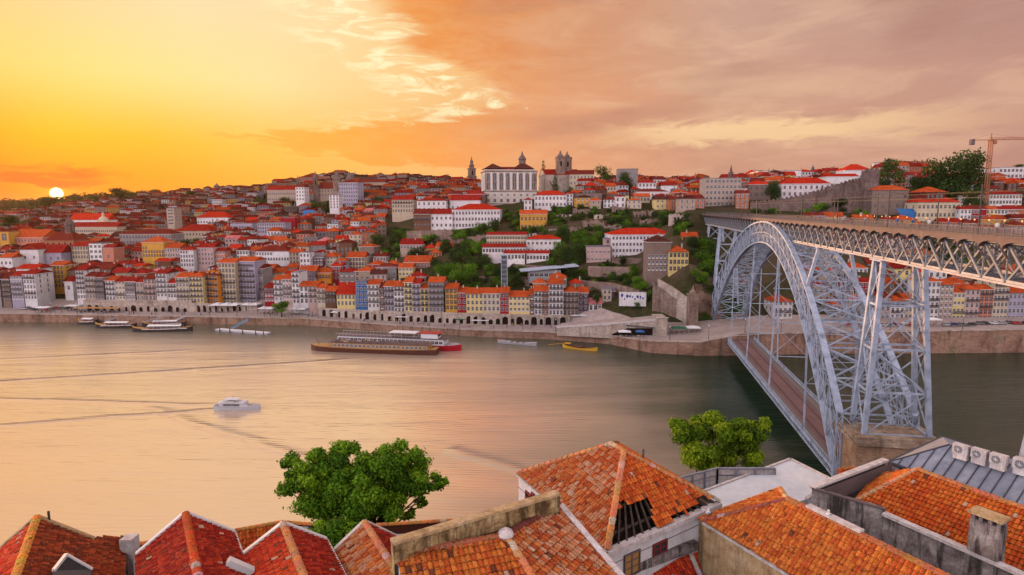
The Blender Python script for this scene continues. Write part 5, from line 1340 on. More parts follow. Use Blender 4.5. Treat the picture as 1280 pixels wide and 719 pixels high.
for u, vb, w_, h_ in [(470,312,24,20),(494,306,22,18),(520,322,26,16),(556,316,20,18),(572,332,26,24),(590,338,24,22),(608,336,20,20),(562,344,24,20),(646,304,14,12),(706,300,22,20),(726,306,24,22),(744,306,22,20),(758,300,20,16),(700,344,20,18),(716,350,22,18),(770,300,18,14),(830,292,22,16),(852,298,20,16),(806,292,18,14),(848,286,18,14),(690,276,16,13),(776,282,16,12),(636,276,16,12),(654,350,16,14),(592,362,18,14),(545,338,18,16),(480,330,18,14),(866,310,18,16),(892,330,18,20),(896,352,14,18)]:
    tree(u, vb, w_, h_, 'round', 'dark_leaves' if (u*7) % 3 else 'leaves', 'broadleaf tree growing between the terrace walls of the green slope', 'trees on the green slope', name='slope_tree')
# unnamed planting over the green terraces
GZ = [([(440,300),(486,290),(620,290),(610,318),(560,320),(545,312),(480,328),(452,325)],110),([(630,268),(720,262),(860,268),(865,300),(760,288),(720,300),(640,290)],120),([(688,300),(765,300),(762,330),(800,352),(820,376),(770,372),(700,352)],90),
      ([(636,326),(660,330),(655,362),(560,360),(560,345),(610,330)],50),([(320,246),(372,252),(440,262),(470,250),(480,262),(440,272),(320,264)],34),([(1160,300),(1215,300),(1215,345),(1160,340)],8),([(860,300),(895,298),(893,370),(872,350)],16),([(940,256),(1080,250),(1080,268),(940,268)],12),([(0,262),(60,262),(110,270),(60,290),(0,292)],26)]
GZL = ['green shrub on the garden terraces below the white college','small shrub on the ruined terraces beneath the cathedral','shrub on the green bank below the pink annex','shrub among terrace walls around the glass lift','dark shrub on the rocky slope under the skyline church',
  'shrub on the slope seen below the girder','shrub rooted on the brown cliff beside the arch','low shrub on the bank beneath the city wall','dark shrub in the wooded hollow at far left']
rs = random.Random(5)
NMS = ['garden_shrub','wild_shrub','bank_shrub','terrace_shrub','rock_shrub','slope_shrub','cliff_shrub','low_shrub','hollow_shrub']
for (poly, n), lb, nm_ in zip(GZ, GZL, NMS):
    us = [p[0] for p in poly]; vs_ = [p[1] for p in poly]; k = 0; tries = 0
    while k < n and tries < n*30:
        tries += 1; u, v = rs.uniform(min(us), max(us)), rs.uniform(min(vs_), max(vs_))
        if not inpoly(u, v, poly): continue
        p = hit(u, v)
        if not ok_place(p.x, p.y, 3, 3): continue
        k += 1; tree(u, v+1, rs.uniform(9, 19), rs.uniform(5, 11), rs.choice(['bush','bush','round']), rs.choice(['leaves','dark_leaves','dark_leaves']), lb, lb.replace('shrub', 'shrubs'), cat='shrub', Y=p.y, name=nm_)
# far woods on the left ridge
rs = random.Random(8); cl = []
for i in range(1500):
    u = rs.uniform(-80, 350)**1.0; t = rs.random(); v = 243+rs.uniform(0, 22) + (8 if u < 25 else 0)
    if u > 200 and rs.random() < .8: continue
    p = hit(u, v, 700)
    if p.y > 3200 or p.y < 700: continue
    s = rs.uniform(4, 9)*(p.y/1200)**.6; cl.append((p.x, p.y, p.z+s*.5, s, s, s*rs.uniform(.6,.9)))
a = crown_mb(cl, 42000, 2.2, rs, surf=.5)
a.build('far_woods', 'dark_leaves', colattr=True, color=(1.1,.75,.6), kind='stuff', label='dark woods covering the ridge under the sun', category='woods')
# skyline trees
for u, vb, w_, h_ in [(150,250,26,16),(174,252,22,14),(194,250,18,13),(238,248,16,10),(305,246,16,9),(60,258,20,12),(126,256,22,12),(545,240,14,9),(500,240,16,9),(850,240,16,9),(1270,214,16,10)]:
    tree(u, vb, w_, h_, 'round', 'dark_leaves', 'dark rounded tree standing on the skyline', 'dark trees along the skyline', Y=1000 if u < 400 else 800 if u < 1000 else 560, col=(1.0,.8,.7))
# tower crane
p = pix(1231, 262, 430); k = 430/FPX; o = empty('tower_crane', p, R(8)); hh = 84*k
flat('crane_orange', (.38,.13,.06), .6, .3)
a = MB()
for sx in (-.9,.9):
    for sy in (-.9,.9): a.box((sx-.18,sy-.18,-8),(sx+.18,sy+.18,hh))
n = 26
for i in range(n):
    z0, z1 = hh*i/n, hh*(i+1)/n
    for (x0,y0),(x1,y1) in (((-.9,-.9),(.9,-.9)),((.9,-.9),(.9,.9)),((.9,.9),(-.9,.9)),((-.9,.9),(-.9,-.9))):
        a.bar((x0,y0,z0),(x1,y1,z1),.14); a.bar((x0,y0,z0),(x1,y1,z0),.14)
a.build('mast', 'crane_orange', o)
a = MB(); L0c, L1c = -27*k*1.02, 62*k
for y in (-.7,.7): a.bar((L0c,y,hh),(L1c,y,hh+1.2),.28)
a.bar((L0c*.1,0,hh+1.8),(L1c,0,hh+2.2),.22)
i = 0.
while i < L1c-2:
    zt = hh+ (1.2*i/L1c); a.bar((i,-.7,zt),(i+1.2,0,zt+1.5),.12); a.bar((i+1.2,0,zt+1.5),(i+2.4,-.7,zt),.12); a.bar((i,.7,zt),(i+1.2,0,zt+1.5),.12); a.bar((i+1.2,0,zt+1.5),(i+2.4,.7,zt),.12); i += 2.4
a.build('jib', 'crane_orange', o)
a = MB(); a.box((L0c-.5,-1,hh-3.2),(L0c+2.2,1,hh+.6)); a.build('counterweight', 'fascia', o)
a = MB(); a.box((-1.3,-1.5,hh-.4),(1.3,1.3,hh+.6)); a.box((1.0,-2.2,hh-2.6),(2.6,-.6,hh-.2)); a.bar((0,0,hh),(0,0,hh+4.5),.5); a.bar((0,0,hh+4.4),(L0c+1,0,hh+.4),.12); a.bar((0,0,hh+4.4),(L1c*.6,0,hh+2.),.12); a.build('slewing_cab', 'crane_orange', o)
register(o, 'orange tower crane with long horizontal jib above the trees', 'crane')
p = pix(1026, 224, 640); o = empty('tower_crane', p, 0); k = 640/FPX; a = MB(); a.bar((0,0,-12),(0,0,12*k),.9); a.build('mast', 'crane_orange', o); a = MB(); a.bar((-9*k,0,9*k),(17*k,0,15*k),.7); a.bar((-9*k,0,7.6*k),(-6*k,0,9.6*k),1.8); a.build('jib', 'crane_orange', o)
register(o, 'small distant crane with raised jib behind the old wall', 'crane')
# ------------------------------------------------------------------ near rooftops
def tile_mat(name):
    m, T, b = newmat(name, .85, .06); pos = geopos(T); c = attr(T)
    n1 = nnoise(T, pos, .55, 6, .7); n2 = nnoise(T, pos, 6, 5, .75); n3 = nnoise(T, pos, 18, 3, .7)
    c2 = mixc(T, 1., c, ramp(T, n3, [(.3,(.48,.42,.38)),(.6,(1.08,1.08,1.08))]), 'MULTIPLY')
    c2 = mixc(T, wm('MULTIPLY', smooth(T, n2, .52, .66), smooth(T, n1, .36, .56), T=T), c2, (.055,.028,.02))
    c2 = mixc(T, wm('MULTIPLY', smooth(T, n2, .30, .40, ) if False else wm('SUBTRACT', 1, smooth(T, n2, .30, .42), T=T), .42, T=T), c2, (.62,.48,.38))
    T.links.new(c2, b.inputs['Base Color']); bump(T, b, n3, .35, .03)
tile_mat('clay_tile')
flat('tile_underlay', (.10,.035,.02), .9, .1); 
def render_mat(name, a, bb, cc, sc, stain=.7, stainc=(.03,.024,.022), bs=.4):
    m, T, b = newmat(name, .93, .03); pos = geopos(T); n1 = nnoise(T, pos, sc, 8, .72, .4); n2 = nnoise(T, mapv(T, pos, (1.6,1.6,.22)), 1.2, 6, .7, .3); n3 = nnoise(T, pos, sc*9, 5, .7)
    c = ramp(T, n1, [(.32, a), (.48, bb), (.66, cc)]); c = mixc(T, 1., c, ramp(T, n3, [(.3,(.72,.70,.68)),(.65,(1.1,1.1,1.1))]), 'MULTIPLY')
    c = mixc(T, wm('MULTIPLY', smooth(T, n2, .46, .62), stain, T=T), c, stainc); T.links.new(c, b.inputs['Base Color']); bump(T, b, wm('ADD', n1, wm('MULTIPLY', n3, .35, T=T), T=T), bs, .06)
render_mat('mossy_cement', (.12,.075,.035), (.34,.22,.10), (.60,.46,.24), 1.6, .75, (.045,.025,.015)); render_mat('stained_wall', (.12,.10,.095), (.27,.225,.215), (.52,.46,.44), .9, .85)
render_mat('ochre_wall', (.34,.21,.10), (.56,.38,.20), (.68,.52,.33), 1.4, .35, (.12,.075,.05)); render_mat('white_coping', (.46,.38,.35), (.68,.60,.58), (.80,.76,.75), 2.2, .3, (.2,.15,.13))
m, T, b = newmat('whitewash', .9, .15); n1 = nnoise(T, geopos(T), .6, 6, .7); n2 = nnoise(T, mapv(T, geopos(T), (1.5,1.5,.2)), 1, 5, .6)
T.links.new(mixc(T, wm('MULTIPLY', smooth(T, n2, .52, .7), .5, T=T), ramp(T, n1, [(.3,(.62,.58,.57)),(.6,(.80,.77,.77))]), (.30,.25,.23)), b.inputs['Base Color'])
m, T, b = newmat('zinc', .45, .4, .35); n1 = nnoise(T, geopos(T), 1.2, 7, .7)
T.links.new(ramp(T, n1, [(.3,(.22,.24,.31)),(.55,(.34,.36,.44)),(.75,(.48,.49,.56))]), b.inputs['Base Color'])
m, T, b = newmat('membrane', .7, .2); n1 = nnoise(T, geopos(T), .8, 7, .7)
T.links.new(ramp(T, n1, [(.3,(.58,.60,.64)),(.6,(.74,.76,.79))]), b.inputs['Base Color'])
flat('rotten_wood', (.07,.05,.04), .95, .1, var=.5, vscale=3); flat('seam_metal', (.06,.065,.085), .5, .4)
def rayplane(u, v, P, n):
    d = ray(u, v); return EYE + d*((P-EYE).dot(n)/d.dot(n))
PAL = {'orange':[(.70,.18,.033),(.66,.15,.03),(.73,.21,.04),(.60,.12,.028)], 'red':[(.42,.030,.016),(.36,.025,.015),(.48,.045,.02),(.30,.02,.014)], 'deep':[(.38,.065,.023),(.31,.05,.02),(.43,.08,.028),(.22,.045,.02)],
       'bright':[(.68,.06,.02),(.60,.045,.02),(.70,.09,.03)], 'fire':[(.68,.13,.025),(.72,.17,.03),(.60,.095,.02)], 'lichen':[(.58,.15,.045),(.60,.21,.09),(.60,.28,.15),(.50,.10,.03),(.62,.18,.05)]}
def tiles(parent, pts, pal, tw=.24, tl=.36, rs=None, hole=None, name='tiled_slope', barrel=.06, thick=.045, label=None):
    """pts: coplanar world points. Real overlapping tiles, laid from the eave upwards."""
    tw *= .80; tl *= .82; rs = rs or random.Random(1); P0 = pts[0]; n = Vector((0,0,0))
    for i in range(len(pts)): n += (pts[i]-P0).cross(pts[(i+1) % len(pts)]-P0)
    n.normalize()
    if n.z < 0: n = -n
    dn = Vector((n.x*n.z, n.y*n.z, n.z*n.z-1)).normalized()  # downhill
    if dn.z > 0: dn = -dn
    e = n.cross(dn).normalized()
    Q = [((p-P0).dot(e), (p-P0).dot(dn)) for p in pts]
    a = MB(); a.face([p-n*.03 for p in pts] if (pts[1]-pts[0]).cross(pts[2]-pts[0]).dot(n) > 0 else [p-n*.03 for p in pts][::-1], 1)
    x0, x1 = min(q[0] for q in Q), max(q[0] for q in Q); y0, y1 = min(q[1] for q in Q), max(q[1] for q in Q)
    pal_ = PAL[pal]; S = 6; j = 0
    y = y1
    while y > y0-tl:
        x = x0-tw
        while x < x1+tw:
            cx, cy = x+tw/2, y-tl/2
            if inpoly(cx, cy, Q) and not (hole and hole(P0+e*cx+dn*cy)):
                w3 = P0+e*cx+dn*cy; nz = noise.noise(w3*.45)*.5+.5; col = pal_[int((nz*1.3+rs.random()*.9)*.62*len(pal_)) % len(pal_)] ; k = 1+rs.uniform(-.16,.12)
                if rs.random() < .012: col = (.60,.38,.26)
                if rs.random() < .02: col = (.20,.06,.03)
                col = tuple(c*k for c in col); jx = rs.uniform(-.012,.012); jr = rs.uniform(-.014,.014); jz = rs.uniform(0,.012)
                yb = min(y, y1)+.03*rs.random(); k0 = len(a.v)
                for (yy, lift, jj) in ((yb, thick+.028, jr), (y-tl*1.08, .0, -jr)):
                    for s in range(S+1):
                        t = s/S; h = math.sin(math.pi*t)*barrel
                        a.v.append(tuple(P0+e*(x+tw*t+jx+jj)+dn*yy+n*(h+lift+jz)))
                for s in range(S):
                    a.f.append((k0+s, k0+s+1, k0+S+1+s+1, k0+S+1+s)); a.m.append(0); a.c.append(col)
                # thickness at the lower end, its colour darkened to paint in row shade
                k1 = len(a.v)
                for s in range(S+1):
                    t = s/S; h = math.sin(math.pi*t)*barrel; a.v.append(tuple(P0+e*(x+tw*t+jx+jr)+dn*yb+n*(h*.5+jz)))
                for s in range(S):
                    a.f.append((k1+s, k1+s+1, k0+s+1, k0+s)); a.m.append(0); a.c.append(tuple(c*.8 for c in col))
            x += tw
        y -= tl; j += 1
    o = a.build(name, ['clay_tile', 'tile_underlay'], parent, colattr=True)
    if label: o['label'] = label
    return o
def ridge(parent, a, b_, r=.13, col=(.66,.24,.07), seg=.38, rs=None, name='ridge_tiles', up=.06):
    rs = rs or random.Random(4); q = MB(); L = (b_-a).length; d = (b_-a)/L; k = max(1, int(L/seg)); x = d.cross(Vector((0,0,1))).normalized(); z = x.cross(d); S = 6
    for i in range(k):
        c = tuple(cc*(1+rs.uniform(-.2,.2)) for cc in (col if rs.random() < .95 else (.6,.42,.32))); k0 = len(q.v)
        for (t, rr) in ((i/k, r*1.12), ((i+1.08)/k, r*.88)):
            p = a+d*L*min(t, 1.02)+Vector((0,0,up))
            for s in range(S+1):
                an = math.pi*s/S; q.v.append(tuple(p+x*math.cos(an)*rr*1.15+z*(math.sin(an)*rr-.05)))
        for s in range(S): q.f.append((k0+s+1, k0+s, k0+S+1+s, k0+S+2+s)); q.m.append(0); q.c.append(c)
        q.f.append(tuple(k0+s for s in range(S+1))); q.m.append(0); q.c.append(tuple(cc*.45 for cc in c))
    return q.build(name, 'clay_tile', parent, colattr=True)
def strip(parent, a, b_, w=.22, h=.16, mat='white_coping', name='verge', up=.05):
    q = MB(); q.bar(a+Vector((0,0,up)), b_+Vector((0,0,up)), w, h); return q.build(name, mat, parent)
def skirt(parent, pts, drop, mat, name='wall', inset=.0):
    q = MB()
    for a, b_ in zip(pts, pts[1:]): q.face([a, b_, b_-Vector((0,0,drop)), a-Vector((0,0,drop))])
    return q.build(name, mat, parent)
def near_gable(name, rf, rn, zr, lv, rv, pal, palR, label, left_poly, right_poly, vergecol='white_paint', tw=.22, tl=.34, ridgecol=(.70,.25,.06), drop=11, wallm='whitewash', seed=1, extra=None, barrel=.03):
    """roof with its ridge running towards the viewer; rf/rn ridge far/near pixels, lv/rv pixels of the far verge ends"""
    rs = random.Random(seed); A0 = gnd(*rf, zr); A1 = gnd(*rn, zr); d = (A1-A0).normalized(); A2 = A0+d*9
    o = empty(name, (0,0,0))
    Lp = rayplane(*lv, A0, d); Rp = rayplane(*rv, A0, d)
    nL = d.cross(Lp-A0).normalized(); nR = d.cross(Rp-A0).normalized()
    Lpts = [A0, Lp] + ([rayplane(*q, A0, nL) for q in left_poly] if left_poly else []) + [Lp+d*9, A2]
    Rpts = [A0, Rp] + ([rayplane(*q, A0, nR) for q in right_poly] if right_poly else []) + [Rp+d*9, A2]
    if right_poly: Rpts = [A0, Rp] + [rayplane(*q, A0, nR) for q in right_poly]; Rpts += [Rpts[-1]+d*7, A2]
    tiles(o, Lpts, pal, tw, tl, rs, barrel=barrel); tiles(o, Rpts, palR, tw, tl, rs, barrel=barrel)
    ridge(o, A0, A2, .14, ridgecol, rs=rs)
    strip(o, A0, Lp, .2, .14, vergecol, up=.09); strip(o, A0, Rp, .2, .14, vergecol, up=.09)
    re = Rpts[-3] if right_poly else Rp; strip(o, re, re+d*7, .16, .12, vergecol if not right_poly else 'rotten_wood', 'gutter', up=.02)
    g = MB(); i = d*.15; low = Vector((0,0,-drop)); g.face([A0+i, Lp+i, Lp+i+low, A0+i+low]); g.face([A0+i, Rp+i, Rp+i+low, A0+i+low]); g.build('gable_wall', wallm, o)
    skirt(o, [re-d.cross(Vector((0,0,1)))*0, re+d*9], drop, wallm); skirt(o, [Lp, Lp+d*9], drop, wallm)
    if extra: extra(o, A0, d, nL, nR, Lp, Rp)
    register(o, label, 'house', 'tiled rooftops of the near bank'); return o
def exA(o, A0, d, nL, nR, Lp, Rp):
    c = rayplane(84, 708, A0, nR); q = MB(); nn = nR if nR.z > 0 else -nR
    s = Vector((d.y, -d.x, 0)).normalized(); top = c+Vector((0,0,.5)); 
    a1 = rayplane(68, 724, A0, nR)+Vector((0,0,.35)); a2 = rayplane(116, 722, A0, nR)+Vector((0,0,.35)); bk = d*-.9
    q.face([top, a1, a1+d*2, a2+d*2, a2], 1); q.bar(top, a1, .12, .12); q.bar(top, a2, .12, .12); q.face([top, a1, a1-Vector((0,0,1)), a2-Vector((0,0,1)), a2], 1); q.build('dormer', ['white_paint', 'seam_metal'], o)
    p = rayplane(163, 690, A0, d); q = MB(); q.box((p.x-.28,p.y-.3,p.z-8),(p.x+.28,p.y+.3,p.z+.75)); ch = q.build('chimney_stack', 'white_coping', o); q = MB(); q.tube((p.x+.1,p.y-.5,p.z-8),(p.x+.1,p.y-.5,p.z-.1),.14,.14,8); q.build('drain_pipe', 'fascia', ch)
    p = rayplane(62, 654, A0, d); q = MB(); q.tube((p.x,p.y,p.z-.3),(p.x,p.y,p.z+.55),.05,.05,6); q.build('vent_pipe', 'rotten_wood', o)
near_gable('tiled_house', (46,648), (21,717), 51.4, (-2,690), (118,676), 'bright', 'deep', 'leftmost near house, orange red roof with yellow ridge tiles and dormer', None, [(119,671),(158,671)], 'ochre_wall', ridgecol=(.80,.34,.07), extra=exA, seed=1)
def exB(o, A0, d, nL, nR, Lp, Rp):
    a, b_ = rayplane(285, 709, A0, nR), rayplane(316, 722, A0, nR); q = MB(); q.bar(a+Vector((0,0,.25)), b_+Vector((0,0,.25)), .35, .3); q.build('skylight_frame', 'white_paint', o)
near_gable('tiled_house', (232,643), (247,719), 51.3, (171,695), (293,667), 'red', 'red', 'near house with even dark red roof and white verges', None, None, 'white_paint', tw=.20, tl=.30, extra=exB, seed=2, ridgecol=(.60,.10,.03))
near_gable('tiled_house', (354,656), (379,719), 50.8, (305,694), (408,676), 'bright', 'red', 'near house, scarlet left slope and maroon right slope', None, None, 'white_paint', tw=.22, tl=.32, seed=3, ridgecol=(.66,.26,.11))
near_gable('tiled_house', (456,654), (487,702), 50.3, (416,692), (498,674), 'lichen', 'red', 'near house, weathered orange left slope before green tree', None, None, 'white_coping', tw=.28, tl=.42, seed=4, barrel=.06, ridgecol=(.62,.25,.12))
# lower roofs peeping behind
def patch_roof(name, px, z, pal, label, drop=9, tw=.25, tl=.38, seed=3, wall='whitewash', barrel=.05):
    o = empty(name, (0,0,0)); P = [gnd(u, v, z+dz) for u, v, dz in px]; 
    n = (P[1]-P[0]).cross(P[2]-P[0]).normalized(); P = P[:3]+[rayplane(u, v, P[0], n) for u, v, dz in px[3:]]
    tiles(o, P, pal, tw, tl, random.Random(seed), barrel=barrel); ridge(o, P[0], P[1], .13, rs=random.Random(seed)); skirt(o, P+[P[0]], drop, wall); register(o, label, 'house', 'tiled rooftops of the near bank'); return o
patch_roof('tiled_house', [(286,665,0),(352,653,0),(370,700,-2.2),(300,712,0)], 44.5, 'fire', 'flame orange roof lower down behind the scarlet roofed house')
patch_roof('tiled_house', [(352,653,0),(400,657,0),(420,690,-2.0),(366,700,0)], 44.0, 'bright', 'red roof corner behind maroon slope, under the bushes')
patch_roof('tiled_house', [(470,657,0),(566,651,0),(560,690,-2.2),(490,700,0)], 44.5, 'bright', 'bright red low roof behind the mossy parapet')
patch_roof('tiled_house', [(170,681,0),(205,677,0),(215,700,-1.2),(172,705,0)], 47, 'deep', 'small brown roof glimpsed between two near gables')
patch_roof('tiled_house', [(1047,587,0),(1068,584,0),(1072,604,-1.2),(1046,606,0)], 36, 'fire', 'small orange roof at the foot of the bridge pier')
# F: large roof with mossy parapet and white finial
o = empty('tiled_house', (0,0,0)); z = 51.2; rsF = random.Random(21)
AP = gnd(632,670,z); R1 = gnd(506,692,z); R2 = gnd(699,631,z-.15)
def slope_plane(P, Q, toward, pitch):
    d = (Q-P).normalized(); h = Vector((-d.y, d.x, 0)).normalized()
    if h.dot(toward) < 0: h = -h
    s = (h*math.cos(pitch)-Vector((0,0,1))*math.sin(pitch)); return P, d.cross(s).normalized(), s
PL = slope_plane(AP, R1, Vector((0,-1,0)), R(23)); PR = slope_plane(AP, R2, Vector((1,-1,0)), R(24))
hipd = PL[1].cross(PR[1]).normalized(); hipd = hipd if hipd.z < 0 else -hipd
HB = AP+hipd*7
R1x = R1+(R1-AP).normalized()*.3
tiles(o, [AP, R1x, R1x+PL[2]*6, HB+PL[2]*1.0, HB], 'orange', .27, .40, rsF, barrel=.065)
e1 = rayplane(773,719,PR[0],PR[1]); R2r = rayplane(700,633,PR[0],PR[1])
tiles(o, [AP, R2r, e1+(e1-R2r)*.3, HB], 'lichen', .27, .40, rsF, barrel=.065)
pb0 = rayplane(494,697,AP,slope_plane(AP,R1,Vector((0,1,0)),R(14))[1]); pb1 = rayplane(699,630,AP,slope_plane(AP,R1,Vector((0,1,0)),R(14))[1])
tiles(o, [AP, R1, pb0], 'lichen', .27, .40, rsF, barrel=.065); tiles(o, [AP, pb0, pb1, R2], 'lichen', .27, .40, rsF, barrel=.065)
ridge(o, AP, R1, .15, (.36,.13,.06), .42, rsF); ridge(o, R2, AP, .15, (.20,.06,.04), .42, rsF); ridge(o, AP, HB, .16, (.68,.30,.12), .42, rsF)
q = MB(); T0 = gnd(492,681,pb0.z+.62); T1 = gnd(700,619,pb0.z+.62)
dv = (T1-T0).normalized(); nv = Vector((-dv.y, dv.x, 0))
if nv.y < 0: nv = -nv
q.face([T0-Vector((0,0,.8)),T1-Vector((0,0,.8)),T1,T0]); q.face([T0+nv*.3,T0+nv*.3-Vector((0,0,9)),T1+nv*.3-Vector((0,0,9)),T1+nv*.3]); q.face([T0,T0-Vector((0,0,9)),T0+nv*.3-Vector((0,0,9)),T0+nv*.3]); q.face([T1,T1+nv*.3,T1+nv*.3-Vector((0,0,9)),T1-Vector((0,0,9))]); q.build('parapet', 'mossy_cement', o)
q = MB(); q.bar(T0+nv*.15+Vector((0,0,.05)), T1+nv*.15+Vector((0,0,.05)), .42, .12); q.build('coping', 'ochre_wall', o)
strip(o, R2r, e1+(e1-R2r)*.3, .30, .22, 'white_coping', 'gutter_wall'); skirt(o, [R2r, e1+(e1-R2r)*.3], 10, 'whitewash'); skirt(o, [R1x, R1x+PL[2]*6], 9, 'whitewash')
q = MB(); q.lathe(AP+Vector((0,0,-.05)), [(.30,0),(.36,.12),(.30,.26),(.16,.36),(.05,.42)], 10); q.build('finial', 'white_coping', o)
register(o, 'large weathered orange roof with mossy parapet and white finial', 'house', 'tiled rooftops of the near bank')
# G: hipped house with a hole in its roof
o = empty('hipped_house', (0,0,0)); zr, ze_ = 50.7, 47.6; rsG = random.Random(22)
A1 = gnd(764,555,zr); A2 = gnd(780,564,zr); C1 = gnd(647,592,ze_); C2 = gnd(759,688,ze_); C3 = gnd(899,627,ze_)
C4 = C1+(C3-C2)
tiles(o, [A1, C1, C2, A2], 'lichen', .27, .40, rsG, barrel=.065)
HOLE = [(775,629),(784,628),(805,621),(812,632),(816,641),(813,649),(821,657),(838,652),(842,640),(858,641),(868,632),(873,622),(905,622),(905,640),(880,665),(750,705),(758,668)]
HOLE2 = [(741,664),(752,659),(757,667),(755,678),(745,672)]
def hl(p): u, v = P2(p); return inpoly(u, v, HOLE)
nF = (C2-A2).cross(C3-A2).normalized()
a = MB()
old = None
tl_ = tiles(o, [A2, C2, C3], 'fire', .27, .40, rsG, hole=hl, barrel=.065)
# open rafters under the missing tiles: drop the underlay face there
me = tl_.data; bm = bmesh.new(); bm.from_mesh(me); bm.faces.ensure_lookup_table(); big_f = max(bm.faces, key=lambda f: f.calc_area()); bmesh.ops.delete(bm, geom=[big_f], context='FACES_ONLY'); bm.to_mesh(me); bm.free()
nn = nF if nF.z > 0 else -nF
q = MB()
for i in range(15):
    t = (i+.5)/15; e_ = C2.lerp(C3, t); s = A2+nn*-.12; q.bar(e_-nn*.15, s.lerp(e_, .12)-nn*.12, .10, .14)
for t in (.35, .6, .85): q.bar(A2.lerp(C2, t)-nn*.25, A2.lerp(C3, t)-nn*.25, .10, .12)
q.build('rafters', 'rotten_wood', o)
q = MB(); ctr = (C1+C2+C3+C4)/4-Vector((0,0,.9)); q.face([C1-Vector((0,0,.9)),C2-Vector((0,0,.9)),C3-Vector((0,0,.9)),C4-Vector((0,0,.9))]); q.build('attic_floor', 'rotten_wood', o)
for i in range(16):
    t = rsG.uniform(.05,.6); s = rsG.uniform(.1,.8); p = C2.lerp(C3, t).lerp(ctr, s)+Vector((0,0,-.7+rsG.uniform(0,.6))); q = MB(); d_ = Vector((rsG.uniform(-1,1), rsG.uniform(-1,1), rsG.uniform(-.2,.7))); q.bar(p-d_*.6, p+d_*.6, .09, .05); q.build('fallen_batten', 'rotten_wood', o)
tiles(o, [A1, A2, C3, C4], 'orange', .27, .40, rsG, barrel=.065); tiles(o, [A1, C4, C1], 'orange', .27, .40, rsG, barrel=.065)
for a_, b_ in ((A1,C1),(A1,A2),(A2,C2),(A2,C3),(A1,C4)): ridge(o, a_, b_, .15, (.66,.27,.12), .42, rsG)
cen = (C1+C2+C3+C4)/4
def ins(p, k=.06): d = (cen-p); d.z = 0; return p+d.normalized()*k
W_ = [ins(c) for c in (C1,C2,C3,C4,C1)]; q = MB()
for a_, b_ in zip(W_, W_[1:]): q.face([a_+Vector((0,0,-.1)), b_+Vector((0,0,-.1)), b_-Vector((0,0,10)), a_-Vector((0,0,10))])
q.build('wall', 'whitewash', o)
q = MB(); q.bar(C2-Vector((0,0,.15)), C3-Vector((0,0,.15)), .45, .25); q.bar(C1-Vector((0,0,.1)), C2-Vector((0,0,.1)), .2, .12); q.build('eaves_cornice', 'white_coping', o)
def wall_window(o, u, v, A_, B_, w, h, frame, glass='window_glass', out=.04):
    d = (B_-A_); d.z = 0; d.normalize(); n = Vector((d.y, -d.x, 0)); n = -n if n.dot(EYE-A_) < 0 else n
    p = rayplane(u, v, A_, n)+n*out; q = MB()
    def bx(x0, x1, z0, z1, t, mi):
        c = [p+d*x0+Vector((0,0,z0)), p+d*x1+Vector((0,0,z0)), p+d*x1+Vector((0,0,z1)), p+d*x0+Vector((0,0,z1))]; f = [c_+n*t for c_ in c]
        q.face(f, mi); [q.face([c[i], c[(i+1)%4], f[(i+1)%4], f[i]], mi) for i in range(4)]
    bx(-w/2, w/2, -h/2, h/2, .01, 1); bx(-w/2-.09, -w/2, -h/2-.09, h/2+.09, .07, 0); bx(w/2, w/2+.09, -h/2-.09, h/2+.09, .07, 0); bx(-w/2, w/2, h/2, h/2+.09, .07, 0); bx(-w/2, w/2, -h/2-.09, -h/2, .09, 0); bx(-.035, .035, -h/2, h/2, .045, 0)
    for t in (-h/6, h/6): bx(-w/2, w/2, t-.025, t+.025, .04, 0)
    return q.build('window', [frame, glass], o)
flat('red_frame', (.22,.03,.03), .7, .3); flat('yellow_board', (.42,.22,.07), .8, .2)
wall_window(o, 789, 704, W_[1], W_[2], 1.0, 1.1, 'fascia', 'yellow_board'); wall_window(o, 824, 688, W_[1], W_[2], .95, .9, 'red_frame'); wall_window(o, 662, 626, W_[0], W_[1], .7, .9, 'red_frame'); wall_window(o, 667, 626, W_[0], W_[1], .2, .9, 'red_frame')
q = MB(); p = gnd(804,571,49.5); q.tube(p-Vector((0,0,.8)), p+Vector((0,0,.5)), .07, .07, 6); q.build('vent_pipe', 'fascia', o)
register(o, 'white hipped house whose orange roof has a gaping hole', 'house', 'tiled rooftops of the near bank')
# M: low roof and dark coping in front of it
o = empty('tiled_house', (0,0,0)); z = 44.8
P = [gnd(775,722,z+.4), gnd(872,690,z+.4), gnd(905,712,z-.4), gnd(915,740,z-.9), gnd(775,760,z-.9)]; n = (P[1]-P[0]).cross(P[2]-P[0]).normalized(); P = [P[0],P[1],P[2]]+[rayplane(915,745,P[0],n), rayplane(770,765,P[0],n)]
tiles(o, P, 'bright', .27, .4, random.Random(9), barrel=.06); a_, b_ = gnd(772,716,z+1.), gnd(870,681,z+1.); q = MB(); q.bar(a_, b_, .35, .5); q.build('parapet', 'stained_wall', o); skirt(o, [P[0],P[1],P[2]], 6, 'stained_wall'); ridge(o, gnd(862,690,z+.5), gnd(880,730,z-.2), .12, (.7,.55,.5))
register(o, 'low orange roof beneath the hipped house windows', 'house', 'tiled rooftops of the near bank')
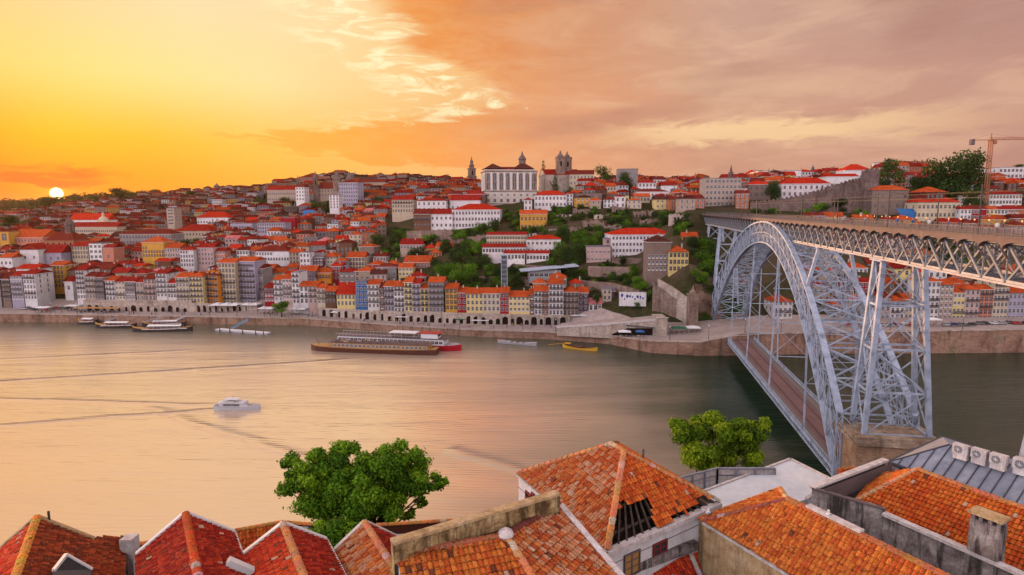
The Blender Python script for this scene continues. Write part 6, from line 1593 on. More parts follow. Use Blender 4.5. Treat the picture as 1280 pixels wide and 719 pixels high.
# H: orange roof with ochre wall
o = empty('tiled_house', (0,0,0)); zr, ze_ = 49.9, 47.6; rsH = random.Random(23)
Ra, Rb = gnd(984,624,zr), gnd(1160,710,zr); d = (Rb-Ra).normalized(); Rb = Ra+d*16
Ea = gnd(880,651,ze_); Eb = Ea+d*12.5; nH = (Rb-Ra).cross(Ea-Ra).normalized(); nH = nH if nH.z > 0 else -nH
tiles(o, [Ra, Ea, Eb, Rb], 'orange', .26, .38, rsH, barrel=.065)
F0 = gnd(975,611,zr-.25); G0 = gnd(873,648,ze_+.05)
nH2 = (F0-Ra).cross(Ea-Ra).normalized(); G0 = rayplane(874,648,Ra,nH2)
tiles(o, [Ra, F0, G0, Ea], 'orange', .26, .38, rsH, barrel=.06)
back = (Ra-Ea); back.z = 0; back = back.normalized()*5
tiles(o, [Ra, Rb, Rb+back-Vector((0,0,2)), Ra+back-Vector((0,0,2))], 'orange', .26, .38, rsH, barrel=.065)
ridge(o, F0, G0, .11, (.60,.22,.09), .4, rsH); ridge(o, F0, Ra, .12, (.60,.26,.12), .4, rsH); ridge(o, Ra, Rb, .15, (.60,.20,.08), .4, rsH); ridge(o, Ea, Ra, .13, (.34,.10,.07), .4, rsH); ridge(o, Ea, Eb, .06, (.4,.2,.1), .4, rsH, up=-.02)
strip(o, Ra+d*1.2, Ra+d*4.0, .34, .12, 'white_coping', 'cement_patch', up=.2)
skirt(o, [G0, Ea, Eb], 9, 'ochre_wall'); q = MB(); q.bar(Ea-Vector((0,0,.12)), Eb-Vector((0,0,.12)), .25, .12); q.build('eaves_cornice', 'white_coping', o)
register(o, 'broad orange roof above a sunlit ochre side wall', 'house', 'tiled rooftops of the near bank')
# I: roof behind the stained wall, with chimney
o = empty('tiled_house', (0,0,0)); rsI = random.Random(24); zw = 48.6
Wa, Wb, Wc = gnd(1015,611,zw), gnd(1105,637,zw), gnd(1282,714,zw-.2); Wb2 = Wb-Vector((0,0,.3))
dI = (Wc-Wb).normalized(); Wc = Wb+dI*14; Wd = gnd(1107,576,zw)
for nm, a_, b_, mt in (('stained_wall',Wa,Wb,'stained_wall'),('stained_wall',Wb2,Wc-Vector((0,0,.3)),'stained_wall')):
    q = MB(); q.face([a_, b_, b_-Vector((0,0,9)), a_-Vector((0,0,9))]); nb_ = Vector((-(b_-a_).y, (b_-a_).x, 0)).normalized()*.35; q.face([a_+nb_, a_+nb_-Vector((0,0,2)), b_+nb_-Vector((0,0,2)), b_+nb_]); q.face([a_,a_+nb_,b_+nb_,b_]); q.face([a_,a_-Vector((0,0,9)),a_+nb_-Vector((0,0,9)),a_+nb_]); q.build('side_wall', mt, o)
strip(o, Wb2, Wc-Vector((0,0,.3)), .38, .16, 'white_coping', 'coping', up=.08); strip(o, Wa, Wb, .16, .08, 'fascia', 'coping', up=.04)
q = MB(); q.face([Wa, Wd, Wd-Vector((0,0,9)), Wa-Vector((0,0,9))]); nb_ = Vector((.3,-.25,0)); q.face([Wa+nb_,Wa+nb_-Vector((0,0,1.0)),Wd+nb_-Vector((0,0,1.0)),Wd+nb_]); q.build('end_wall', 'fascia', o); strip(o, Wa, Wd, .4, .14, 'white_coping', 'coping', up=.07)
zl = zw-.9
L1 = gnd(1070,626,zl); L2 = L1+dI*16; U1 = gnd(1146,587,zw+.9); U2 = U1+dI*16
tiles(o, [U1, L1, L2, U2], 'fire', .26, .38, rsI, barrel=.065); tiles(o, [U1, gnd(1100,592,zl+.1), L1], 'orange', .26, .38, rsI, barrel=.065)
ridge(o, U1, U2, .14, (.60,.22,.09), .4, rsI); ridge(o, L1, U1, .13, (.62,.30,.16), .4, rsI)
p = gnd(1232,690,zw-.2); q = MB(); s = Vector((dI.x, dI.y, 0))*.62; t = Vector((-dI.y, dI.x, 0))*.38
def obox(q, c, s, t, z0, z1, mi=0):
    B_ = [c-s-t, c+s-t, c+s+t, c-s+t]; lo = [Vector((b.x,b.y,z0)) for b in B_]; hi = [Vector((b.x,b.y,z1)) for b in B_]
    for i in range(4): q.face([lo[i], lo[(i+1)%4], hi[(i+1)%4], hi[i]], mi)
    q.face(hi, mi); q.face(lo[::-1], mi)
obox(q, p, s, t, zw-1.5, zw+1.35); ch = q.build('chimney', 'stained_wall', o)
q = MB()
for k in (-.85,-.3,.3,.85): obox(q, p+s*k, s*.12, t*.9, zw+1.35, zw+1.6)
q.build('vent_block', 'stained_wall', ch); q = MB(); obox(q, p, s*1.15, t*1.2, zw+1.6, zw+1.72); q.build('chimney_cap', 'ochre_wall', ch)
register(o, 'orange roof behind black stained wall, with square chimney', 'house', 'tiled rooftops of the near bank')
# J: standing-seam metal roof with air conditioners
o = empty('metal_roof_building', (0,0,0)); zj = 48.2
B0 = gnd(1109,578,zj); B1 = B0+dI*22; T0 = gnd(1187,556,zj+1.5); T1 = T0+dI*22; K0 = gnd(1178,546,zj+.3)
q = MB(); q.face([B0,B1,T1,T0]); q.face([K0,B0,T0]); q.face([T0,T1,T1+Vector((1.2,1.5,-.4)),K0]); q.build('metal_roof', 'zinc', o)
nj = (B1-B0).cross(T0-B0).normalized(); nj = nj if nj.z > 0 else -nj; sl = (T0-B0)-dI*((T0-B0).dot(dI))
for i in range(34):
    b_ = B0+dI*(.0+i*.62); k = min(1., (i*.62)/max(.1, (T0-B0).dot(dI))) if (T0-B0).dot(dI) > 0 else 1.
    q = MB(); q.bar(b_+nj*.03, b_+sl*k+nj*.03, .05, .07); q.build('seam', 'seam_metal', o)
q = MB(); q.bar(B0+Vector((0,0,.06)), B1+Vector((0,0,.06)), .12, .14); q.bar(B0, T0+nj*.03, .07, .08); q.bar(B0, K0, .12, .12); q.bar(K0, K0+dI*16, .12, .12); q.build('edge_flashing', 'seam_metal', o)
skirt(o, [B0-Vector((0,0,.1)), B1-Vector((0,0,.1))], 2, 'stained_wall'); skirt(o, [K0, K0+dI*20], 9, 'whitewash'); skirt(o, [K0,B0], 9, 'whitewash')
register(o, 'blue grey standing seam metal roof at the right edge', 'building')
flat('ac_grille', (.10,.10,.11), .6, .3)
for i, (u, v, w_) in enumerate(((1199,569,21),(1222,575,21),(1246,582,22),(1276,589,24))):
    p = gnd(u, v, zj+1.42); k = (p-EYE).dot(FW)/FPX; w = w_*k*.40; t = Vector((-dI.y, dI.x, 0))
    oo = empty('air_conditioner', (p.x, p.y, p.z+.02)); q = MB(); s = Vector((dI.x,dI.y,0))*w; t2 = (t if t.y > 0 else -t)*.22
    obox(q, t2, s, t2, .06, w*1.5); obox(q, t2, s*.9, t2*.8, -.3, .06); q.build('casing', 'white_coping', oo)
    f = -t2.normalized(); q = MB(); c = f*.012-s*.2+Vector((0,0,w*.78)); n_ = 16; sn = s.normalized(); r_ = w*.55
    ring = [c+sn*math.cos(6.283*j/n_)*r_+Vector((0,0,math.sin(6.283*j/n_)*r_)) for j in range(n_)]; q.face(ring)
    fan = q.build('fan_grille', 'ac_grille', oo)
    q = MB()
    for j in range(6): an = math.pi*j/6; dd = sn*math.cos(an)*r_+Vector((0,0,math.sin(an)*r_)); q.bar(c-dd+f*.02, c+dd+f*.02, .015, .015)
    q.build('fan_guard', 'white_paint', fan)
    register(oo, 'white air conditioner on metal roof, %s of four' % ('first from the left','second from the left','third from the left','rightmost')[i], 'air conditioner', 'air conditioners on the metal roof')
# K: white membrane roof, L: framed screen
o = empty('flat_roof_building', (0,0,0)); zk = 42.; P = [gnd(880,614,zk), gnd(988,574,zk), gnd(1040,600,zk), gnd(1008,624,zk), gnd(900,660,zk)]
q = MB(); q.face(P); q.build('roof_membrane', 'membrane', o); skirt(o, P+[P[0]], 8, 'whitewash'); q = MB()
for a_, b_ in zip(P[:3], P[1:4]): q.bar(a_, b_, .25, .18)
q.build('roof_edge', 'white_coping', o); register(o, 'pale flat roof building between tiled roofs and the bridge', 'building')
o = empty('framed_screen', (0,0,0)); zs = 41.5; P = [gnd(850,612,zs), gnd(896,600,zs), gnd(968,600,zs)]; hs = 1.05; q = MB()
for a_, b_ in zip(P, P[1:]): q.face([a_, b_, b_+Vector((0,0,hs)), a_+Vector((0,0,hs))])
q.build('panel', 'white_coping', o); q = MB()
for a_, b_ in zip(P, P[1:]):
    q.bar(a_+Vector((0,0,hs)), b_+Vector((0,0,hs)), .16, .12); q.bar(a_+Vector((0,-.06,.45*hs)), b_+Vector((0,-.06,.45*hs)), .06, .06)
    for t in (0,.33,.66,1): c = a_.lerp(b_, t); q.bar(c+Vector((0,-.08,-.6)), c+Vector((0,-.08,hs)), .12, .12, up=(0,1,0))
q.build('frame', 'zinc', o); skirt(o, P, 6, 'whitewash', 'base_wall'); register(o, 'framed pale panel screen beside the bright green tree', 'screen')
# gulls
def gull(u, v, z, rz, label):
    p = gnd(u, v, z); o = empty('seagull', p, rz); q = MB(); q.lathe((0,0,.10), [(.01,0),(.07,.02),(.10,.07),(.10,.12),(.07,.17),(.045,.22),(.055,.27),(.05,.31),(.01,.345)], 10, sy=1.0, sx=1.5)
    b_ = q.build('body', 'white_paint', o, smooth=True); q = MB()
    for s in (-1, 1): q.face([(.06,s*.10,.27),(-.05,s*.12,.25),(-.34,s*.03,.16),(-.12,s*.11,.15)]); q.face([(.06,s*.105,.27),(-.12,s*.115,.15),(-.34,s*.035,.16),(-.05,s*.125,.25)])
    q.build('wing', 'slate', b_); q = MB(); q.tube((.07,0,.40),(.17,0,.385),.018,.006,6); q.build('beak', 'yellow_board', b_); q = MB()
    for s in (-.04,.04): q.tube((0,s,0),(0,s,.14),.010,.010,5)
    q.build('legs', 'yellow_board', o); register(o, label, 'bird')
gull(885, 645, 47.75, R(160), 'white seagull perched at left end of the ochre walled roof'); gull(1035, 648, 49.95, R(200), 'white seagull perched on the ridge beside the stained wall')
# ------------------------------------------------------------------ near trees
def near_tree(name, u, v, Y, clumps, n, size, label, mat='leaves', seed=3, col=(1,1,1), trunk_r=.35):
    p = pix(u, v, Y); zg = near_h(p.x, p.y); rs = random.Random(seed); o = empty(name, (p.x, p.y, zg)); k = (p-EYE).dot(FW)/FPX
    cl = []
    for (du, dv, r, dy) in clumps:
        c = (du*k, dy, p.z-zg-dv*k, r*k, r*k*.95, r*k*.8); cl.append(c)
    sub = []
    for c in cl:
        for i in range(9):
            d_ = Vector((rs.gauss(0,1), rs.gauss(0,1), rs.gauss(0,1)*.8)).normalized(); rr = rs.uniform(.34,.62); sub.append((c[0]+d_.x*c[3]*.72, c[1]+d_.y*c[4]*.72, c[2]+d_.z*c[5]*.72, c[3]*rr, c[4]*rr, c[5]*rr*.85))
    a = crown_mb(sub, n, size, rs, surf=.02); a.build('crown', mat, o, colattr=True, color=col)
    q = MB(); H_ = min(c[2] for c in cl)+1; q.tube((0,0,-.5),(0,0,H_*.6),trunk_r,trunk_r*.7,10); q.tube((0,0,H_*.6),(0,0,H_),trunk_r*.7,trunk_r*.5,10)
    for c in cl+sub[::5]:
        s = Vector((0,0,H_*rs.uniform(.6,1))); e = Vector(c[:3]); md = s.lerp(e,.5)+Vector((0,0,.4)); q.tube(s, md, trunk_r*.4, trunk_r*.22, 6); q.tube(md, e, trunk_r*.22, .03, 6)
    q.build('trunk', 'bark', o); register(o, label, 'tree'); return o
near_tree('broadleaf_tree', 452, 612, 50, [(-78,-2,24,0),(-55,12,30,-1),(-30,-8,34,1),(-12,26,30,-.5),(18,30,27,1),(18,0,34,-1.5),(45,-2,30,1),(40,14,24,-1),(76,-12,22,0),(92,-6,13,.6),(-60,-26,26,-1),(-20,-34,26,1),(20,-30,30,0),(60,-32,24,.5),(28,46,9,.4),(58,34,9,0),(72,22,9,.6),(-85,-30,18,.3),(0,-22,30,-1.5),(40,-40,26,.5),(-40,-42,24,.5),(-8,-6,30,-2)],
          78000, .15, 'large bright green broadleaf tree rising behind the near gables', col=(1.45,1.4,.8), seed=5)
near_tree('broadleaf_tree', 412, 672, 38, [(-26,8,16,0),(-8,14,16,.4),(12,6,18,0),(28,12,14,.5),(0,-8,22,-.3),(-18,-6,16,.4),(20,-12,20,-.5),(36,20,10,.2)], 22000, .095, 'lower yellow green tree between the maroon roof and orange gable', col=(1.5,1.5,.8), seed=6, trunk_r=.15)
near_tree('broadleaf_tree', 898, 556, 72, [(-40,-16,20,0),(-22,6,24,-1),(0,24,24,0),(14,36,15,1),(26,8,24,-1),(-12,-18,24,1),(36,-14,20,0),(12,-22,22,-1),(-50,-26,12,.5),(52,-24,13,.5),(-4,42,12,0),(-30,24,14,.5)],
          46000, .18, 'yellow green tree on the river bank beside the pale roof', col=(2.1,1.5,.8), seed=7)
# ------------------------------------------------------------------ quayside things
for n_, c_ in {'canvas_white':(.80,.77,.78),'canvas_blue':(.03,.14,.36),'canvas_green':(.02,.14,.08),'canvas_red':(.45,.04,.03),'boat_wood':(.12,.045,.03),'boat_deck':(.50,.26,.09),'boat_white':(.76,.73,.75),'boat_red':(.50,.015,.03),'boat_yellow':(.66,.36,.03),'boat_dark':(.035,.03,.03),'tyre_rubber':(.02,.02,.02),'skin':(.45,.26,.18),'hair':(.04,.025,.02),'denim':(.05,.07,.13),'boat_grey':(.42,.40,.44),'gang_blue':(.16,.32,.50)}.items():
    flat(n_, c_, .6, .3)
m, T, b = newmat('car_paint', .3, .5, .1); T.links.new(objcol(T), b.inputs['Base Color'])
m, T, b = newmat('cloth', .85, .1); T.links.new(objcol(T), b.inputs['Base Color'])
def canopy(u0, u1, v, h, d, mat, label, z=None, peak=.7, cat='canopy', Y=None, rz=-4):
    z = z if z is not None else interp(QTOP, gnd((u0+u1)/2, v, 4.3).x)+.06
    a_, b_ = gnd(u0, v, z), gnd(u1, v, z); c = (a_+b_)/2; w = (b_-a_).length; o = empty('canopy', c, R(rz)); q = MB(); n = max(1, round(w/5)); s = w/n
    for i in range(n):
        x0, x1 = -w/2+s*i, -w/2+s*(i+1); P = [(x0,0,h),(x1,0,h),(x1,d,h),(x0,d,h)]; t = ((x0+x1)/2, d/2, h+peak)
        for j in range(4): q.face([P[j], P[(j+1)%4], t])
        q.face([(x0,0,h-.3),(x1,0,h-.3),(x1,0,h),(x0,0,h)]); q.face([(x0,d,h-.3),(x0,d,h),(x1,d,h),(x1,d,h-.3)])
    q.build('canopy_cloth', mat, o)
    for i in range(n+1):
        x = -w/2+s*i; x = max(-w/2+.05, min(w/2-.05, x))
        for y in (.05, d-.05): q = MB(); q.box((x-.05,y-.05,0),(x+.05,y+.05,h)); q.build('post', 'dark_metal', o)
    for i in range(int(w/2.6)):
        x = -w/2+1.2+2.6*i; q = MB(); q.lathe((x, d*.5, 0), [(.25,0),(.05,.05),(.05,.7),(.5,.72),(.5,.76)], 8)
        t = empty('table', o.matrix_basis @ Vector((x, d*.5, 0)) if False else b2(c, R(rz), (x, d*.5, 0)), R(rz)); 
        q2 = MB(); q2.lathe((0,0,0), [(.3,0),(.05,.05),(.05,.7),(.5,.72),(.5,.76)], 8); q2.build('table_top', 'boat_white', t)
        for s_ in (-1, 1):
            q3 = MB(); q3.box((s_*.85-.22,-.22,.4),(s_*.85+.22,.22,.46)); q3.box((s_*1.05-.03,-.22,.46),(s_*1.05+.03,.22,.95)); [q3.box((s_*.85+a1-.02,a2-.02,0),(s_*.85+a1+.02,a2+.02,.4)) for a1 in (-.18,.18) for a2 in (-.18,.18)]
            q3.build('bench_seat', 'boat_wood', t)
        register(t, 'cafe table under a canopy on the quay', 'table', 'cafe tables under quay canopies')
    register(o, label, cat); return o
def b2(c, rz, p): return Vector((c.x+math.cos(rz)*p[0]-math.sin(rz)*p[1], c.y+math.sin(rz)*p[0]+math.cos(rz)*p[1], c.z+p[2]))
canopy(262,297,391,4.4,8,'canvas_white','large white peaked tent below the orange corner house',peak=1.2)
canopy(300,322,390,4.2,7,'canvas_white','white peaked tent right of the largest quay tent',peak=1.)
canopy(322,341,393,3.4,6,'canvas_white','white canopy just left of the flat topped tree',peak=.7)
canopy(360,382,394,3.4,6,'canvas_white','white canopy just right of the flat topped tree',peak=.7)
canopy(44,60,391,3,4,'canvas_white','small white stall canopy at the left end of quay')
canopy(80,97,389,3.2,5,'canvas_white','white canopy before the white chapel',peak=.4)
canopy(92,150,391,2.8,4,'boat_deck','long ochre kiosk canopy on the left quay',peak=.25)
canopy(413,442,397,3.0,4,'canvas_white','white awning row before the low yellow house')
canopy(461,469,399,2.8,4,'canvas_white','small white parasol canopy beneath the blue house')
canopy(484,492,400,2.8,4,'canvas_blue','blue canopy left of the long white awning',peak=.4)
canopy(494,546,403,3.0,4,'canvas_white','longest white awning in front of the arcade',peak=.5)
canopy(568,587,406,2.9,4,'canvas_green','dark green awning in front of the arcade',peak=.4)
canopy(589,611,407,2.8,4,'canvas_white','white awning right of the dark green one',peak=.4)
canopy(714,734,401,2.8,4,'canvas_white','cream awning at the foot of the ramp',z=6,peak=.4)
canopy(773,789,422,2.6,4,'canvas_white','white market canopy left of blue parasol')
canopy(795,806,422,2.6,3,'canvas_blue','bright blue parasol before the dark underpass')
canopy(840,858,417.5,2.6,4,'canvas_green','green restaurant awning on the bastion terrace',z=6.6)
canopy(859,876,417.5,2.8,5,'canvas_white','pale restaurant parasol beside the steel arch foot',z=6.6)
canopy(1158,1178,408,3,5,'canvas_white','white and blue tent before the right waterfront row',z=10.7)
for (u, v, Y, w, mat, lb) in ((385,267,640,11,'canvas_blue','bright blue tarpaulin on a roof below the skyline'),(1135,268,400,11,'canvas_blue','bright blue awning beside the grand red roof above deck')):
    p = pix(u, v, Y); o = empty('tarpaulin', p); q = MB(); q.face([(-w/2,0,1.0),(w/2,0,1.0),(w/2,4,3.6),(-w/2,4,3.6)]); q.face([(-w/2,0,-4),(w/2,0,-4),(w/2,0,1.0),(-w/2,0,1.0)]); q.build('sheet', mat, o); register(o, lb, 'tarpaulin')
# ramp, underpass and painted wall
o = empty('stone_ramp', (0,0,0)); q = MB(); Ya = 284.
A_ = pix(696, 410, 297); B_ = pix(760, 406, 290); C_ = pix(820, 401, 283); PV = [A_, B_, C_]
for p_, r_ in ((A_,B_),(B_,C_)):
    q.face([(p_.x,p_.y,3),(r_.x,r_.y,3),(r_.x,r_.y,r_.z),(p_.x,p_.y,p_.z)])
q.box((C_.x,C_.y-2,2),(C_.x+5,C_.y+9,C_.z+1.6))
q2 = MB()
for p_, r_ in ((A_,B_),(B_,C_)): q2.face([(p_.x,p_.y,p_.z),(r_.x,r_.y,r_.z),(r_.x+3,r_.y+13,r_.z+.3),(p_.x+3,p_.y+11,p_.z+.3)])
q2.build('ramp_roadway', 'quay_paving', o); q2 = MB()
for p_, r_ in ((A_,B_),(B_,C_)): q2.bar(p_+Vector((0,0,.45)), r_+Vector((0,0,.45)), .4, .9)
q2.bar(C_+Vector((-.3,-2.2,1.75)), C_+Vector((5.3,-2.2,1.75)), .4, .3); q2.build('ramp_parapet', 'white_coping', o)
q.build('ramp_wall', 'pale_stone', o)
q = MB(); y_ = -.12; D1, D2 = B_, C_; e = (D2-D1).normalized(); nn_ = Vector((e.y,-e.x,0)).normalized()*.12
P_ = [D1+e*2, D1+e*21, D1+e*21, D1+e*9, D1+e*2]; Z_ = [4.5, 4.8, 9.0, 8.4, 5.2]; q.face([(p_.x+nn_.x, p_.y+nn_.y, z_) for p_, z_ in zip(P_, Z_)]); q.build('underpass_opening', 'void_dark', o)
q = MB(); q.bar(D1+e*8.5+Vector((0,-.3,8.6-D1.z)), D1+e*21.5+Vector((0,-.3,9.25-(D1+e*21.5).z)), .5, .5); q.build('lintel', 'slate', o)
register(o, 'pale stone ramp with a dark underpass by the quay', 'ramp')
o = empty('painted_wall', pix(790, 378, 312), R(-8)); q = MB(); q.box((-6.5,0,-2),(7,.6,5.2)); q.build('wall_panel', 'whitewash', o); q = MB(); rs = random.Random(2)
flat('mural_blue', (.05,.05,.30), .8, .1)
for i in range(9):
    cx, cz, r_ = -5+1.3*i, rs.uniform(1.6,3.6), rs.uniform(.35,.8); q.face([(cx+math.cos(6.283*k/9)*r_*rs.uniform(.6,1.2), -.03-.002*i, cz+math.sin(6.283*k/9)*r_*1.3*rs.uniform(.6,1.2)) for k in range(9)])
q.build('mural_paint', 'mural_blue', o); register(o, 'white wall splashed with dark blue painted figures', 'wall')
# lamps
q = MB(); q.tube((0,0,0),(0,0,5.6),.10,.06,6); q.tube((0,0,0),(0,0,.8),.18,.12,6); LPm = q.mesh('lamp_post', 'dark_metal'); q = MB(); q.lathe((0,0,5.6), [(.08,0),(.24,.2),(.26,.5),(.12,.75),(.02,.8)], 8); LGm = q.mesh('lantern', 'white_paint')
for i in range(30):
    x = -270+i*16.2; y = interp(BANK, x)+2.2
    if x > 225: break
    o = empty('street_lamp', (x, y, interp(QTOP, x)+.05)); link('post', LPm, o); link('lantern', LGm, o); register(o, 'slender black street lamp along the quay edge', 'lamp', 'street lamps along the quay')
# cars
def car_meshes():
    q = MB(); prof = [(-2.1,.35),(-2.15,.75),(-1.9,.95),(-1.35,1.0),(-.95,1.42),(.55,1.45),(1.15,1.0),(1.95,.88),(2.15,.7),(2.15,.35)]
    for s in (-.85,.85): q.face([(x, s, z) for x, z in (prof if s < 0 else prof[::-1])])
    for (x0,z0),(x1,z1) in zip(prof, prof[1:]+prof[:1]): q.face([(x0,-.85,z0),(x0,.85,z0),(x1,.85,z1),(x1,-.85,z1)])
    w = MB()
    for s in (-.857,.857): w.face([(-1.22,s,1.02),(.98,s,1.02),(.48,s,1.36),(-.88,s,1.36)][::(1 if s < 0 else -1)])
    w.face([(1.10,-.7,1.05),(1.10,.7,1.05),(.60,.7,1.42),(.60,-.7,1.42)]); w.face([(-1.33,-.7,1.05),(-.99,-.7,1.40),(-.99,.7,1.40),(-1.33,.7,1.05)])
    y = MB(); y.tube((0,-.12,0),(0,.12,0),.33,.33,12); y2 = MB(); y2.tube((0,-.13,0),(0,.13,0),.18,.18,8)
    return q.mesh('body','car_paint'), w.mesh('car_window','window_glass'), y.mesh('wheel','tyre_rubber'), y2.mesh('hubcap','boat_grey')
CM = car_meshes(); CC = {'white':(.72,.70,.70),'silver':(.40,.40,.42),'black':(.02,.02,.025),'dark blue':(.02,.04,.12),'red':(.40,.02,.02),'grey':(.15,.15,.16)}
def car(p, rz, cname, label, group):
    o = empty('parked_car', p, rz); link('body', CM[0], o, color=CC[cname]); link('car_window', CM[1], o)
    for x in (-1.35,1.35):
        for y in (-.8,.8): w = link('wheel', CM[2], o, (x,y,.33)); link('hubcap', CM[3], w)
    register(o, label, 'car', group)
rs = random.Random(12); cn = list(CC)
for i, u in enumerate(range(1062, 1290, 10)):
    if 1150 < u < 1178: continue
    p = gnd(u+rs.uniform(-2,2), rs.choice([404.6,405.6,407.2]), 10.68); c = rs.choice(cn); car(p, R(rs.choice([0,180])+rs.uniform(-4,4)), c, f'{c} car parked on the road before the right waterfront houses', 'cars parked along the right waterfront road')
for i in range(9):
    p = gnd(28+i*7+rs.uniform(-2,2), 386+rs.uniform(-.5,4)*.5, 5.08); c = rs.choice(cn); car(p, R(rs.uniform(-40,40)), c, f'{c} car parked in the square near the ochre house', 'cars parked in the left square')
# people
def person_mesh(pose):
    J = {'pel':(0,0,.92),'chest':(0,0,1.32),'neck':(0,0,1.50),'head':(0,.01,1.66)}; st = .22 if pose == 'walk' else .03
    V = [(0,0,.92,.15,.11),(0,0,1.12,.13,.10),(0,0,1.36,.18,.11),(0,0,1.50,.06,.06),(0,.01,1.60,.09,.10),(0,.015,1.70,.09,.10)]
    E_ = [(0,1),(1,2),(2,3),(3,4),(4,5)]
    for s in (-1,1):
        k = len(V); V += [(s*.10,0,.88,.09,.09),(s*.10,s*st*.5-.01,.48,.062,.065),(s*.10,s*st+.02,.08,.045,.05),(s*.11,s*st-.10,.04,.045,.035)]; E_ += [(0,k),(k,k+1),(k+1,k+2),(k+2,k+3)]
        k = len(V); V += [(s*.20,0,1.40,.06,.06),(s*.25,-s*st*.4,1.14,.045,.045),(s*.24,-s*st*.8-.06,.90,.035,.035),(s*.24,-s*st*.9-.08,.80,.03,.04)]; E_ += [(2,k),(k,k+1),(k+1,k+2),(k+2,k+3)]
    me = bpy.data.meshes.new('person_skeleton'); me.from_pydata([v[:3] for v in V], E_, []); o = bpy.data.objects.new('tmp_person', me); COL.objects.link(o)
    md = o.modifiers.new('s', 'SKIN'); sv = me.skin_vertices[0].data
    for i, v in enumerate(V): sv[i].radius = (v[3], v[4])
    sv[0].use_root = True
    dg = bpy.context.evaluated_depsgraph_get(); ev = o.evaluated_get(dg); r = bpy.data.meshes.new_from_object(ev); bpy.data.objects.remove(o)
    r.materials.clear()
    for m_ in ('skin','cloth','denim','hair'): r.materials.append(MATS[m_])
    for f in r.polygons:
        c = f.center; f.use_smooth = True
        f.material_index = 3 if c.z > 1.68 or (c.z > 1.56 and c.y > .06) else 0 if (c.z > 1.47 or (abs(c.x) > .2 and c.z < .95)) else 2 if c.z < .93 else 1
    r.name = 'person'; return r
try:
    PM = [person_mesh('stand'), person_mesh('walk')]
    PC = {'white':(.7,.68,.68),'red':(.5,.04,.04),'blue':(.05,.12,.35),'black':(.03,.03,.03),'yellow':(.7,.45,.08),'grey':(.3,.3,.32)}
    def person(p, rz, c, label, group):
        o = link('person', rs.choice(PM), None, p, rz, PC[c]); register(o, label, 'person', group)
    Z = [(30,150,'on the left quay'),(150,260,'above the moored tour boats'),(330,480,'before the middle arcade'),(480,620,'beside the long awning'),(620,770,'on the quay below the ramp')]
    for a_, b_, w_ in Z:
        for i in range(20):
            u = rs.uniform(a_, b_); x = gnd(u, 398, 4.3).x; y = interp(BANK, x)+rs.uniform(1.5, 13); c = rs.choice(list(PC)); person((x, y, interp(QTOP, x)+.06), rs.uniform(0, 6.28), c, f'person in {c} top strolling {w_}', 'people strolling on the quay')
    for i in range(26):
        y = -205+i*7.3+rs.uniform(-3,3); sx = rs.choice([-1,1,1]); c = rs.choice(list(PC)); person(b2w((sx*rs.uniform(3.0,3.9), y, ZD+.05)), rs.uniform(0,6.28), c, f'person in {c} top walking along the upper bridge deck', 'people walking on the upper deck')
except Exception as ex: print('person failed', ex)
# ------------------------------------------------------------------ boats
def hull(L, B, H_, sheer=.6, bow=.25, n=18, flatstern=.8, z0=-.4):
    """closed hull along x, bow at +x; returns MB"""
    q = MB(); secs = []
    for i in range(n+1):
        t = i/n; x = -L/2+L*t; bw = B/2*(1 if t < 1-bow else math.sqrt(max(0, 1-((t-(1-bow))/bow)**2))); bw *= flatstern+(1-flatstern)*min(1, t/.15) if t < .15 else 1
        zt = H_+sheer*((2*t-1)**2); secs.append([(x,-bw,zt),(x,-bw*.82,z0),(x,bw*.82,z0),(x,bw,zt)])
    for a_, b_ in zip(secs, secs[1:]):
        for j in range(3): q.face([a_[j], a_[j+1], b_[j+1], b_[j]])
        q.face([a_[3], a_[0], b_[0], b_[3]], 1)
    q.face(secs[0][::-1]); return q
def boat(name, uv0, uv1, label, cat='boat'):
    a_, b_ = gnd(*uv0, 0), gnd(*uv1, 0); c = (a_+b_)/2; d = b_-a_; o = empty(name, (c.x, c.y, 0), math.atan2(d.y, d.x)); register(o, label, cat); return o, d.length
# brown cruise boat
o, L = boat('cruise_boat', (547,443), (389,437), 'long brown wooden cruise boat with open yellow deck'); Bm = 7.5
hull(L, Bm, 2.0, .7, .18).build('hull', ['boat_wood','boat_deck'], o)
q = MB(); q.box((-L*.44,-Bm*.42,2.0),(L*.30,Bm*.42,4.4)); q.build('deckhouse', 'boat_deck', o)
for s in (-1,1):
    for i in range(22):
        x = -L*.42+i*L*.70/21; link('window', win_mesh(1.2,1.1,'w'), o, (x, s*Bm*.42, 2.7), 0 if s < 0 else R(180))
q = MB(); q.box((-L*.45,-Bm*.46,4.4),(L*.33,Bm*.46,4.55)); q.build('upper_deck_floor', 'fascia', o)
q = MB(); 
for s in (-1,1):
    for z in (5.0,5.5): q.bar((-L*.45,s*Bm*.45,z),(L*.42,s*Bm*.45,z-.3),.06)
    for i in range(30): x = -L*.45+i*L*.87/29; q.bar((x,s*Bm*.45,4.2),(x,s*Bm*.45,5.5-.2*(i/29)),.06)
q.build('railing', 'boat_wood', o)
rs = random.Random(3)
for i in range(34): x, y = -L*.42+rs.random()*L*.72, rs.uniform(-2.6,2.6); q = MB(); q.box((x-.9,y-.3,4.95),(x+.9,y+.3,5.05)); q.box((x-.8,y-.05,4.55),(x-.7,y+.05,4.95)); q.box((x+.7,y-.05,4.55),(x+.8,y+.05,4.95)); q.build('deck_bench', rs.choice(['boat_deck','canvas_white','slate','fascia']), o)
q = MB(); q.tube((L*.43,0,2.4),(L*.46,0,7),.09,.05,6); q.build('mast', 'dark_metal', o)
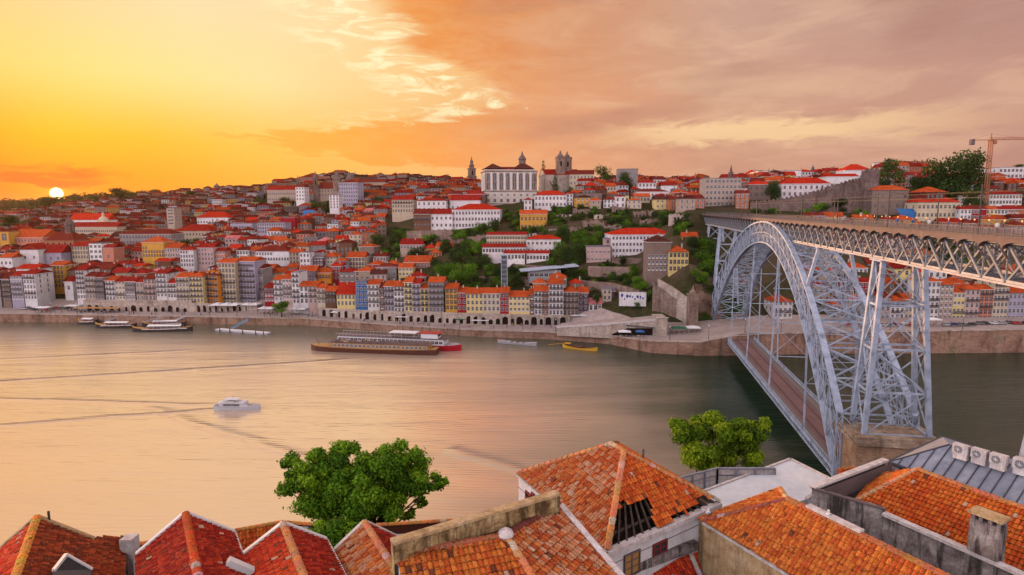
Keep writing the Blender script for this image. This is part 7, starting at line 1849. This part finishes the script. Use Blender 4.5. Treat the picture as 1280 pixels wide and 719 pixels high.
# white and red cruise ship behind
o, L = boat('cruise_ship', (421,431), (577,438), 'white cruise ship with red bow moored behind brown boat'); Bm = 8
hull(L, Bm, 2.3, .6, .16).build('hull', ['boat_red','boat_grey'], o)
q = MB(); q.box((-L*.46,-Bm*.46,2.3),(L*.38,Bm*.46,5.2)); q.build('cabin', 'boat_white', o); q = MB(); q.box((-L*.48,-Bm*.49,5.2),(L*.40,Bm*.49,5.4)); q.build('sun_deck', 'fascia', o)
for s in (-1,1):
    for i in range(26): x = -L*.44+i*L*.80/25; link('window', win_mesh(1.3,1.0,'g'), o, (x, s*Bm*.46, 3.4), 0 if s < 0 else R(180))
q = MB(); q.box((L*.20,-2.4,5.4),(L*.33,2.4,7.6)); br = q.build('bridge_cabin', 'boat_white', o); q = MB(); q.box((L*.325,-2.0,6.3),(L*.333,2.0,7.2)); q.build('windscreen','window_glass',br); q = MB(); q.box((L*.18,-2.8,7.6),(L*.345,2.8,7.75)); q.build('cabin_roof','canvas_red',br)
q = MB(); q.box((-L*.05,-3,7.5),(L*.16,3,7.62)); [q.box((x-.05,y-.05,5.4),(x+.05,y+.05,7.5)) for x in (-L*.04,L*.05,L*.15) for y in (-2.9,2.9)]; q.build('sun_awning','canvas_white',o)
for s in (-1,1):
    q = MB(); q.bar((-L*.47,s*Bm*.47,6.4),(L*.2,s*Bm*.47,6.4),.07); [q.bar((-L*.47+i*L*.67/24,s*Bm*.47,5.4),(-L*.47+i*L*.67/24,s*Bm*.47,6.4),.05) for i in range(25)]; q.build('railing','boat_white',o)
# moving yacht
o, L = boat('motor_yacht', (270,511), (326,511), 'white motor yacht crossing the river on its own'); Bm = 4.2
hull(L, Bm, 1.1, .35, .4).build('hull', ['boat_white','boat_grey'], o)
q = MB(); q.box((-L*.38,-1.7,1.1),(L*.18,1.7,2.3)); q.box((-L*.42,-1.9,2.3),(L*.16,1.9,2.42)); q.face([(L*.18,-1.7,1.1),(L*.30,-1.2,1.2),(L*.18,-1.5,2.2)]); q.build('cabin','boat_white',o)
for s in (-1,1): link('window', win_mesh(5.2,.55,'w'), o, (-L*.1, s*1.7, 1.5), 0 if s < 0 else R(180))
q = MB(); q.box((-L*.28,-1.4,3.3),(L*.02,1.4,3.42)); [q.bar((x,y,2.4),(x,y,3.3),.06) for x in (-L*.27,L*.01) for y in (-1.3,1.3)]; q.box((-L*.2,-1.1,2.42),(-L*.05,1.1,2.9)); q.build('flybridge','boat_white',o); q = MB(); q.tube((-L*.1,0,3.4),(-L*.1,0,4.6),.04,.03,6); q.build('antenna','dark_metal',o)
# tour boats at the left
def tour(uv0, uv1, label, canv='canvas_white'):
    o, L = boat('tour_boat', uv0, uv1, label); hull(L, 4.6, 1.1, 1.5, .35, flatstern=.5).build('hull', ['boat_dark','boat_deck'], o)
    q = MB(); q.bar((-L*.45,-2.2,1.75),(L*.3,-2.32,1.35),.12,.3); q.bar((-L*.45,2.2,1.75),(L*.3,2.32,1.35),.12,.3); q.build('rubbing_strake','boat_white',o)
    q = MB(); q.face([(-L*.34,-2.1,3.0),(L*.22,-2.1,3.0),(L*.22,0,3.5),(-L*.34,0,3.5)]); q.face([(-L*.34,0,3.5),(L*.22,0,3.5),(L*.22,2.1,3.0),(-L*.34,2.1,3.0)]); q.build('awning',canv,o)
    for i in range(6):
        for y in (-2,2): q = MB(); x = -L*.33+i*L*.54/5; q.bar((x,y,1.1),(x,y,3.0),.07); q.build('awning_post','boat_white',o)
    for i in range(8): q = MB(); x = -L*.30+i*L*.5/7; q.box((x-.2,-1.8,1.2),(x+.2,1.8,1.65)); q.build('bench','canvas_red',o)
    q = MB(); q.tube((L*.40,0,1.6),(L*.50,0,3.3),.28,.10,8); q.build('prow','boat_yellow',o)
tour((170,409.5),(119,409.5),'dark tour boat with white awning, yellow prow, left of pair'); tour((240,413.5),(165,414.5),'larger tour boat with white awning and yellow prow'); tour((232,407.5),(178,408),'tour boat with white awning hidden behind the larger one'); tour((122,405),(98,404.5),'small grey tour boat at far left mooring')
def gangway(uv0, z0, uv1, z1, mat, label):
    a_, b_ = gnd(*uv0, z0), gnd(*uv1, z1); o = empty('gangway', (0,0,0)); q = MB(); q.bar(a_, b_, 1.6, .18); q.build('walkway', mat, o)
    for s in (-.8,.8):
        q = MB(); d = (b_-a_).normalized(); sd = Vector((-d.y,d.x,0)).normalized()*s; q.bar(a_+sd+Vector((0,0,1)), b_+sd+Vector((0,0,1)), .1); [q.bar(a_.lerp(b_,t/8)+sd, a_.lerp(b_,t/8)+sd+Vector((0,0,1)), .07) for t in range(9)]; [q.bar(a_.lerp(b_,t/8)+sd, a_.lerp(b_,(t+1)/8)+sd+Vector((0,0,1)), .05) for t in range(8)]; q.build('handrail', mat, o)
    register(o, label, 'gangway')
gangway((131,403),1.0,(162,391),5.2,'boat_grey','grey gangway rising from the left tour boat'); gangway((178,405),1.0,(204,397),5.1,'boat_grey','grey gangway between the two larger tour boats'); gangway((216,404),1.0,(229,397.5),5.0,'boat_white','short pale gangway behind the larger tour boat'); gangway((290,411),1.0,(310,400),4.8,'gang_blue','blue gangway down to the white pontoon')
o, L = boat('pontoon', (272,413), (336,418), 'low white floating pontoon with mooring posts', 'pontoon'); q = MB(); q.box((-L/2,-1.6,-.3),(L/2,1.6,.75)); q.build('float','boat_grey',o); q = MB(); q.box((-L/2,-1.75,.75),(L/2,1.75,.9)); q.build('decking','boat_white',o)
for x in (-L*.4,-L*.2,L*.05,L*.3,L*.45): q = MB(); q.tube((x,-1.9,-1),(x,-1.9,2.0),.22,.22,8); q.build('mooring_post','boat_dark',o)
o, L = boat('rowing_boat', (671,432), (622,428), 'grey open boat with red bow moored by quay'); hull(L,3.2,.7,.9,.35,flatstern=.5).build('hull',['boat_grey','boat_grey'],o); q = MB(); q.tube((L*.36,0,.9),(L*.53,0,1.9),.35,.08,8); q.build('bow','boat_red',o)
for i in range(5): q = MB(); x = -L*.32+i*L*.15; q.box((x-.25,-1.3,.8),(x+.25,1.3,1.0)); q.build('thwart','slate',o)
o, L = boat('wine_boat', (704,434), (747,439), 'yellow traditional river boat with long steering oar'); hull(L,3.4,.8,1.1,.3,flatstern=.4).build('hull',['boat_yellow','boat_wood'],o); q = MB(); q.box((-L*.2,-1.2,.9),(L*.1,1.2,1.5)); q.build('cargo_hatch','boat_wood',o); q = MB(); q.bar((-L*.3,0,2.6),(-L*.95,0,.3),.16); q.box((-L*.45,-1.2,2.0),(-L*.28,1.2,2.15)); [q.bar((-L*.44,y,1.),(-L*.44,y,2.),.1) for y in (-1,1)]; q.build('steering_oar','boat_yellow',o)
m = bpy.data.materials.new('haze_air'); m.use_nodes = True; T = m.node_tree; T.nodes.clear()
v_ = T.nodes.new('ShaderNodeVolumePrincipled'); v_.inputs['Density'].default_value = .00002; v_.inputs['Color'].default_value = (.95,.60,.46,1); v_.inputs['Anisotropy'].default_value = .55
o_ = T.nodes.new('ShaderNodeOutputMaterial'); T.links.new(v_.outputs[0], o_.inputs['Volume']); MATS['haze_air'] = m
q = MB(); q.box((-7600,-120,-8),(7600,7900,190)); q.build('haze', 'haze_air', kind='stuff', label='thin warm evening haze over the river and town', category='haze')
# ------------------------------------------------------------------ labels: tell look-alikes apart
ORD = ['first','second','third','fourth','fifth','sixth','seventh','eighth','ninth','tenth','eleventh','twelfth','thirteenth','fourteenth','fifteenth','sixteenth','seventeenth','eighteenth','nineteenth','twentieth']
def finish_labels():
    by = {}
    for o in COL.objects:
        if o.parent is None and o.get('category') and o.get('label'): by.setdefault(o['label'], []).append(o)
    for lb, L in by.items():
        if len(L) < 2: continue
        L.sort(key=lambda o: P2(o.matrix_basis.translation)[0]); n = len(lb.split())
        if n <= 12 and len(L) <= 20:
            for i, o in enumerate(L): o['label'] = lb + (', leftmost' if i == 0 else ', rightmost' if i == len(L)-1 else ', %s from left' % ORD[i])
finish_labels()
